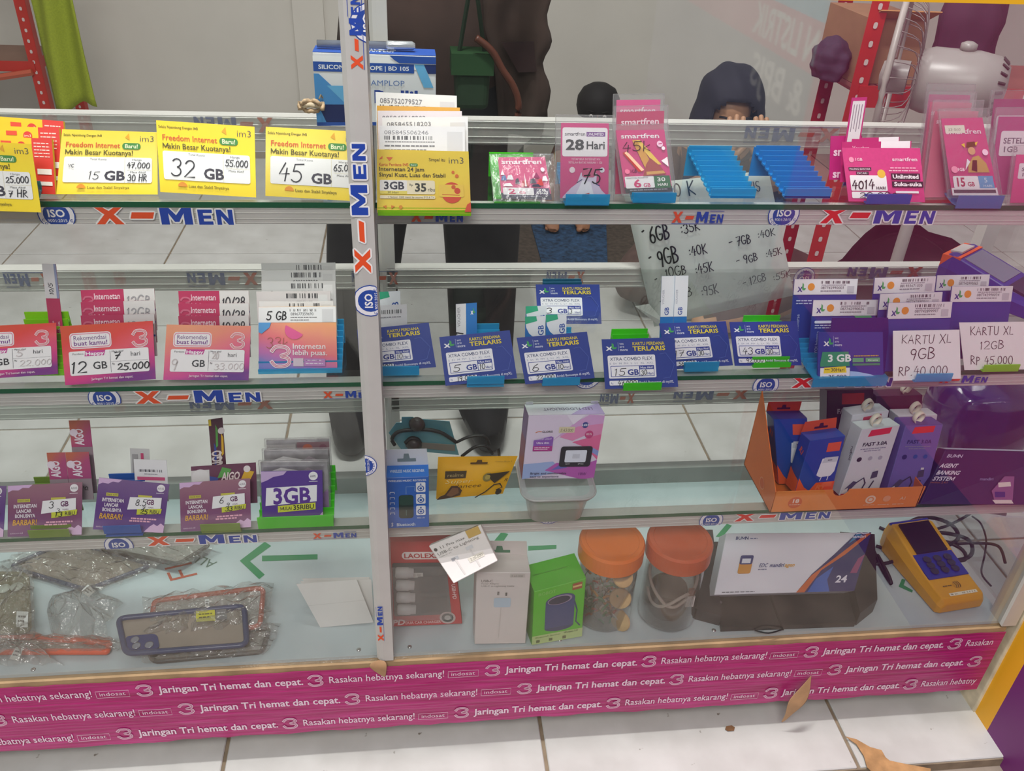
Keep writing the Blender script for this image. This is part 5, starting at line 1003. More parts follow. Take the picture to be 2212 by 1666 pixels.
m_ = len(rings[0]); vs_ = [p for r_ in rings for p in r_]; fs = [tuple(range(m_-1, -1, -1))]+[(i*m_+k, i*m_+(k+1) % m_, (i+1)*m_+(k+1) % m_, (i+1)*m_+k) for i in range(len(rings)-1) for k in range(m_)]
T.part('tub_body', (vs_, fs), TUB, smooth=True)
T.part('rim', tube(rrect(cB, .0505, .0485, .02, Z3+.0525), .0014, 8, True), see_through('tub_rim', (.8, .8, .79), 1.5, .2, 'd8d6d2', .6), smooth=True)
T.done()
# floodlight box leaning in the tub
q4 = [I_(1320, 235), I_(1890, 225), I_(1805, 705), I_(1270, 710)]
T = pbox('floodlight_box', 'lilac and pink LED floodlight box standing in the tub', q4, Z3+.012, .042, ramp_mat('lilac_box', [(0, 'dcd0e4'), (1, 'e4dae6')], 0), tilt=14, Y0=cB.y-.012); s = T.S
s.poly([(.25, .5), (.44, .68), (.62, .62), (1, .78), (1, .98), (.80, 1), (.62, .88)], 'd3a4d4'); s.poly([(.44, .66), (.62, .60), (.78, .68), (1, .64), (1, .86), (.66, .82)], 'dd8cb8'); s.poly([(.62, .58), (1, .70), (1, .30), (.8, .5)], 'dd6a9a'); s.poly([(0, 0), (.55, .12), (.40, .28), (.0, .24)], '9cb0dc'); s.poly([(.3, .14), (.8, .0), (1, .0), (1, .3), (.75, .2), (.45, .26)], 'b45aae'); s.poly([(.38, .14), (.6, .18), (.56, .28)], '6a6ab8'); s.poly([(.78, .5), (1, .36), (1, .44), (.86, .52)], '8a9ad4'); s.poly([(.5, 1), (.75, 1), (.6, .85)], 'e6e0ee')
s.t('CLORIS', .20, .735, .03, '5a5458', w=.14, b=.02); s.line([(.12, .74), (.155, .755), (.19, .75)], .012, 'd8845a'); s.rect(.42, .73, .63, .82, 'd9cfae'); s.pen('2.43.000', .44, .745, .045, w=.17, pw=.1, col='5a5040'); s.disc(.76, .845, .045, '2a3a86'); s.t('LED', .715, .83, .03, 'e8ecf4', w=.09, b=.03, sh=.2); s.disc(.83, .70, .06, 'c2447e'); s.t('85%', .79, .69, .03, 'f0d8e4', w=.08)
s.poly([(.10, .45), (.10, .62), (.33, .68), (.36, .66), (.36, .46)], '8a5ab4'); s.rect(.10, .45, .36, .53, 'b03a8c'); s.t('FLOOD LIGHT', .12, .625, .028, 'e8dcf0', w=.22); s.t('Ultra thin', .14, .565, .03, 'f0e6f4', w=.17, b=.02); s.greek(.12, .50, .32, .012, 'e6c8dc', 5); s.greek(.12, .475, .3, .012, 'e6c8dc', 5)
s.rect(.48, .20, .91, .52, '2b2730', .04); s.rect(.55, .27, .84, .46, 'dde2ee', .02); s.rect(.65, .33, .75, .40, 'c6cad6'); s.t('10W', .56, .235, .02, 'd0d0d4', w=.07); s.t('IP66', .74, .235, .02, 'd0d0d4', w=.08); s.t('Bright and comfortable', .10, .085, .032, '3a3050', w=.50, b=.01); s.t('easy to experience', .10, .035, .032, '3a3050', w=.40, b=.01); s.t('10W', .76, .065, .045, '5a2a6a', w=.12)
s2 = T.TOP; s2.rect(0, 0, 1, 1, 'eeeaf2'); s2.poly([(.55, 0), (1, 0), (1, 1), (.75, .6)], 'cdb4e2'); s2.t('LED FLOODLIGHT', .88, .62, .22, '5a3c6a', w=.66, rot=PI, b=.0); T.LEFT.rect(0, 0, 1, 1, '9a5a72'); T.LEFT.rect(0, .6, 1, 1, '8a6a9a')
for a in (.06, .94):
    p = T.q[0]+(T.q[1]-T.q[0])*a+T.dv*.95; T.part('lid_tab', slab([p-T.ex*.005+V((0, 0, .005)), p+T.ex*.005+V((0, 0, .005)), p+T.ex*.005, p-T.ex*.005], (0, .0008, 0)), M('e6e2ea', .5))
T.done()
# orange display tray
ORG = M('e2702a', .4, 0, .06, 30)
yt0 = max(atZ(1663, 1108, Z3+.001).y, .012); bl = V((atY(1663, 1108, yt0).x, yt0, Z3+.001)); br = V((atY(1973, 1110, yt0).x, yt0, Z3+.001))
tl = atY(1676, 1056, yt0); tr = atY(1993, 1059, yt0); dep = atZ(1616, 1003, Z3+.001).y-yt0; ztop = atY(1662, 843, yt0+dep).z
T = Thing('display_tray', 'orange cardboard counter display tray marked 18', 'display box', (bl+br)/2); hf = (tl.z+tr.z)/2
x0, x1 = bl.x, br.x; um, hw = (x0*.56+x1*.44), (x1-x0)*.055
fp = [V((x0, yt0, bl.z)), V((x1, yt0, bl.z)), V((x1+.003, yt0, hf)), V((um+hw, yt0, hf))]+[V((um+hw*math.cos(a), yt0, hf-.012*math.sin(a))) for a in (.5, 1.1, 1.6, 2.1, 2.6)]+[V((um-hw, yt0, hf)), V((x0+.001, yt0, hf))]
T.part('front_panel', extrude(fp, (0, .0012, 0)), M('e88a3e', .4, 0, .05, 30)); sd = [V((x0, yt0, bl.z)), V((x0, yt0+dep, bl.z)), V((x0-.0, yt0+dep, ztop)), V((x0, yt0, hf))]
T.part('side_panel', extrude(sd, (.0012, 0, 0)), ORG); T.part('side_panel', box(x1-.0012, x1, yt0, yt0+dep, bl.z, hf), ORG); T.part('back_panel', box(x0, x1, yt0+dep-.0012, yt0+dep, bl.z, hf+.03), ORG); T.part('bottom', box(x0, x1, yt0, yt0+dep, bl.z, bl.z+.0012), ORG)
s = T.surf([V((x0, yt0, hf)), V((x1, yt0, hf)), V((x1, yt0, bl.z)), V((x0, yt0, bl.z))]); s.disc(.15, .46, .27, 'd8622e'); s.t('18', .125, .45, .17, 'f2ded0', w=.05, b=.04); s.greek(.115, .34, .19, .04, 'e8b49a', 4)
s.disc(.66, .48, .2, 'ecd0b4'); s.disc(.66, .48, .13, 'e8925a'); s.disc(.66, .48, .08, 'ecd0b4'); s.disc(.77, .5, .15, 'eaa678'); s.t('AI', .86, .42, .15, 'ecc8a8', w=.04)
for k in range(3): s.greek(.62+.1*k, .2, .7+.1*k, .04, 'eab48a', 3)
s = T.surf([V((x0, yt0+dep, ztop)), V((x0, yt0, hf+.02)), V((x0, yt0, bl.z)), V((x0, yt0+dep, bl.z))]); s.disc(.62, .22, .1, 'e89a74'); s.disc(.62, .22, .085, 'd9622c'); T.done()
FL = Z3+.0025
def rbox(name, label, quad, backtop, mat, depth, tilt, Y0, cat='box', group=None): return pbox(name, label, quad, FL, depth, mat, tilt, cat, group, Y0)
def ring_handle(T, u, mat):
    c = T.q[0]*(1-u)+T.q[1]*u+T.dv*.45+V((0, 0, .0075)); pts = [c+V((.0085*math.cos(a), .004*math.cos(a), .0075*math.sin(a))) for a in [2*PI*k/16 for k in range(16)]]
    vs_ = []; 
    for p in pts: vs_ += [p-V((0, .004, 0)), p+V((0, .004, 0))]
    o = T.part('paper_loop', (vs_, [(2*k, 2*((k+1) % 16), 2*((k+1) % 16)+1, 2*k+1) for k in range(16)]), mat, smooth=True); o.modifiers.new('t', 'SOLIDIFY').thickness = .0012
CRM = M('e4dac8', .6); DBLU = M('2046a0', .35); WBOX = M('cfd0d6', .4)
def charger_print(T):
    s = T.S; s.rect(.55, .76, .92, .92, 'e05a3a'); s.poly([(0, .0), (1, .0), (1, .22), (.5, .2), (.36, .05), (.2, .12), (0, .3)], 'e65a2a'); s.poly([(.45, .34), (.5, .64), (.94, .66), (.92, .40), (.84, .32), (.56, .30)], 'e6e8ee'); s.poly([(.52, .56), (.56, .66), (.94, .66), (.92, .57)], 'c8ccd6'); s.rect(.66, .60, .78, .615, '3a3a44'); s.line([(.6, .30), (.58, .24)], .015, 'd8dae0'); s.line([(.78, .31), (.77, .25)], .015, 'd8dae0'); s.t('R1', .50, .08, .08, 'e87a4a', w=.26, b=.05, sh=.3); s.poly([(.62, .12), (.92, .13), (.94, .22), (.7, .21)], 'e87040')
    T.LEFT.t('R1', .3, .72, .10, 'e0603a', w=.4, b=.04, rot=-.4); T.LEFT.poly([(0, 0), (1, 0), (1, .25), (.4, .3), (0, .36)], 'e65a2a')
grp = 'charger boxes in the orange tray'; yA = yt0+.012
T = rbox('charger_box', 'front blue and orange charger box in the orange tray', [J_(645, 520), J_(905, 485), J_(800, 900), J_(530, 905)], None, DBLU, .03, 12, yA, group=grp); charger_print(T); T.TOP.rect(0, 0, 1, 1, '2a52ac')
tq = [T.q[0]+T.dv*.98+V((.002, 0, .018)), T.q[1]+T.dv*.98+V((-.003, 0, .018)), T.q[1]+T.dv*.98, T.q[0]+T.dv*.98]; T.part('hang_tab', slab(tq, -T.n*.0006), M('e0582c', .4)); tab_hole(T.surf(tq), .55, .4, .2, .5, '4a1c3a'); T.done()
T = rbox('charger_box', 'rear blue and orange charger box against the tray side', [J_(378, 360), J_(625, 355), J_(600, 900), J_(395, 900)], None, DBLU, .028, 10, yA+.045, group=grp); charger_print(T); T.TOP.rect(0, 0, 1, 1, '2a2a74')
tq = [T.q[0]+T.dv*.98+V((0, 0, .016)), T.q[1]+T.dv*.98+V((0, 0, .016)), T.q[1]+T.dv*.98, T.q[0]+T.dv*.98]; T.part('hang_tab', slab(tq, -T.n*.0006), M('d84c26', .4)); tab_hole(T.surf(tq), .5, .4, .2, .5, '4a1c3a'); T.done()
def cable_print(T, ink='3a3848', deep=False):
    s = T.S; s.poly([(.22, .88), (.78, .90), (.80, .99), (.26, .975)], 'd6304a' if not deep else 'e0382c'); s.t('FAST 3.0A', .16, .74, .05, ink, w=.64, b=.03); s.greek(.14, .69, .8, .012, '8a88a0', 9); s.greek(.25, .66, .68, .012, '8a88a0', 6); s.disc(.20, .545, .035, '2a2a38' if not deep else '1c2c6a'); s.disc(.48, .55, .03, 'a8a6b4' if not deep else '2c50a0'); s.disc(.74, .55, .03, 'a8a6b4' if not deep else '2c50a0')
    s.poly([(.02, .03), (.22, .08), (.36, .20), (.24, .22), (.10, .12)], '4a4c6a'); s.poly([(.02, .03), (.16, .06), (.16, .12), (.06, .09)], 'dcd8d8'); s.rect(.02, .015, .18, .03, 'c83a3a'); s.poly([(.66, .24), (.82, .26), (.80, .36), (.66, .34)], '44465e'); s.rect(.70, .36, .78, .39, 'd8d6d6'); s.line([(.34, .2), (.48, .26), (.56, .18), (.5, .05), (.56, .04), (.70, .10), (.76, .2)], .02, '33354e')
grp = 'cable boxes in the orange tray'
T = rbox('cable_box', 'front white cable box reading FAST 3.0A in the tray', [J_(1025, 435), J_(1305, 405), J_(1140, 905), J_(855, 920)], None, WBOX, .03, 14, yA+.004, group=grp); cable_print(T); T.TOP.rect(0, 0, 1, 1, 'd8e0e0'); T.LEFT.t('robot', .65, .72, .06, '4a4852', rot=-1.4, w=None); ring_handle(T, .45, CRM); T.done()
T = rbox('cable_box', 'rear white cable box behind the front white one', [J_(955, 330), J_(1225, 295), J_(1130, 800), J_(850, 820)], None, WBOX, .03, 12, yA+.04, group=grp); T.S.poly([(.3, .88), (.8, .9), (.8, .97), (.32, .95)], 'b83a50'); ring_handle(T, .5, CRM); T.done()
T = rbox('cable_box', 'blue cable box reading FAST 3.0A in the tray', [J_(1345, 405), J_(1620, 400), J_(1490, 905), J_(1200, 905)], None, ramp_mat('blue_cable_box', [(0, '1c46b4'), (.5, '3a5ab4'), (1, '6a62a8')], PI/2), .03, 13, yA+.004, group=grp); cable_print(T, '24306e', True); T.TOP.rect(0, 0, 1, 1, '5a4a94'); ring_handle(T, .45, CRM); T.done()
T = rbox('cable_box', 'pale cable box behind the blue one', [J_(1295, 335), J_(1580, 325), J_(1500, 800), J_(1230, 800)], None, WBOX, .026, 12, yA+.037, group=grp); ring_handle(T, .5, CRM); T.done()
T = rbox('cable_box', 'black cable box with red label at the rear of the tray', [J_(770, 150), J_(1110, 140), J_(1080, 700), J_(760, 700)], None, M('2a1420', .35), .025, 10, yA+.075, group=grp); T.S.rect(.32, .82, .80, .96, 'a02418'); T.S.t('FAST', .22, .70, .06, 'a89a9c', w=.3, b=.03); T.done()
T = rbox('cable_box', 'dark purple cable box with paper loop at the rear of the tray', [J_(1130, 190), J_(1470, 180), J_(1440, 700), J_(1130, 700)], None, M('3a1f3a', .35), .025, 10, yA+.072, group=grp); ring_handle(T, .7, CRM); T.done()
# glossy dark blue rounded speaker behind the tray
c = atY(2110, 905, .235)
T = Thing('rounded_speaker', 'glossy dark blue rounded speaker behind the navy carton', 'speaker', V((c.x, .235, Z3)))
bm = bmesh.new(); bmesh.ops.create_cube(bm, size=1.0); bmesh.ops.subdivide_edges(bm, edges=bm.edges[:], cuts=4, use_grid_fill=True)
for v_ in bm.verts:
    w = v_.co.copy(); L = w.normalized()*.62; k = w*.42+L*.58; k = V((k.x*.155, k.y*.12, k.z*.13)); v_.co = k
me = bmesh.new(); vsB = [c+V((0, .0, .012))+v_.co for v_ in bm.verts]; fB = [tuple(v_.index for v_ in f.verts) for f in bm.faces]
bm.verts.index_update(); fB = [tuple(v_.index for v_ in f.verts) for f in bm.faces]; bm.free(); me.free()
o = T.part('shell', (vsB, fB), M('1a2260', .12, 0, .1, 6, .6), smooth=True); sdm = o.modifiers.new('s', 'SUBSURF'); sdm.levels = sdm.render_levels = 2
T.part('base_ring', lathe(V((c.x, .235, Z3+.001)), [(.052, 0), (.055, .006), (.05, c.z-Z3-.03), (.04, c.z-Z3-.02)], 24), M('14121a', .4), smooth=True)
T.part('side_strip', tube(spline([c+V((.02, -.058, .02)), c+V((.05, -.05, .02)), c+V((.072, -.025, .015)), c+V((.08, .0, -.02)), c+V((.07, .0, -.05))], 5), .003, 8), M('2a7ab8', .2), smooth=True); T.done()
# navy carton at the right
q4 = [(2043, 971), (2290, 978), (2290, 1126), (1984, 1098)]
T = pbox('navy_carton', 'dark navy carton with white capital lettering at the right edge', q4, Z3, .02, ramp_mat('navy_carton_print', [(0, '141a4a'), (.5, '1c1f56'), (1, '3a2030')], .4), tilt=30, Y0=.02); s = T.S
def pt(txt, px, py, h, col, px2=None, **k):
    u, v = s.uv(px, py); w = None
    if px2: w = s.uv(px2, py)[0]-u
    s.t(txt, u, v, h, col, w=w, **k)
pt('BUMN', 2046, 988, .055, 'c4c0d8', 2088, b=.02, sh=.2); pt('AGENT', 2029, 1010, .07, 'dcd8e6', 2073, b=.03, sh=.3); pt('BANKING', 2021, 1025, .07, 'dcd8e6', 2078, b=.03, sh=.3); pt('SYSTEM', 2013, 1038, .07, 'dcd8e6', 2063, b=.03, sh=.3); pt('version 2.4.1', 2008, 1044, .035, 'a8603a', 2050); pt('mandiri', 2127, 1037, .05, '8a88b8', 2160, b=.02); pt('mandiri', 2200, 1110, .05, 'c8c4d8', 2240, b=.02)
s.poly([s.uv(*p) for p in ((2150, 1060), (2190, 1028), (2214, 1028), (2190, 1082), (2150, 1080))], '8a5a8a'); s.poly([s.uv(*p) for p in ((2146, 1080), (2188, 1080), (2190, 1088), (2150, 1088))], 'dcd0cc'); s.poly([s.uv(*p) for p in ((2170, 1042), (2200, 1040), (2198, 1050), (2168, 1052))], 'e0d4d0'); s.poly([s.uv(*p) for p in ((2156, 1062), (2180, 1062), (2176, 1074), (2154, 1074))], '2c2a7a'); T.TOP.rect(0, 0, 1, 1, 'c6cbe0'); T.done()

# card terminal lying at the rear of the middle shelf
def terminal(name, label, foot, top, w, z, body, accent, screen, keys=False):
    """payment terminal: foot and top ends given as points on the shelf, wedge shaped body"""
    a, b = V(foot), V(top); ax = (b-a).normalized(); sd = ax.cross(V((0, 0, 1))).normalized()*(w/2); L = (b-a).length; up = V((0, 0, 1))
    T = Thing(name, label, 'card terminal', (a+b)/2)
    def ring(f, hw, h0, h1, r=.25): 
        c = a+ax*(L*f); s_ = sd*hw; return [c-s_+up*h0, c-s_*1.02+up*(h0+(h1-h0)*.6), c-s_*.88+up*h1, c+s_*.88+up*h1, c+s_*1.02+up*(h0+(h1-h0)*.6), c+s_+up*h0]
    secs = [ring(0, .86, .004, .022), ring(.04, .98, .001, .030), ring(.35, 1, .001, .036), ring(.62, 1.02, .001, .046), ring(.9, 1, .001, .056), ring(1, .88, .006, .05)]
    n = 6; vs_ = [p for r_ in secs for p in r_]; fs = [tuple(range(n)), tuple(range(6*n-1, 5*n-1, -1))]+[(i*n+(k+1) % n, i*n+k, (i+1)*n+k, (i+1)*n+(k+1) % n) for i in range(5) for k in range(n)]
    o = T.part('housing', (vs_, fs), body); bevel(o, .002, 2)
    def topq(f0, f1, g, h=.0012):
        def P(f, sg):
            hs = [(0, .022), (.04, .030), (.35, .036), (.62, .046), (.9, .056), (1, .05)]; hh = 0
            for (x0_, y0_), (x1_, y1_) in zip(hs, hs[1:]):
                if x0_ <= f <= x1_: hh = y0_+(y1_-y0_)*(f-x0_)/(x1_-x0_)
            return a+ax*(L*f)+sd*(sg*g)+up*(hh+h)
        return [P(f1, -1), P(f1, 1), P(f0, 1), P(f0, -1)]
    return T, topq
p0_, p1_ = atZ(2150, 690, Z2+.001), atZ(2040, 600, Z2+.001)
fa, fb = V((.96-.035, .17, Z2+.0008)), V((.835, .30, Z2+.0008))
T, tq_ = terminal('card_terminal', 'dark blue card terminal with orange top on the middle shelf', fa, fb, .082, Z2, M('2a2a7c', .35), None, None)
q = tq_(.40, .80, .72); T.part('screen', slab(q, (0, 0, -.003)), M('6a6a80', .15)); q = tq_(.82, .995, .9, .0018); T.part('orange_hood', slab(q, (0, 0, -.02)), M('d8541e', .35)); q = tq_(.86, .97, .5, .004); T.part('paper_cover', slab(q, (0, 0, -.003)), M('b8b0b0', .4)); q = tq_(.02, .34, .9, .004); T.part('slip_printout', slab(q, (0, 0, -.004)), M('241e3a', .5)); T.done()
# ------------------------------------------------------------------ bottom of the case, right
T = pbox('car_charger_pack', 'red window pack of four white car chargers', [L_(110, 205), L_(520, 205), L_(578, 737), L_(132, 742)], ZB, .03, M('c23a40', .35), tilt=8); s = T.S
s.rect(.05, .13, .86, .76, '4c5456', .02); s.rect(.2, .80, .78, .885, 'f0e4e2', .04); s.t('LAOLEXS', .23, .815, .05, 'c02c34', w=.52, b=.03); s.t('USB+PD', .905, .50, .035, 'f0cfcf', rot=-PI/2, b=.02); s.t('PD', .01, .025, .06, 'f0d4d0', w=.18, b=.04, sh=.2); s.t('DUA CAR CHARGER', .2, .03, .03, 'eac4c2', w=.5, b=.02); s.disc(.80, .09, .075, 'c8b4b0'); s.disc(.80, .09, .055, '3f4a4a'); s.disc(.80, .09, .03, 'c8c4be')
T.TOP.rect(0, 0, 1, 1, 'b5343a'); T.RIGHT.rect(0, 0, 1, 1, 'a83a40')
for k in range(4):
    v = .66-.145*k; a = s.at(.09, v, .002); b = s.at(.36, v-.01, .002); ax = (b-a)
    T.part('charger', tube([a, a+ax*.08, a+ax*.7, a+ax*.72, b], [.006, .0085, .0085, .0075, .0072], 14), M('e4e4e2', .3), smooth=True)
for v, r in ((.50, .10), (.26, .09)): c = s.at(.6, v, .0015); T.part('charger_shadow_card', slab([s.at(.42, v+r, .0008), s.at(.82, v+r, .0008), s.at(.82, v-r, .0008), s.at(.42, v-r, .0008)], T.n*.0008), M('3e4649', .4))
wq = [s.at(.045, .765, .0115), s.at(.865, .765, .0115), s.at(.865, .125, .0115), s.at(.045, .125, .0115)]; T.part('clear_window', slab(wq, -T.n*.0006), CLEAR)
s.rect(.30, .59, .50, .645, 'e2dfd8'); s.pen('2.45.000', .32, .605, .025, w=.15, pw=.1, col='5a5650'); T.done(); y51 = T.q[3].y
T = pbox('adapter_box', 'tall white power adapter carton with hang tab', [L_(668, 400), L_(1008, 400), L_(975, 850), L_(655, 850)], ZB, .04, M('ddd6d2', .45), tilt=4); s = T.S
s.t('USB-C', .09, .875, .03, '77726e', w=.22, b=.01); s.t('Power Adapter', .09, .845, .02, '8a8682', w=.34); s.t('USB-C to Lightning Cable', .09, .812, .02, '8a8682', w=.62); s.rect(.34, .53, .66, .66, 'bccfdd', .02); s.rect(.40, .70, .435, .745, '6a6864'); s.rect(.42, .70, .425, .74, 'ddd6d2'); s.rect(.55, .69, .585, .735, '6a6864'); s.line([(.48, .53), (.47, .3), (.46, .1)], .006, 'd0c9c5'); s.rect(.62, .94, .9, .985, 'c8c3bd'); s.pen('2.45.000', .64, .95, .022, w=.22, pw=.1, col='5a5650')
q = T.q; bk = T.dv*.97; tq = [q[0]+bk+T.ex*.014+V((0, 0, .026)), q[1]+bk-T.ex*.002+V((0, 0, .026)), q[1]+bk, q[0]+bk+T.ex*.014]; o = T.part('hang_tab', slab(tq, -T.n*.0007), M('ddd6d2', .45)); tab_hole(T.surf(tq), .35, .35, .25, .5, '2e7a58'); T.done(); adz = q[0].z; ady = q[0].y
T = pbox('speaker_box', 'bright green carton of a small blue speaker', [L_(1030, 520), L_(1357, 435), L_(1330, 800), L_(1015, 855)], ZB, .055, M('5cc624', .35), tilt=3, yaw=True); s = T.S
s.rect(0, 0, 1, .16, 'bfd890'); s.ell(.52, .26, .285, .075, '32426e'); s.rect(.235, .26, .805, .74, '3a4c80'); s.ell(.52, .74, .285, .10, '33447a'); s.ell(.51, .745, .24, .08, '9a8aa8'); s.ell(.50, .74, .21, .065, '252c48'); s.line([(.80, .66), (.86, .5), (.85, .3), (.93, .22)], .02, '2c4a6a'); s.t('ROBOT', .08, .90, .05, '86d45c', w=.34, b=.02); s.rect(.74, .86, .93, .97, 'a8542c'); s.rect(.75, .90, .92, .93, 'e8c880'); s.t('Bluetooth Speaker', .06, .115, .025, '5a7a30', w=.5); s.t('Wireless 5.0', .62, .12, .03, '3a5a20', w=.28, b=.01)
for u in (.08, .33, .6): s.rect(u, .03, u+.07, .08, '5a6a3a')
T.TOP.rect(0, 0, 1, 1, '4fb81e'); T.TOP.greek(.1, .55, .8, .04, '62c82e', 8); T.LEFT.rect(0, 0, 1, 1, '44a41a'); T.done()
# small white cable carton lying across the packs
fq = [(926, 1180), (1038, 1134), (1075, 1212), (980, 1261)]; pn = V((-.12, -.80, .58)).normalized(); pc = V((atY(1000, 1200, ady-.016).x, ady-.016, atY(1000, 1200, ady-.016).z))
q = [on_plane(px, py, pc, pn) for px, py in fq]
T = Thing('cable_carton', 'small white cable carton lying tilted across the packs', 'box', (q[2]+q[3])/2); dv = -pn*.024; T.body = T.part('carton', slab(q, dv), M('e6e0dc', .45)); bevel(T.body, .0008, 1); s = T.surf(q)
s.t('11 Pro max', .14, .83, .065, '4a4744', w=.50, b=.0); s.t('USB-C to Lightning', .05, .71, .065, '4a4744', w=.82); s.t('Cable (1 m)', .05, .655, .03, '8a8682', w=.24); s.disc(.07, .86, .04, '33302e'); s.rect(.22, .46, .36, .54, 'c9c9cc'); s.rect(.22, .46, .30, .53, '9a9a9e'); s.rect(.56, .55, .70, .64, 'd2d2d4'); s.line([(.29, .46), (.30, .1)], .04, 'd6d0cc'); s.line([(.63, .55), (.64, .1)], .04, 'd6d0cc'); s.rect(.50, .26, .82, .38, 'dcd6c8'); s.pen('2.25.000', .53, .29, .06, w=.26, pw=.1, col='4a4640')
tp = T.surf([q[0]+dv, q[1]+dv, q[1], q[0]]); tp.rect(.35, .35, .66, .85, 'd8d3cc'); tp.pen('2.25.000', .38, .45, .25, w=.25, pw=.1, col='4a4640'); s.rect(.70, .80, .95, 1.0, 'c09a36'); tp.rect(.70, 0, .95, .3, 'c09a36'); T.done()
# jars
def jar(label, bx, by, lidc, R, lidR, lidcol):
    f = atZ(bx, by, ZB); c = V((f.x, max(f.y, .006)+R, ZB+.0008)); zt = atY(lidc[0], lidc[1], c.y).z
    lx = atY(lidc[0], lidc[1], c.y).x; c.x = (c.x+lx)/2; h = zt-ZB
    T = Thing('storage_jar', label, 'jar', c)
    T.part('jar_body', lathe(c, [(0, .001), (R*.9, .001), (R, .006), (R, h*.62), (R*.98, h*.70), (R*.92, h*.80), (R*.92, h-.02), (R*.90, h-.02), (R*.90, h*.80), (R*.96, h*.70), (R*.975, h*.62), (R*.975, .008), (R*.88, .003), (0, .003)], 40, cap=False), JARM, smooth=True)
    L = T.part('lid', lathe(c, [(0, h-.001), (lidR*.80, h-.001), (lidR*.82, h), (lidR*.95, h), (lidR, h-.004), (lidR, h-.030), (lidR*.96, h-.032), (lidR*.95, h-.004), (0, h-.004)], 48, cap=False), lidcol, smooth=False)
    T.done(); return c, h
c1, h1 = jar('clear jar of trinkets with a bright orange screw lid', 1313, 1372, (1322, 1166), .044, .0485, M('e8792a', .35, 0, .04, 20))
c2, h2 = jar('clear jar with a white cable and a reddish orange lid', 1456, 1372, (1467, 1164), .044, .0485, M('cc5e36', .4, 0, .05, 20))
rnd = random.Random(3); parts = ([], []); fm = []; mats = [M('b03036', .4), M('c8c8c6', .25, .6), M('2e8a5a', .4), M('2a2420', .5), M('d8d2cc', .4), M('c88a3a', .4)]
for k in range(170):
    a = rnd.uniform(0, 2*PI); r = .034*math.sqrt(rnd.random()); z = ZB+.012+rnd.random()**1.2*.092; p = V((c1.x+r*math.cos(a), c1.y+r*math.sin(a), z)); d = V((rnd.uniform(-1, 1), rnd.uniform(-1, 1), rnd.uniform(-.6, .6))).normalized()*rnd.uniform(.004, .009)
    e = p+d; 
    vf = tube([p-d, p+d*.4+V((0, 0, .002)), p+d], rnd.choice([.0009, .0013, .002]), 5); parts = vmerge(parts, vf); fm += [rnd.randrange(6)]*len(vf[1])
o = make('mixed_trinkets', parts, mats, origin=c1+V((0, 0, .004)), fm=fm); tag(o, 'jumble of small metal and coloured trinkets inside the jar', 'trinkets', kind='stuff')
for k, (px, py, ang) in enumerate(((1345, 1246, (.2, -.6, .75)), (1340, 1293, (-.2, -.9, .4)), (1339, 1350, (-.7, -.7, .3)))):
    p = atY(px, py, c1.y-.034); p.z = max(p.z, ZB+.018); n_ = V(ang).normalized()
    o = make('wooden_disc', lathe(p, [(.0155, -.002), (.0165, 0), (.0155, .002)], 24, n_), M('c8a878', .6, 0, .15, 60), origin=p); tag(o, ('topmost', 'middle', 'lowest')[k]+' wooden disc pressed against the trinket jar wall', 'disc', 'wooden discs in the jar')
o = make('inner_cup', lathe(V((c2.x, c2.y+.006, ZB+.004)), [(.026, 0), (.029, .045), (.028, .05), (.026, .045), (.024, .003)], 28), M('4a3a34', .5, 0, .15, 30), origin=V((c2.x, c2.y+.006, ZB+.004)), smooth=True); tag(o, 'dark brown cup inside the cable jar', 'cup')
T = Thing('charging_cable', 'white charging cable coiled inside the jar', 'cable', c2+V((0, 0, .05)))
pts = [c2+V((.036*math.cos(a), .036*math.sin(a), .047+.055*abs(math.sin(a*.5+.9)))) for a in [PI*.85+k*PI*1.25/12 for k in range(13)]]; T.part('cord', tube(spline(pts, 3), .0024, 8), M('cfc3bb', .5), smooth=True)
pts = [c2+V((.037*math.cos(a), .037*math.sin(a), .06-.016*math.sin(k))) for k, a in enumerate([PI*1.0+k*PI*.8/6 for k in range(7)])]; T.part('cord', tube(spline(pts, 3), .0024, 8), M('d8cfc8', .5), smooth=True)
pp = c2+V((.02, -.033, .05)); T.part('plug', box(pp.x-.006, pp.x+.006, pp.y-.003, pp.y+.004, pp.z, pp.z+.022), M('e8e4e0', .4)); T.part('plug_tip', box(pp.x-.0045, pp.x+.0045, pp.y-.002, pp.y+.003, pp.z+.022, pp.z+.034), M('b8887a', .3, .5)); T.done()
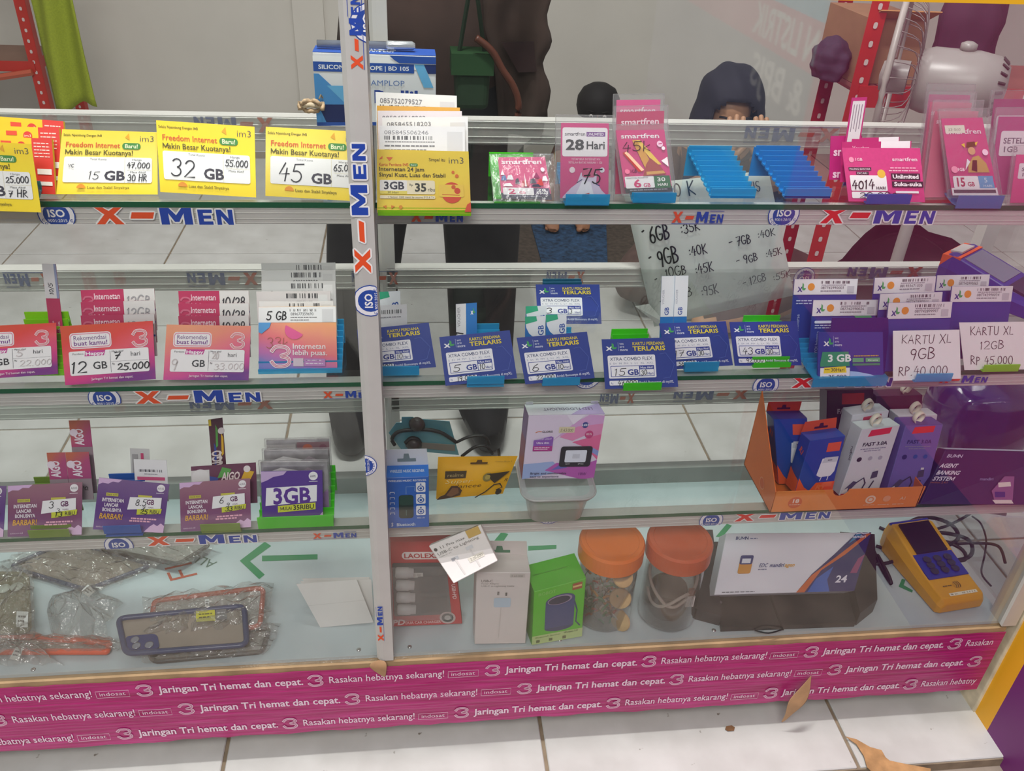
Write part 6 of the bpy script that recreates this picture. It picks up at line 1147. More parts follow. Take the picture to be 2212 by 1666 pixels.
# black flat device, white carton on it
BLK = M('2c2829', .45, 0, .12, 30)
def zpoly(pts, z): return [atZ(px, py, z) for px, py in pts]
T = Thing('black_tray', 'flat black plastic tray under the white terminal carton', 'tray', atZ(1700, 1330, ZB)); th = .010
f_ = zpoly([(1556, 1365), (1845, 1354), (1800, 1175), (1530, 1180)], ZB+.0008); T.part('tray_plate', extrude(f_, (0, 0, th)), BLK)
f_ = zpoly([(1500, 1338), (1553, 1352), (1535, 1165), (1497, 1165)], ZB+.0008); T.part('tray_wing', extrude(f_, (0, 0, .022)), M('343033', .5, 0, .1, 30))
f_ = zpoly([(1848, 1352), (1885, 1322), (1880, 1180), (1806, 1175)], ZB+.0008); T.part('tray_wing', extrude(f_, (0, 0, .028)), M('261c1e', .45, 0, .1, 30))
T.part('seam', extrude(zpoly([(1689, 1362), (1693, 1362), (1665, 1286), (1661, 1286)], ZB+th+.0008), (0, 0, .0006)), M('0f0d0e', .6)); T.part('knob', lathe(atZ(1556, 1302, ZB+th+.0008), [(.003, 0), (.003, .001), (0, .0015)], 12), M('8a8688', .3, .6)); T.part('cable_clip', tube(spline(zpoly([(1630, 1362), (1660, 1368), (1690, 1360)], ZB+th+.002), 4), .0012, 6), M('1a1818', .5)); T.done()
q4 = [M_(310, 205), M_(1200, 200), M_(1090, 572), M_(235, 585)]
T = pbox('terminal_carton', 'white terminal carton with navy swoosh lying on the black tray', q4, ZB+th+.0012, .035, M('dcdce4', .4), tilt=52); s = T.S
s.poly([(.58, 0), (.66, .30), (.78, .62), (.90, 1), (1, 1), (1, 0)], '1e2260'); s.poly([(.58, 0), (.66, .28), (.80, .58), (.97, .98), (1, .98), (.86, .62), (.72, .36), (.64, 0)], 'c8642e'); s.poly([(.66, 0), (.70, .22), (.80, .42), (.78, .2), (.82, 0)], '2f5cb0'); s.poly([(.90, 1), (.86, .8), (.94, .96)], '2a7aa8'); s.poly([(.93, .30), (.96, .55), (1, .62), (.98, .3)], '8a3a6a')
s.t('BUMN', .07, .89, .05, '2a3c7a', w=.09, b=.02); s.greek(.17, .90, .22, .015, '5a6a9a', 2); s.t('mandiri', .86, .905, .05, 'dcdaea', w=.11, b=.02); s.line([(.90, .975), (.93, .99), (.95, .975), (.98, .99)], .02, 'dcdaea'); s.t('EDC', .27, .43, .06, '2c3c78', w=.06, sh=.2, b=.01); s.t('mandiri', .345, .43, .06, '2c3c78', w=.10, sh=.2, b=.02); s.t('agen', .45, .43, .06, 'd8a03c', w=.07, sh=.2, b=.02); s.greek(.27, .385, .33, .015, '6a7090', 3)
s.rect(.13, .33, .22, .63, 'c98a2c', .03); s.rect(.13, .48, .22, .63, '2a3470', .03); s.rect(.145, .50, .205, .575, 'd8dce6'); s.t('24', .84, .15, .11, 'e6e4f0', w=.08, b=.03); s.greek(.05, .03, .28, .012, '5a5a64', 8); T.TOP.rect(.78, .1, .97, .9, '4a6ab0'); T.TOP.rect(.02, .1, .2, .9, 'aab8cc'); T.done()
# yellow terminal at the right end
fa, fb = atZ(2072, 1322, ZB+.0008), atZ(1935, 1165, ZB+.0008); fb = fa+(fb-fa).normalized()*.165
T, tq_ = terminal('card_terminal', 'yellow and blue card terminal at the bottom right corner', fa, fb, .088, ZB, M('e0a01e', .3), None, None)
q = tq_(.03, .30, .80)
T.part('blue_deck', slab(tq_(.26, .97, .84, .002), (0, 0, -.004)), M('26389a', .35)); T.part('screen', slab(tq_(.55, .90, .66, .0035), (0, 0, -.003)), M('26222c', .12)); kq = tq_(.30, .50, .66, .0035)
for i in range(3):
    for j in range(3):
        c = kq[3]+(kq[2]-kq[3])*((j+.5)/3)+(kq[0]-kq[3])*((i+.5)/3); T.part('key', lathe(c, [(.007, 0), (.0065, .0015), (0, .0016)], 10), M('3a3c50', .4))
s = T.surf([q[0], q[1], q[2], q[3]], .0006); s.disc(.55, .50, .16, 'c88e1a'); 
for k in range(3): s.line([(.50+.05*k, .38), (.53+.05*k, .5), (.50+.05*k, .62)], .025, '4a3c14')
s.greek(.18, .48, .42, .04, '6a5418', 4); s.t('mandiri', .48, .82, .08, '2a3470', w=.24, b=.02); s.rect(.2, .08, .92, .2, 'efe6cc'); s.bars(.24, .11, .88, .17, '6a6050', 20); T.done()
# power cords
def cord(label, pts, r=.0026, z=None, col='1c1719'):
    P = [atY(px, py, y) for px, py, y in pts]
    for p in P: p.z = max(p.z, ZB+r+.0006)
    o = make('power_cord', tube(spline(P, 5), r, 8), M(col, .5), origin=P[0], smooth=True); tag(o, label, 'cord', 'black cords heaped by the yellow terminal')
cord('black cord looping from the white carton over the terminal', [(1890, 1165, .22), (1930, 1180, .2), (1975, 1172, .2), (2040, 1165, .22), (2085, 1150, .26), (2050, 1138, .28), (1980, 1128, .28), (1900, 1130, .28)])
cord('black cord crossing in front of the yellow terminal', [(1893, 1180, .17), (1925, 1190, .16), (1960, 1200, .14), (1905, 1222, .13), (1870, 1212, .14)], .003)
cord('thin black cord arching to the right over the terminal', [(2080, 1160, .24), (2110, 1150, .22), (2130, 1165, .18), (2120, 1215, .14), (2110, 1260, .1), (2125, 1300, .07)], .0016, col='3a2420')
cord('black cord bundle behind the terminal', [(1870, 1128, .30), (1940, 1140, .29), (2020, 1148, .28), (2060, 1172, .26), (2100, 1168, .25), (2140, 1180, .24)], .004)
cord('black cord drooping in a loop left of the terminal', [(1885, 1200, .16), (1900, 1240, .12), (1922, 1268, .085), (1918, 1240, .1), (1896, 1200, .15)], .003)
cord('black cord wound over the terminal deck, upper coil', [(1925, 1150, .20), (1985, 1135, .24), (2045, 1150, .22), (2060, 1185, .18), (2010, 1205, .16), (1960, 1185, .17), (1950, 1160, .2)], .0035)
cord('black cord wound over the terminal deck, lower coil', [(1960, 1160, .18), (2020, 1150, .20), (2085, 1175, .18), (2090, 1215, .14), (2040, 1230, .13), (1985, 1205, .15)], .0035)
cord('black cord wound over the terminal deck, middle coil', [(1940, 1172, .18), (2000, 1165, .19), (2070, 1190, .16), (2075, 1228, .13), (2020, 1218, .14), (1975, 1190, .16), (1990, 1150, .2)], .0032, col='2a1d1a')
cord('brown grey cord trailing to the right glass end', [(2060, 1190, .17), (2100, 1195, .17), (2140, 1215, .16), (2150, 1260, .12)], .0026, col='2a1d1a')

# ------------------------------------------------------------------ bottom of the case, left: phone covers in clear bags
def rounded(q, r=.16, n=5):
    c = sum(q, V())/4; P = []
    for i in range(4):
        a, b, d = q[i], q[(i+1) % 4], q[i-1]; L = min((b-a).length, (d-a).length)*r
        e0, e1 = a+(d-a).normalized()*L, a+(b-a).normalized()*L
        for k in range(n+1):
            t = k/n; P.append(e0*(1-t)**2+a*2*t*(1-t)+e1*t*t)
    return P
def phone_cover(label, pts, z, body, rim, cam=None, rimr=.0035, bag=None, lens=3, camcol='26306a'):
    q = [atZ(px, py, z) for px, py in pts]; c = sum(q, V())/4
    for p in q: p.y = max(p.y, .004)
    T = Thing('phone_cover', label, 'phone cover', V((c.x, c.y, z)), 'phone covers in clear bags'); P = rounded(q)
    T.part('back_plate', extrude(P, (0, 0, .0018)), body); T.part('rim', tube([p+V((0, 0, .0035)) for p in P], rimr, 8, True), rim, smooth=True)
    if cam:
        u, v, w, h = cam; s_ = Surf(q); cq = [s_.at(u, v+h), s_.at(u+w, v+h), s_.at(u+w, v), s_.at(u, v)]; cq = [p+V((0, 0, .0022)) for p in cq]
        cr_ = rounded(cq, .3); T.part('camera_island', extrude(cr_, (0, 0, .0022)), M(camcol, .3))
        for k in range(lens):
            cc = cq[3]+(cq[2]-cq[3])*(.3+.4*(k % 2))+(cq[0]-cq[3])*(.3+.4*(k//2)); T.part('lens_ring', lathe(cc+V((0, 0, .0024)), [(.006, 0), (.006, .001), (.004, .0012), (0, .0006)], 14), M('8a8c98', .25, .4), smooth=True)
    if bag:
        nu, nv = 16, 10; s_ = Surf(q); vs_ = []; rr = random.Random(len(label))
        for j in range(nv+1):
            for i in range(nu+1):
                u, v = -.09+1.18*i/nu+rr.uniform(-.01, .01), -.12+1.24*j/nv+rr.uniform(-.015, .015); edge = min(i, nu-i, j, nv-j); p = s_.at(u, v); p.z = z+(.0095+rr.uniform(0, .011) if edge > 0 else .001+rr.uniform(0, .012)); p.y = max(p.y, .003); vs_.append(p)
        o = T.part('clear_bag', (vs_, [(j*(nu+1)+i, j*(nu+1)+i+1, (j+1)*(nu+1)+i+1, (j+1)*(nu+1)+i) for j in range(nv) for i in range(nu)]), BAG)
    return T, Surf(q)
def sticker(T, pts, z, col, print_col=None):
    q = [atZ(px, py, z) for px, py in pts]; T.part('sticker', extrude(q[::-1], (0, 0, .0005)), M(col, .4))
    if print_col:
        s = T.surf(q, .0008); s.greek(.15, .6, .85, .12, print_col, 3); s.greek(.15, .3, .7, .12, print_col, 3)
TAUP = see_through('smoky_plastic', (.75, .72, .68), 1.2, .2, '9a8c7e', .92); CLR2 = see_through('cover_clear', (.9, .9, .88), 1.4, .1, 'd4d2cc', .5); OLV = see_through('olive_plastic', (.6, .58, .4), 1.1, .2, '6a6638', .85)
NVY = M('3a4468', .3); RED = M('c8502e', .35); GRYP = M('4a4846', .35)
T, _ = phone_cover('smoky phone cover with navy rim and white tag at the left rear', [(20, 1228), (150, 1172), (330, 1224), (188, 1278)], ZB+.002, TAUP, NVY, bag=True); sticker(T, [(190, 1263), (206, 1277), (192, 1290), (174, 1279)], ZB+.02, 'e0e2e0', '4a4a4a'); T.done()
T, _ = phone_cover('clear phone cover with black rim at the rear below the rail', [(215, 1187), (300, 1142), (455, 1180), (385, 1223)], ZB+.014, CLR2, GRYP, bag=True); T.done()
T, _ = phone_cover('olive phone cover with two camera holes at the left edge', [(-85, 1243), (60, 1243), (66, 1370), (-85, 1372)], ZB+.014, OLV, OLV, bag=True)
for px, py in ((8, 1272), (36, 1268)): c = atZ(px, py, ZB+.018); T.part('camera_hole', lathe(c, [(.009, 0), (.009, .0008), (0, .001)], 18), M('c4ccc0', .3), smooth=True)
sticker(T, [(36, 1321), (61, 1322), (60, 1356), (35, 1355)], ZB+.024, 'e2e4e2', '5a5a5a'); T.done()
T, _ = phone_cover('grey phone cover with dark rim under the blue one', [(310, 1372), (582, 1362), (566, 1412), (330, 1438)], ZB+.002, CLR2, GRYP, bag=True); T.done()
T, _ = phone_cover('clear phone cover with a red orange rim', [(333, 1302), (570, 1273), (562, 1358), (328, 1376)], ZB+.012, CLR2, RED, rimr=.004, bag=True); sticker(T, [(443, 1296), (452, 1295), (452, 1309), (443, 1310)], ZB+.026, 'd8dad8', '5a5a5a'); T.done()
T, _ = phone_cover('smoky phone cover with a blue rim lying in front', [(256, 1340), (528, 1313), (534, 1397), (270, 1426)], ZB+.022, TAUP, NVY, cam=(.02, .05, .26, .42), rimr=.0042); sticker(T, [(423, 1321), (464, 1318), (465, 1341), (424, 1344)], ZB+.0275, 'd2cc2c', '6a6420'); sticker(T, [(466, 1318), (489, 1316), (490, 1338), (467, 1340)], ZB+.0275, '77777a', 'b8b8ba'); T.done()
T, _ = phone_cover('brownish phone cover with an orange rim at the lower left', [(-40, 1372), (238, 1394), (232, 1412), (-40, 1412)], ZB+.004, TAUP, M('e0562c', .35), rimr=.0045, bag=True); sticker(T, [(35, 1398), (50, 1402), (40, 1428), (20, 1424)], ZB+.02, 'd8d8d4', '5a5a5a'); T.done()
for k, (pts, lab) in enumerate((([(95, 1300), (190, 1270), (265, 1310), (235, 1385), (120, 1392)], 'crumpled empty clear bag among the phone covers'), ([(-20, 1395), (90, 1400), (140, 1440), (60, 1455), (-20, 1445)], 'crumpled clear bag at the lower left corner'))):
    P = [atZ(px, py, ZB+.001) for px, py in pts]; c = sum(P, V())/len(P); rr = random.Random(40+k); vs_ = [c+V((0, 0, .03))]; n = 20
    for r_ in (.35, .7, 1.0):
        for i in range(n):
            t = i/n*len(P); a, b = P[int(t) % len(P)], P[(int(t)+1) % len(P)]; p = a*(1-t % 1)+b*(t % 1); p = c+(p-c)*r_*rr.uniform(.85, 1.1); p.z = ZB+.0015+(1-r_)*.03+rr.uniform(0, .018); p.y = max(p.y, .004); vs_.append(p)
    fs = [(0, 1+i, 1+(i+1) % n) for i in range(n)]+[(1+g*n+i, 1+(g+1)*n+i, 1+(g+1)*n+(i+1) % n, 1+g*n+(i+1) % n) for g in range(2) for i in range(n)]
    o = make('clear_bag', (vs_, fs), BAG, origin=V((c.x, c.y, ZB+.001))); tag(o, lab, 'bag', 'crumpled clear bags')
# folded papers
for k, (quad, Y, lab) in enumerate((([(652, 1250), (798, 1247), (806, 1335), (720, 1340)], .085, 'rear sheet of the folded white papers'), ([(648, 1256), (802, 1252), (808, 1340), (700, 1345)], .075, 'middle sheet of the folded white papers'), ([(640, 1262), (770, 1252), (807, 1345), (692, 1356)], None, 'front folded white paper leaning beside the post'))):
    T = card('folded_paper', lab, 'paper', quad, ZB, M('d6d3d0', .7, 0, .03, 10), tilt=38, Y0=Y, thick=.0012, group='folded white papers'); 
    if k == 2: T.S.line([(.0, .5), (1, .52)], .006, 'bdb9b5')
    T.done()

# ------------------------------------------------------------------ sign board standing at the right end of the case
XB = .945
T = Thing('sign_board', 'tall foam sign board with yellow border and purple face at the right', 'sign board', (XB+.02, -1.2, -.022))
T.part('board', box(XB, XB+.03, -2.6, -.012, -.022, 1.15), M('6e2a68', .35, 0, .08, 4)); vs_, fs = [], []; n = 40
P = []
for k in range(n+1): z = -.02+1.17*k/n; P.append((XB-.004, random.uniform(.006, .02)+max(0, .16-z)*.14, z))
prof = [V((XB-.005, -.014, -.021))]+[V(p) for p in P]+[V((XB-.005, -.014, 1.15))]
T.part('torn_foam_edge', extrude([(XB-.004, -.014, -.021)]+P+[(XB-.004, -.014, 1.15)], (.036, 0, 0)), M('dccdb0', .8, 0, .2, 35))
s = T.surf([V((XB, -.012, 1.15)), V((XB, -2.6, 1.15)), V((XB, -2.6, -.022)), V((XB, -.012, -.022))], .0006); W_, H_b = s.W, s.H
def bu(y, z): return (-.012-y)/W_, (z+.022)/H_b
def band(y0, y1, z0, z1, col): a, b = bu(y0, z0), bu(y1, z1); s.rect(a[0], a[1], b[0], b[1], col)
band(-.012, -.05, -.022, 1.15, 'e0a21c'); band(-.05, -1.15, .30, 1.15, 'c0427f'); band(-.05, -1.15, -.022, .30, '6a2468'); band(-1.15, -2.6, .90, 1.15, '58b8e0'); band(-1.15, -2.6, .785, .90, 'd8508a'); band(-1.15, -2.6, .45, .785, '8a8ca8'); band(-1.15, -2.6, -.022, .45, '6a4a88')
u, v = bu(-1.16, .805); s.t('N LISTRIK', u, v, .075/H_b, 'f4eef0', w=.42/W_, b=.02); u, v = bu(-1.18, .68); s.t('& BPJS', u, v, .08/H_b, 'f0eef2', w=.36/W_, b=.02)
T.done()
# dry leaves and crumbs on the floor
def leaf(label, pts, z, bump, col):
    P = [atZ(px, py, z) for px, py in pts]; c = sum(P, V())/len(P); P = [p+V((0, 0, .001+bump*abs(math.sin(p.x*60)))) for p in P]
    o = make('dry_leaf', extrude(P[::-1], (0, 0, .0012)), M(col, .8, 0, .25, 50), origin=c); tag(o, label, 'leaf')
leaf('torn dry brown leaf on the step near the sign board', [M_(1040, 1462), M_(1105, 1480), M_(1190, 1525), M_(1260, 1545), M_(1285, 1590), M_(1310, 1610), M_(1400, 1630), M_(1560, 1660), M_(1560, 1740), M_(1260, 1740), M_(1170, 1650), M_(1150, 1580), M_(1105, 1510)], .002, .002, 'b3895c')
leaf('small brown scrap on the white tile', [(1568, 1571), (1580, 1569), (1587, 1573), (1585, 1580), (1572, 1581), (1566, 1577)], .001, .0, '7a5638')
# ------------------------------------------------------------------ the room behind: racks, fan, clothes
RACKR = M('b02a20', .45, 0, .08, 20)
def upright(T, x, y, z0, z1, w=.036, mat=RACKR, turn=1):
    o = T.part('upright', vmerge(box(x-w/2, x+w/2, y-.001, y+.001, z0, z1), box(x+turn*w/2-.001, x+turn*w/2+.001, y, y+w, z0, z1)), mat)
    s = Surf([(x-w/2, y-.001, z1), (x+w/2, y-.001, z1), (x+w/2, y-.001, z0), (x-w/2, y-.001, z0)]); n = int((z1-z0)/.035)
    for k in range(n): v = (k+.5)/n; s.rect(.38, v-.14/n, .62, v+.2/n, 'c8b8b4', .002)
    emit([s], o)
T = Thing('storage_rack', 'red slotted steel rack at the left behind the case', 'rack', (-1.5, 2.5, 0))
xl = atY(75, 120, 2.5).x; upright(T, xl, 2.48, 0, 1.9); upright(T, xl-.75, 2.48, 0, 1.9); upright(T, xl, 2.82, 0, 1.9); upright(T, xl-.75, 2.82, 0, 1.9)
for z in (atY(40, 143, 2.48).z, 1.2): T.part('beam', box(xl-.75, xl, 2.476, 2.480, z-.018, z+.018), RACKR); T.part('shelf_board', box(xl-.75, xl, 2.48, 2.82, z-.005, z), M('8a6a5a', .6, 0, .1, 10)); T.part('side_beam', box(xl-.002, xl+.002, 2.48, 2.82, z-.018, z+.018), RACKR)
T.part('brace', tube([(xl-.01, 2.47, atY(83, 156, 2.47).z), (xl-.55, 2.47, atY(-60, 210, 2.47).z)], .012, 6), M('b4543c', .5)); T.done()
# green towel hanging from the rack
T = Thing('towel', 'olive green towel hanging from the left red rack', 'towel', (atY(150, 200, 2.42).x, 2.42, .3))
L0 = [atY(*p, 2.42) for p in ((40, -110), (63, 0), (87, 110), (120, 237))]; R0 = [atY(*p, 2.42) for p in ((130, -110), (155, 0), (182, 110), (212, 224))]; vs_ = []; nu, nv = 16, 18
for j in range(nv+1):
    t = j/nv*3; i0 = min(int(t), 2); f = t-i0; a = L0[i0]*(1-f)+L0[i0+1]*f; b = R0[i0]*(1-f)+R0[i0+1]*f
    for i in range(nu+1): u = i/nu; p = a*(1-u)+b*u; vs_.append(p+V((0, .02*math.sin(u*9+j*.15), -.012*math.sin(u*7))))
o = T.part('cloth', (vs_, [(j*(nu+1)+i+1, j*(nu+1)+i, (j+1)*(nu+1)+i, (j+1)*(nu+1)+i+1) for j in range(nv) for i in range(nu)]), M('8f9a2c', .9, 0, .12, 200), smooth=True); o.modifiers.new('t', 'SOLIDIFY').thickness = .006; T.done()
YRK = 1.15
T = Thing('storage_rack', 'red slotted steel rack at the right behind the case', 'rack', (1.3, YRK, 0))
DRED = M('8e1c1e', .45, 0, .08, 20)
x1_ = atY(1780, 200, YRK).x; x2_ = atY(1850, 210, YRK-.25).x; upright(T, x1_, YRK, 0, 1.7, .034, DRED); upright(T, x2_, YRK-.25, 0, 1.7, .036, RACKR); upright(T, x1_+.8, YRK, 0, 1.7, .034, DRED); upright(T, x2_+.9, YRK-.25, 0, 1.7, .036, RACKR)
for z in (.80, .58): T.part('beam', box(x2_, x2_+.9, YRK-.254, YRK-.25, z-.022, z+.022), RACKR); T.part('shelf_board', box(x2_, x2_+.9, YRK-.25, YRK, z+.01, z+.018), M('8a5048', .6, 0, .1, 10)); T.part('side_beam', box(x1_-.002, x1_+.002, YRK-.25, YRK, z-.018, z+.018), DRED)
T.done()
zs = .8182
def cloth_heap(name, label, c, sx, sy, sz, col, seed, cat):
    bm = bmesh.new(); bmesh.ops.create_icosphere(bm, subdivisions=4, radius=1.0); r = random.Random(seed); ph = [r.uniform(0, 6) for _ in range(6)]
    for v_ in bm.verts:
        p = v_.co; k = 1+.10*math.sin(5*p.x+ph[0])*math.sin(4*p.z+ph[1])+.08*math.sin(9*p.y+ph[2]+3*p.x)+.05*math.sin(13*p.z+ph[3]); v_.co = V((p.x*sx*k, p.y*sy*k, max(p.z*sz*k, -sz*.62)))
    bm.verts.index_update(); vs_ = [V(c)+V((0, 0, sz*.62))+v_.co for v_ in bm.verts]; fs = [tuple(v_.index for v_ in f.verts) for f in bm.faces]; bm.free()
    o = make(name, (vs_, fs), M(col, .85, 0, .2, 25), origin=V(c), smooth=True); tag(o, label, cat); return o
cx = atY(1890, 40, 1.02); T = Thing('cardboard_box', 'brown cardboard box on the right red rack', 'box', (cx.x, 1.0, zs)); T.part('carton', box(cx.x-.06, cx.x+.07, .93, 1.12, zs+.001, zs+.13), M('8a684a', .8, 0, .1, 20)); T.part('flap', slab([(cx.x-.06, .89, zs+.15), (cx.x+.07, .89, zs+.15), (cx.x+.07, .93, zs+.13), (cx.x-.06, .93, zs+.13)], (0, .002, .002)), M('a87848', .8)); T.done()
cloth_heap('dark_clothes', 'dark purple clothes on the left end of the right rack', (atY(1812, 60, .98).x, .985, zs+.0), .035, .05, .05, '2c2236', 3, 'clothes')
c = atY(2140, 70, .88); cloth_heap('dark_clothes', 'maroon cloth bundle behind the fan', (c.x, .95, zs), .06, .06, .17, '3a2032', 5, 'clothes')
# fan
c = atY(2068, 180, .66); ax = V((.84, -.52, .03)).normalized()
T = Thing('electric_fan', 'white electric fan seen from behind with round cage', 'fan', (c.x-.02, .66, 0)); WF = M('918d89', .35, 0, .04, 10)
T.part('motor_housing', lathe(c, [(.02, -.075), (.052, -.07), (.058, -.05), (.058, .025), (.052, .06), (.036, .078), (0, .082)], 32, ax, cap=False), WF, smooth=True)
r_ = ax.cross(V((0, 0, 1))).normalized(); u_ = r_.cross(ax).normalized()
for k in range(18):
    t = 2*PI*k/18; d_ = r_*math.cos(t)+u_*math.sin(t); e = c+ax*.062+d_*.0505; T.part('vent_slot', tube([e, e+ax*.011-d_*.009], .0028, 6), M('3a3434', .6))
fc = c-ax*.115; RF = .150; CG = M('8c8480', .4, .3)
ring = [fc+(r_*math.cos(t)+u_*math.sin(t))*RF for t in [2*PI*k/40 for k in range(40)]]; T.part('cage_ring', tube(ring, .006, 8, True), M('9c9690', .4), smooth=True)
for k in range(36):
    t = 2*PI*k/36; d_ = r_*math.cos(t)+u_*math.sin(t); T.part('cage_wire', tube(spline([fc+d_*RF, fc+d_*RF*.85+ax*.035, fc+d_*RF*.35+ax*.045], 3), .0009, 5), CG, smooth=True)
for k in range(3):
    t = 2*PI*k/3+.4; d_ = r_*math.cos(t)+u_*math.sin(t); e_ = ax.cross(d_); pl = [fc+d_*.03-e_*.015, fc+d_*.07-e_*.045, fc+d_*.125-e_*.03, fc+d_*.13+e_*.03, fc+d_*.07+e_*.035, fc+d_*.03+e_*.015]; T.part('blade', extrude(pl, ax*.002), see_through('fan_blade', (.6, .5, .5), 1.0, .1, '6a5656', .6))
T.part('hub', lathe(fc-ax*.02, [(0, 0), (.026, .004), (.03, .02), (.03, .05)], 20, ax, cap=False), WF, smooth=True)
pb = V((c.x-.01, c.y, 0)); T.part('pole', tube([pb+V((0, 0, .02)), pb+V((0, 0, c.z-.04))], .012, 12), WF, smooth=True); T.part('base', lathe(pb, [(.14, 0), (.14, .012), (.10, .03), (.03, .045), (0, .045)], 32), M('c8c4be', .4), smooth=True); T.part('tilt_knob', lathe(c+V((0, 0, .056)), [(.014, 0), (.014, .012), (.006, .016), (0, .016)], 14), WF, smooth=True); T.done()
# big dark bag on the floor under the rack
cB_ = atY(1930, 530, 1.0); cloth_heap('dark_bag', 'large maroon leather like bag under the right rack', (cB_.x+.06, 1.02, .001), .23, .10, .27, '3a2228', 11, 'bag')
# mats
def mat_(name, label, pts, h, col, var): 
    P = [atZ(px, py, .001) for px, py in pts]; o = make(name, extrude(P[::-1], (0, 0, h)), M(col, .95, 0, var, 60), origin=sum(P, V())/4); tag(o, label, 'mat'); return o
mat_('floor_rug', 'dark brown rug on the floor behind the case', [(1000, 440), (1390, 440), (1375, 590), (985, 590)], .004, '4a4038', .3)
m_ = mat_('floor_mat', 'dark blue textured mat under bare feet', [(1140, 465), (1308, 465), (1312, 580), (1172, 580)], .006, '24405e', .6); m_.location.z += .0045

# ------------------------------------------------------------------ people
def grow(name, joints, bones, mats, pick, origin, parent=None, sub=2):
    """one continuous body grown over a skeleton of joints {name: (point, radius)}"""
    names = list(joints); me = bpy.data.meshes.new(name); me.from_pydata([tuple(V(joints[n][0])-V(origin)) for n in names], [(names.index(a), names.index(b)) for a, b in bones], []); me.update()
    o = bpy.data.objects.new(name+'_skeleton', me); COL.objects.link(o); sk = o.modifiers.new('skin', 'SKIN'); sk.use_smooth_shade = True
    for i, n in enumerate(names):
        r = joints[n][1]; r = (r, r) if not isinstance(r, tuple) else r; me.skin_vertices[0].data[i].radius = r; me.skin_vertices[0].data[i].use_root = (i == 0)
    ss = o.modifiers.new('sub', 'SUBSURF'); ss.levels = ss.render_levels = sub
    dg = bpy.context.evaluated_depsgraph_get(); dg.update(); m2 = bpy.data.meshes.new_from_object(o.evaluated_get(dg)); m2.name = name
    bpy.data.objects.remove(o); bpy.data.meshes.remove(me); m2.materials.clear()
    for m in mats: m2.materials.append(m)
    for p in m2.polygons: p.material_index = pick(p.center+V(origin)); p.use_smooth = True
    r = bpy.data.objects.new(name, m2); COL.objects.link(r)
    if parent: r.parent = parent
    else: r.location = V(origin)
    return r
SKIN = M('8f6248', .55); DARK = M('1e1c1f', .85, 0, .15, 30); BROWN = M('3a2a24', .85, 0, .2, 18)
def fingers(J, Bn, tagn, palm, dirv, side, bend, L=.08):
    d = V(dirv).normalized(); s = V(side).normalized(); b = V(bend).normalized()
    for k in range(4):
        l = L*(.9, 1.0, .95, .75)[k]; base = V(palm)+s*(.028-.0185*k)+d*.035; J[f'{tagn}f{k}a'] = (base, .0095); J[f'{tagn}f{k}b'] = (base+d*l*.45+b*l*.12, .0085); J[f'{tagn}f{k}c'] = (base+d*l*.72+b*l*.45, .0075); Bn += [(tagn, f'{tagn}f{k}a'), (f'{tagn}f{k}a', f'{tagn}f{k}b'), (f'{tagn}f{k}b', f'{tagn}f{k}c')]
    t = V(palm)+s*.034; J[f'{tagn}ta'] = (t, .0105); J[f'{tagn}tb'] = (t+s*.02+d*.025, .009); J[f'{tagn}tc'] = (t+s*.022+d*.05+b*.015, .008); Bn += [(tagn, f'{tagn}ta'), (f'{tagn}ta', f'{tagn}tb'), (f'{tagn}tb', f'{tagn}tc')]
def face(parent, c, r, fwd, up=V((0, 0, 1)), hair='1a1413'):
    """eyes, brows, nose, mouth and ears on a head of radius r"""
    f = V(fwd).normalized(); s = f.cross(up).normalized(); u = s.cross(f)
    for k in (-1, 1):
        make('eye', lathe(c+f*r*.86+s*k*r*.34, [(0, r*.10), (r*.09, r*.06), (r*.11, 0)], 12, f), M('e2dcd6', .3), parent, smooth=True); make('iris', lathe(c+f*r*.86+s*k*r*.34, [(0, r*.115), (r*.065, r*.09)], 10, f), M('1a1210', .2), parent, smooth=True)
        make('eyebrow', tube([c+f*r*.92+s*k*r*.18+u*r*.22, c+f*r*.88+s*k*r*.40+u*r*.27, c+f*r*.76+s*k*r*.56+u*r*.2], r*.04, 6), M(hair, .8), parent, smooth=True)
        make('ear', lathe(c+s*k*r*.86-f*r*.05, [(0, r*.12), (r*.16, r*.08), (r*.2, 0)], 12, s*k), SKIN, parent, smooth=True)
    make('nose', tube([c+f*r*.92+u*r*.1, c+f*r*1.08-u*r*.18, c+f*r*1.02-u*r*.3], [r*.07, r*.12, r*.13], 8), SKIN, parent, smooth=True); make('mouth', tube([c+f*r*.84-u*r*.55-s*r*.24, c+f*r*.94-u*r*.54, c+f*r*.84-u*r*.55+s*r*.24], r*.055, 6), M('7a3c38', .5), parent, smooth=True)
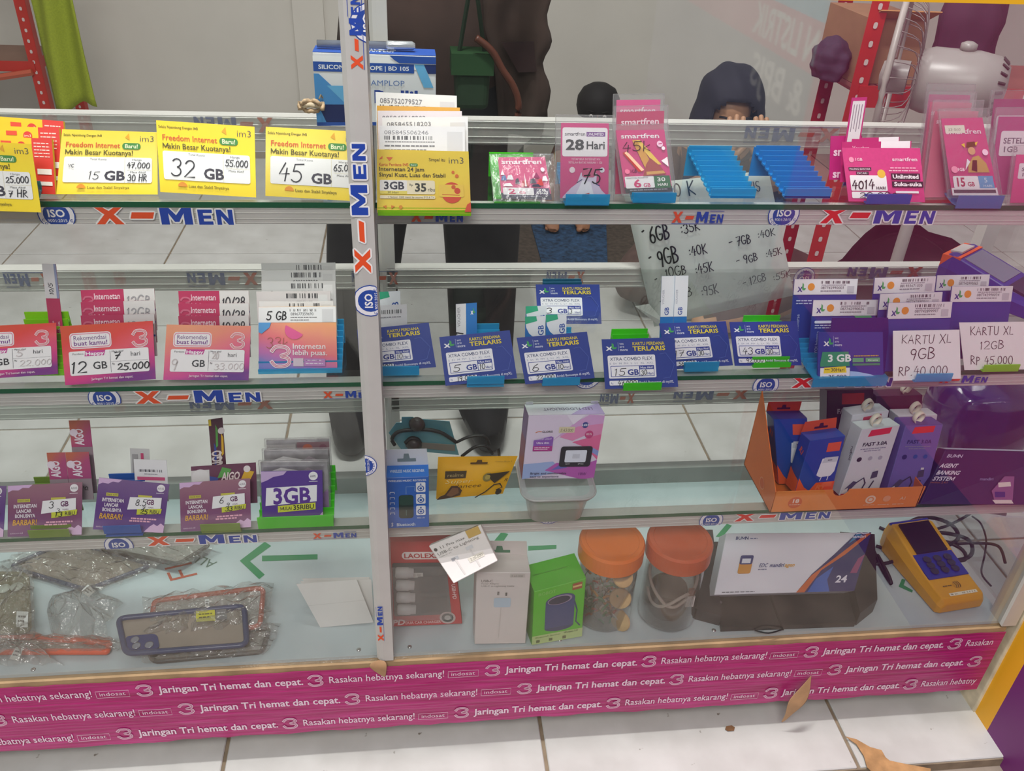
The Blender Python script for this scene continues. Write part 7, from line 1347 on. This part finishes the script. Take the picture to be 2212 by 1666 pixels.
# person standing right behind the case in dark trousers; only hips and legs are in the photograph
PX, PY = .045, .86
P1 = bpy.data.objects.new('person', None); COL.objects.link(P1); P1.location = (PX, PY, 0); tag(P1, 'person standing behind the case in black trousers and dark brown jacket', 'person')
J = {'pelvis': ((PX, PY, .90), (.165, .12)), 'waist': ((PX, PY, 1.02), (.16, .11)), 'chest': ((PX, PY+.01, 1.24), (.165, .12)), 'neck': ((PX, PY+.01, 1.43), .058), 'head': ((PX, PY-.02, 1.55), (.085, .095)), 'crown': ((PX, PY-.015, 1.64), (.07, .08))}
Bn = [('pelvis', 'waist'), ('waist', 'chest'), ('chest', 'neck'), ('neck', 'head'), ('head', 'crown')]
for nm, sx, hx, kx, ax_ in (('l', -1, -.10, -.145, -.185), ('r', 1, .10, .105, .118)):
    J[nm+'hip'] = ((PX+sx*.095, PY, .84), (.105, .105)); J[nm+'knee'] = ((PX+kx, PY-.02, .47), (.09, .085)); J[nm+'shin'] = ((PX+(kx+ax_)/2, PY, .25), (.086, .08)); J[nm+'ankle'] = ((PX+ax_, PY+.01, .075), (.082, .075)); J[nm+'toe'] = ((PX+ax_+sx*.01, PY-.14, .04), (.045, .032))
    Bn += [('pelvis', nm+'hip'), (nm+'hip', nm+'knee'), (nm+'knee', nm+'shin'), (nm+'shin', nm+'ankle'), (nm+'ankle', nm+'toe')]
    J[nm+'sho'] = ((PX+sx*.17, PY+.01, 1.37), .062); J[nm+'elb'] = ((PX+sx*.245, PY+.02, 1.10), .052); J[nm+'wri'] = ((PX+sx*.16, PY-.16, 1.10), .036); J[nm+'palm'] = ((PX+sx*.13, PY-.215, 1.12), (.04, .022))
    Bn += [('chest', nm+'sho'), (nm+'sho', nm+'elb'), (nm+'elb', nm+'wri'), (nm+'wri', nm+'palm')]; fingers(J, Bn, nm+'palm', (PX+sx*.13, PY-.215, 1.12), (-sx*.5, -.7, .2), (-sx*.6, .4, .5), (-sx, .2, .2))
def pick1(p):
    if p.z > 1.43 or (p.y < PY-.19 and p.z > 1.0): return 2
    if p.z < .07 and p.y < PY-.06: return 3
    return 1 if p.z > .83 else 0
b1 = grow('body', J, Bn, [DARK, BROWN, SKIN, M('141214', .5)], pick1, (PX, PY, 0), P1)
make('hair', lathe(V((PX, PY+.01, 1.55)), [(.1, -.02), (.104, .05), (.09, .11), (.05, .14), (0, .148)], 24, cap=False), M('151112', .7), P1, smooth=True); face(P1, V((PX, PY-.02, 1.55)), .092, (0, -1, -.25))
# jacket carried over the arm, its hem hanging at the right hip
vs_ = []; nu, nv = 12, 16; jl = [atY(*p, .74) for p in ((1040, -60), (1045, 60), (1075, 150), (1085, 270))]; jr = [atY(*p, .74) for p in ((1185, -60), (1188, 60), (1180, 150), (1192, 262))]
for j in range(nv+1):
    t = j/nv*3; i0 = min(int(t), 2); f = t-i0; a = jl[i0]*(1-f)+jl[i0+1]*f; b = jr[i0]*(1-f)+jr[i0+1]*f
    for i in range(nu+1): u = i/nu; p = a*(1-u)+b*u; vs_.append(p+V((.006*math.sin(j*1.1)*u, -.014*math.sin(u*8+j*.2), 0)))
T = Thing('carried_jacket', 'dark brown jacket draped at the standing person\'s side', 'jacket', (jl[3]+jr[3])/2); o = T.part('cloth', (vs_, [(j*(nu+1)+i+1, j*(nu+1)+i, (j+1)*(nu+1)+i, (j+1)*(nu+1)+i+1) for j in range(nv) for i in range(nu)]), M('44352e', .9, 0, .25, 14), smooth=True); o.modifiers.new('t', 'SOLIDIFY').thickness = .008
s_ = Surf([jl[1]+V((.03, -.02, -.02)), jr[1]+V((-.03, -.02, -.02)), jr[2]+V((-.02, -.02, 0)), jl[2]+V((.035, -.02, 0))]); T.part('pocket', slab(s_.q, (0, .004, 0)), M('33201f', .9, 0, .2, 20)); T.done()
pts = [atY(*p, .63) for p in ((1028, 82), (1050, 98), (1068, 118))]+[atY(*p, .63) for p in ((1085, 150), (1108, 185), (1120, 225), (1113, 275), (1090, 310))]
o = make('orange_hose', tube(spline(pts, 5), .006, 8), M('4e2616', .5), origin=pts[-1], smooth=True); tag(o, 'brownish orange hose looping in front of the standing person', 'hose')
gb = [atY(*p, .64) for p in ((980, 120), (1062, 122), (1055, 240), (985, 240))]; T = Thing('green_bag', 'dark green bag hanging beside the standing person', 'bag', (gb[2]+gb[3])/2); o = T.part('pouch', slab(gb, (0, .05, 0)), M('0f2a12', .7, 0, .2, 20)); bevel(o, .01, 3); T.part('flap', slab([gb[0]+V((-.004, -.006, .004)), gb[1]+V((.004, -.006, .004)), gb[1]+V((.004, -.006, -.03)), gb[0]+V((-.004, -.006, -.03))], (0, .06, 0)), M('123a15', .7)); T.part('strap', tube(spline([gb[0]+V((.01, .02, 0)), gb[0]+V((.03, .02, .12)), gb[1]+V((-.03, .02, .12)), gb[1]+V((-.01, .02, 0))], 5), .004, 6), M('0e2410', .8)); T.done()
# woman in a dark headscarf sitting on the floor
hw = atY(1582, 236, 1.60); WX, WY, WZ = hw.x, 1.64, hw.z
P2 = bpy.data.objects.new('person', None); COL.objects.link(P2); P2.location = (WX, WY, 0); tag(P2, 'person in a dark purple headscarf sitting on the floor', 'person')
fw = V((-.05, -.9, -.42)).normalized(); hc = V((WX, WY-.02, WZ))
J = {'pelvis': ((WX+.02, WY+.10, .11), (.15, .11)), 'waist': ((WX+.02, WY+.09, .24), (.13, .10)), 'chest': ((WX+.01, WY+.05, .42), (.14, .10)), 'neck': ((WX, WY+.01, WZ-.13), .05), 'head': (hc, (.074, .085)), 'crown': (hc+V((0, .01, .05)), (.06, .07))}
Bn = [('pelvis', 'waist'), ('waist', 'chest'), ('chest', 'neck'), ('neck', 'head'), ('head', 'crown')]
for nm, sx in (('l', -1), ('r', 1)):
    J[nm+'hip'] = ((WX+sx*.11, WY+.05, .10), .09); J[nm+'knee'] = ((WX+sx*.30, WY-.22, .12), .07); J[nm+'ankle'] = ((WX+sx*.02, WY-.30-.05*sx, .06), .045); J[nm+'toe'] = ((WX-sx*.13, WY-.30-.05*sx, .045), (.035, .028))
    J[nm+'sho'] = ((WX+sx*.15, WY+.05, .48), .055); J[nm+'elb'] = ((WX+sx*.20, WY-.10, .30), .045); J[nm+'wri'] = ((WX+sx*.09, WY-.22, .44), .03); J[nm+'palm'] = ((WX+sx*.06, WY-.20, .50), (.034, .02))
    Bn += [('pelvis', nm+'hip'), (nm+'hip', nm+'knee'), (nm+'knee', nm+'ankle'), (nm+'ankle', nm+'toe'), ('chest', nm+'sho'), (nm+'sho', nm+'elb'), (nm+'elb', nm+'wri'), (nm+'wri', nm+'palm')]; fingers(J, Bn, nm+'palm', (WX+sx*.06, WY-.20, .50), (-sx*.2, .1, 1), (-sx, -.2, .2), (0, .6, .6), .07)
SK2 = M('b88a68', .5)
def pick2(p):
    if p.z > WZ-.14 and abs(p.x-WX) < .14: return 1
    if p.y < WY-.17 and p.z > .40: return 1
    if p.z < .075 and p.y < WY-.28: return 1
    return 0
grow('body', J, Bn, [M('5a4640', .85, 0, .2, 20), SK2], pick2, (WX, WY, 0), P2)
bm = bmesh.new(); bmesh.ops.create_uvsphere(bm, u_segments=40, v_segments=28, radius=1.0); dele = []
for f in bm.faces:
    c = f.calc_center_median().normalized()
    if c.dot((fw+V((0, 0, -.15))).normalized()) > .68: dele.append(f)
bmesh.ops.delete(bm, geom=dele, context='FACES')
for v_ in bm.verts:
    p = v_.co; k = 1.0+.03*math.sin(9*p.x+4*p.z); w = 1+max(0, -p.z)*.55; v_.co = V((p.x*.098*k*w, p.y*.105*k*w, p.z*.112*k if p.z > 0 else p.z*.19))
bm.verts.index_update(); vs_ = [hc+V((0, .012, .012))+v_.co for v_ in bm.verts]; fs = [tuple(v_.index for v_ in f.verts) for f in bm.faces]; bm.free()
o = make('headscarf', (vs_, fs), M('1b1724', .8, 0, .25, 14), P2, smooth=True); o.modifiers.new('t', 'SOLIDIFY').thickness = .005
SKIN = SK2; face(P2, hc, .082, fw)
# child sitting on the mat
hcx = atY(1295, 235, 2.28); KX, KY = hcx.x, 2.36; hc = V((KX, 2.30, hcx.z))
P3 = bpy.data.objects.new('person', None); COL.objects.link(P3); P3.location = (KX, KY, .012); tag(P3, 'child with short black hair sitting on the blue mat', 'person')
fl = .012; fx = [atZ(1187, 494, fl), atZ(1254, 494, fl)]
J = {'pelvis': ((KX-.02, KY+.06, fl+.09), (.10, .08)), 'waist': ((KX-.02, KY+.04, fl+.17), (.085, .07)), 'chest': ((KX-.01, KY, hc.z-.16), (.09, .07)), 'neck': ((KX, KY-.03, hc.z-.085), .032), 'head': (hc, (.064, .07)), 'crown': (hc+V((0, .008, .04)), (.05, .055))}
Bn = [('pelvis', 'waist'), ('waist', 'chest'), ('chest', 'neck'), ('neck', 'head'), ('head', 'crown')]
for nm, sx, fp_ in (('l', -1, fx[0]), ('r', 1, fx[1])):
    J[nm+'hip'] = ((KX-.02+sx*.06, KY+.02, fl+.09), .06); kn = (V((KX+sx*.07, KY, 0))+fp_)/2; J[nm+'knee'] = ((kn.x, kn.y+.02, fl+.23), .046); J[nm+'ankle'] = ((fp_.x, fp_.y+.06, fl+.045), .03); J[nm+'toe'] = ((fp_.x+.005, fp_.y-.035, fl+.022), (.03, .018))
    Bn += [('pelvis', nm+'hip'), (nm+'hip', nm+'knee'), (nm+'knee', nm+'ankle'), (nm+'ankle', nm+'toe')]
    for k in range(5): J[f'{nm}t{k}'] = ((fp_.x+sx*(.024-.012*k)*-1, fp_.y-.058+.004*k, fl+.014), .0075-.0006*k); Bn.append((nm+'toe', f'{nm}t{k}'))
    J[nm+'sho'] = ((KX+sx*.10, KY, hc.z-.13), .036); J[nm+'elb'] = ((KX+sx*.15, KY-.06, fl+.17), .03); J[nm+'wri'] = ((KX+sx*.09, KY-.16, fl+.20), .022); J[nm+'palm'] = ((KX+sx*.07, KY-.19, fl+.22), (.024, .015)); Bn += [('chest', nm+'sho'), (nm+'sho', nm+'elb'), (nm+'elb', nm+'wri'), (nm+'wri', nm+'palm')]; fingers(J, Bn, nm+'palm', (KX+sx*.07, KY-.19, fl+.22), (-sx*.4, -.8, -.1), (-sx*.6, .3, .6), (0, -.2, -1), .045)
SKIN = M('9a6a4c', .55)
def pick3(p):
    if p.z > hc.z-.10 and abs(p.x-KX) < .09: return 1
    if p.y < KY-.10 and p.z < fl+.19 and p.z > 0: return 1
    if abs(p.x-KX) > .06 and p.y < KY-.11 and p.z > fl+.15: return 1
    return 0
grow('body', J, Bn, [M('5a3a30', .85, 0, .2, 20), SKIN], pick3, (KX, KY, .012), P3)
make('hair', lathe(hc+V((0, .012, 0)), [(.072, -.03), (.08, .0), (.077, .035), (.06, .065), (.03, .082), (0, .086)], 24, cap=False), M('171213', .75, 0, .3, 60), P3, smooth=True); face(P3, hc, .07, (-.2, -1, -.3))
bpy.data.objects.remove(_fo); bpy.data.curves.remove(_fc)
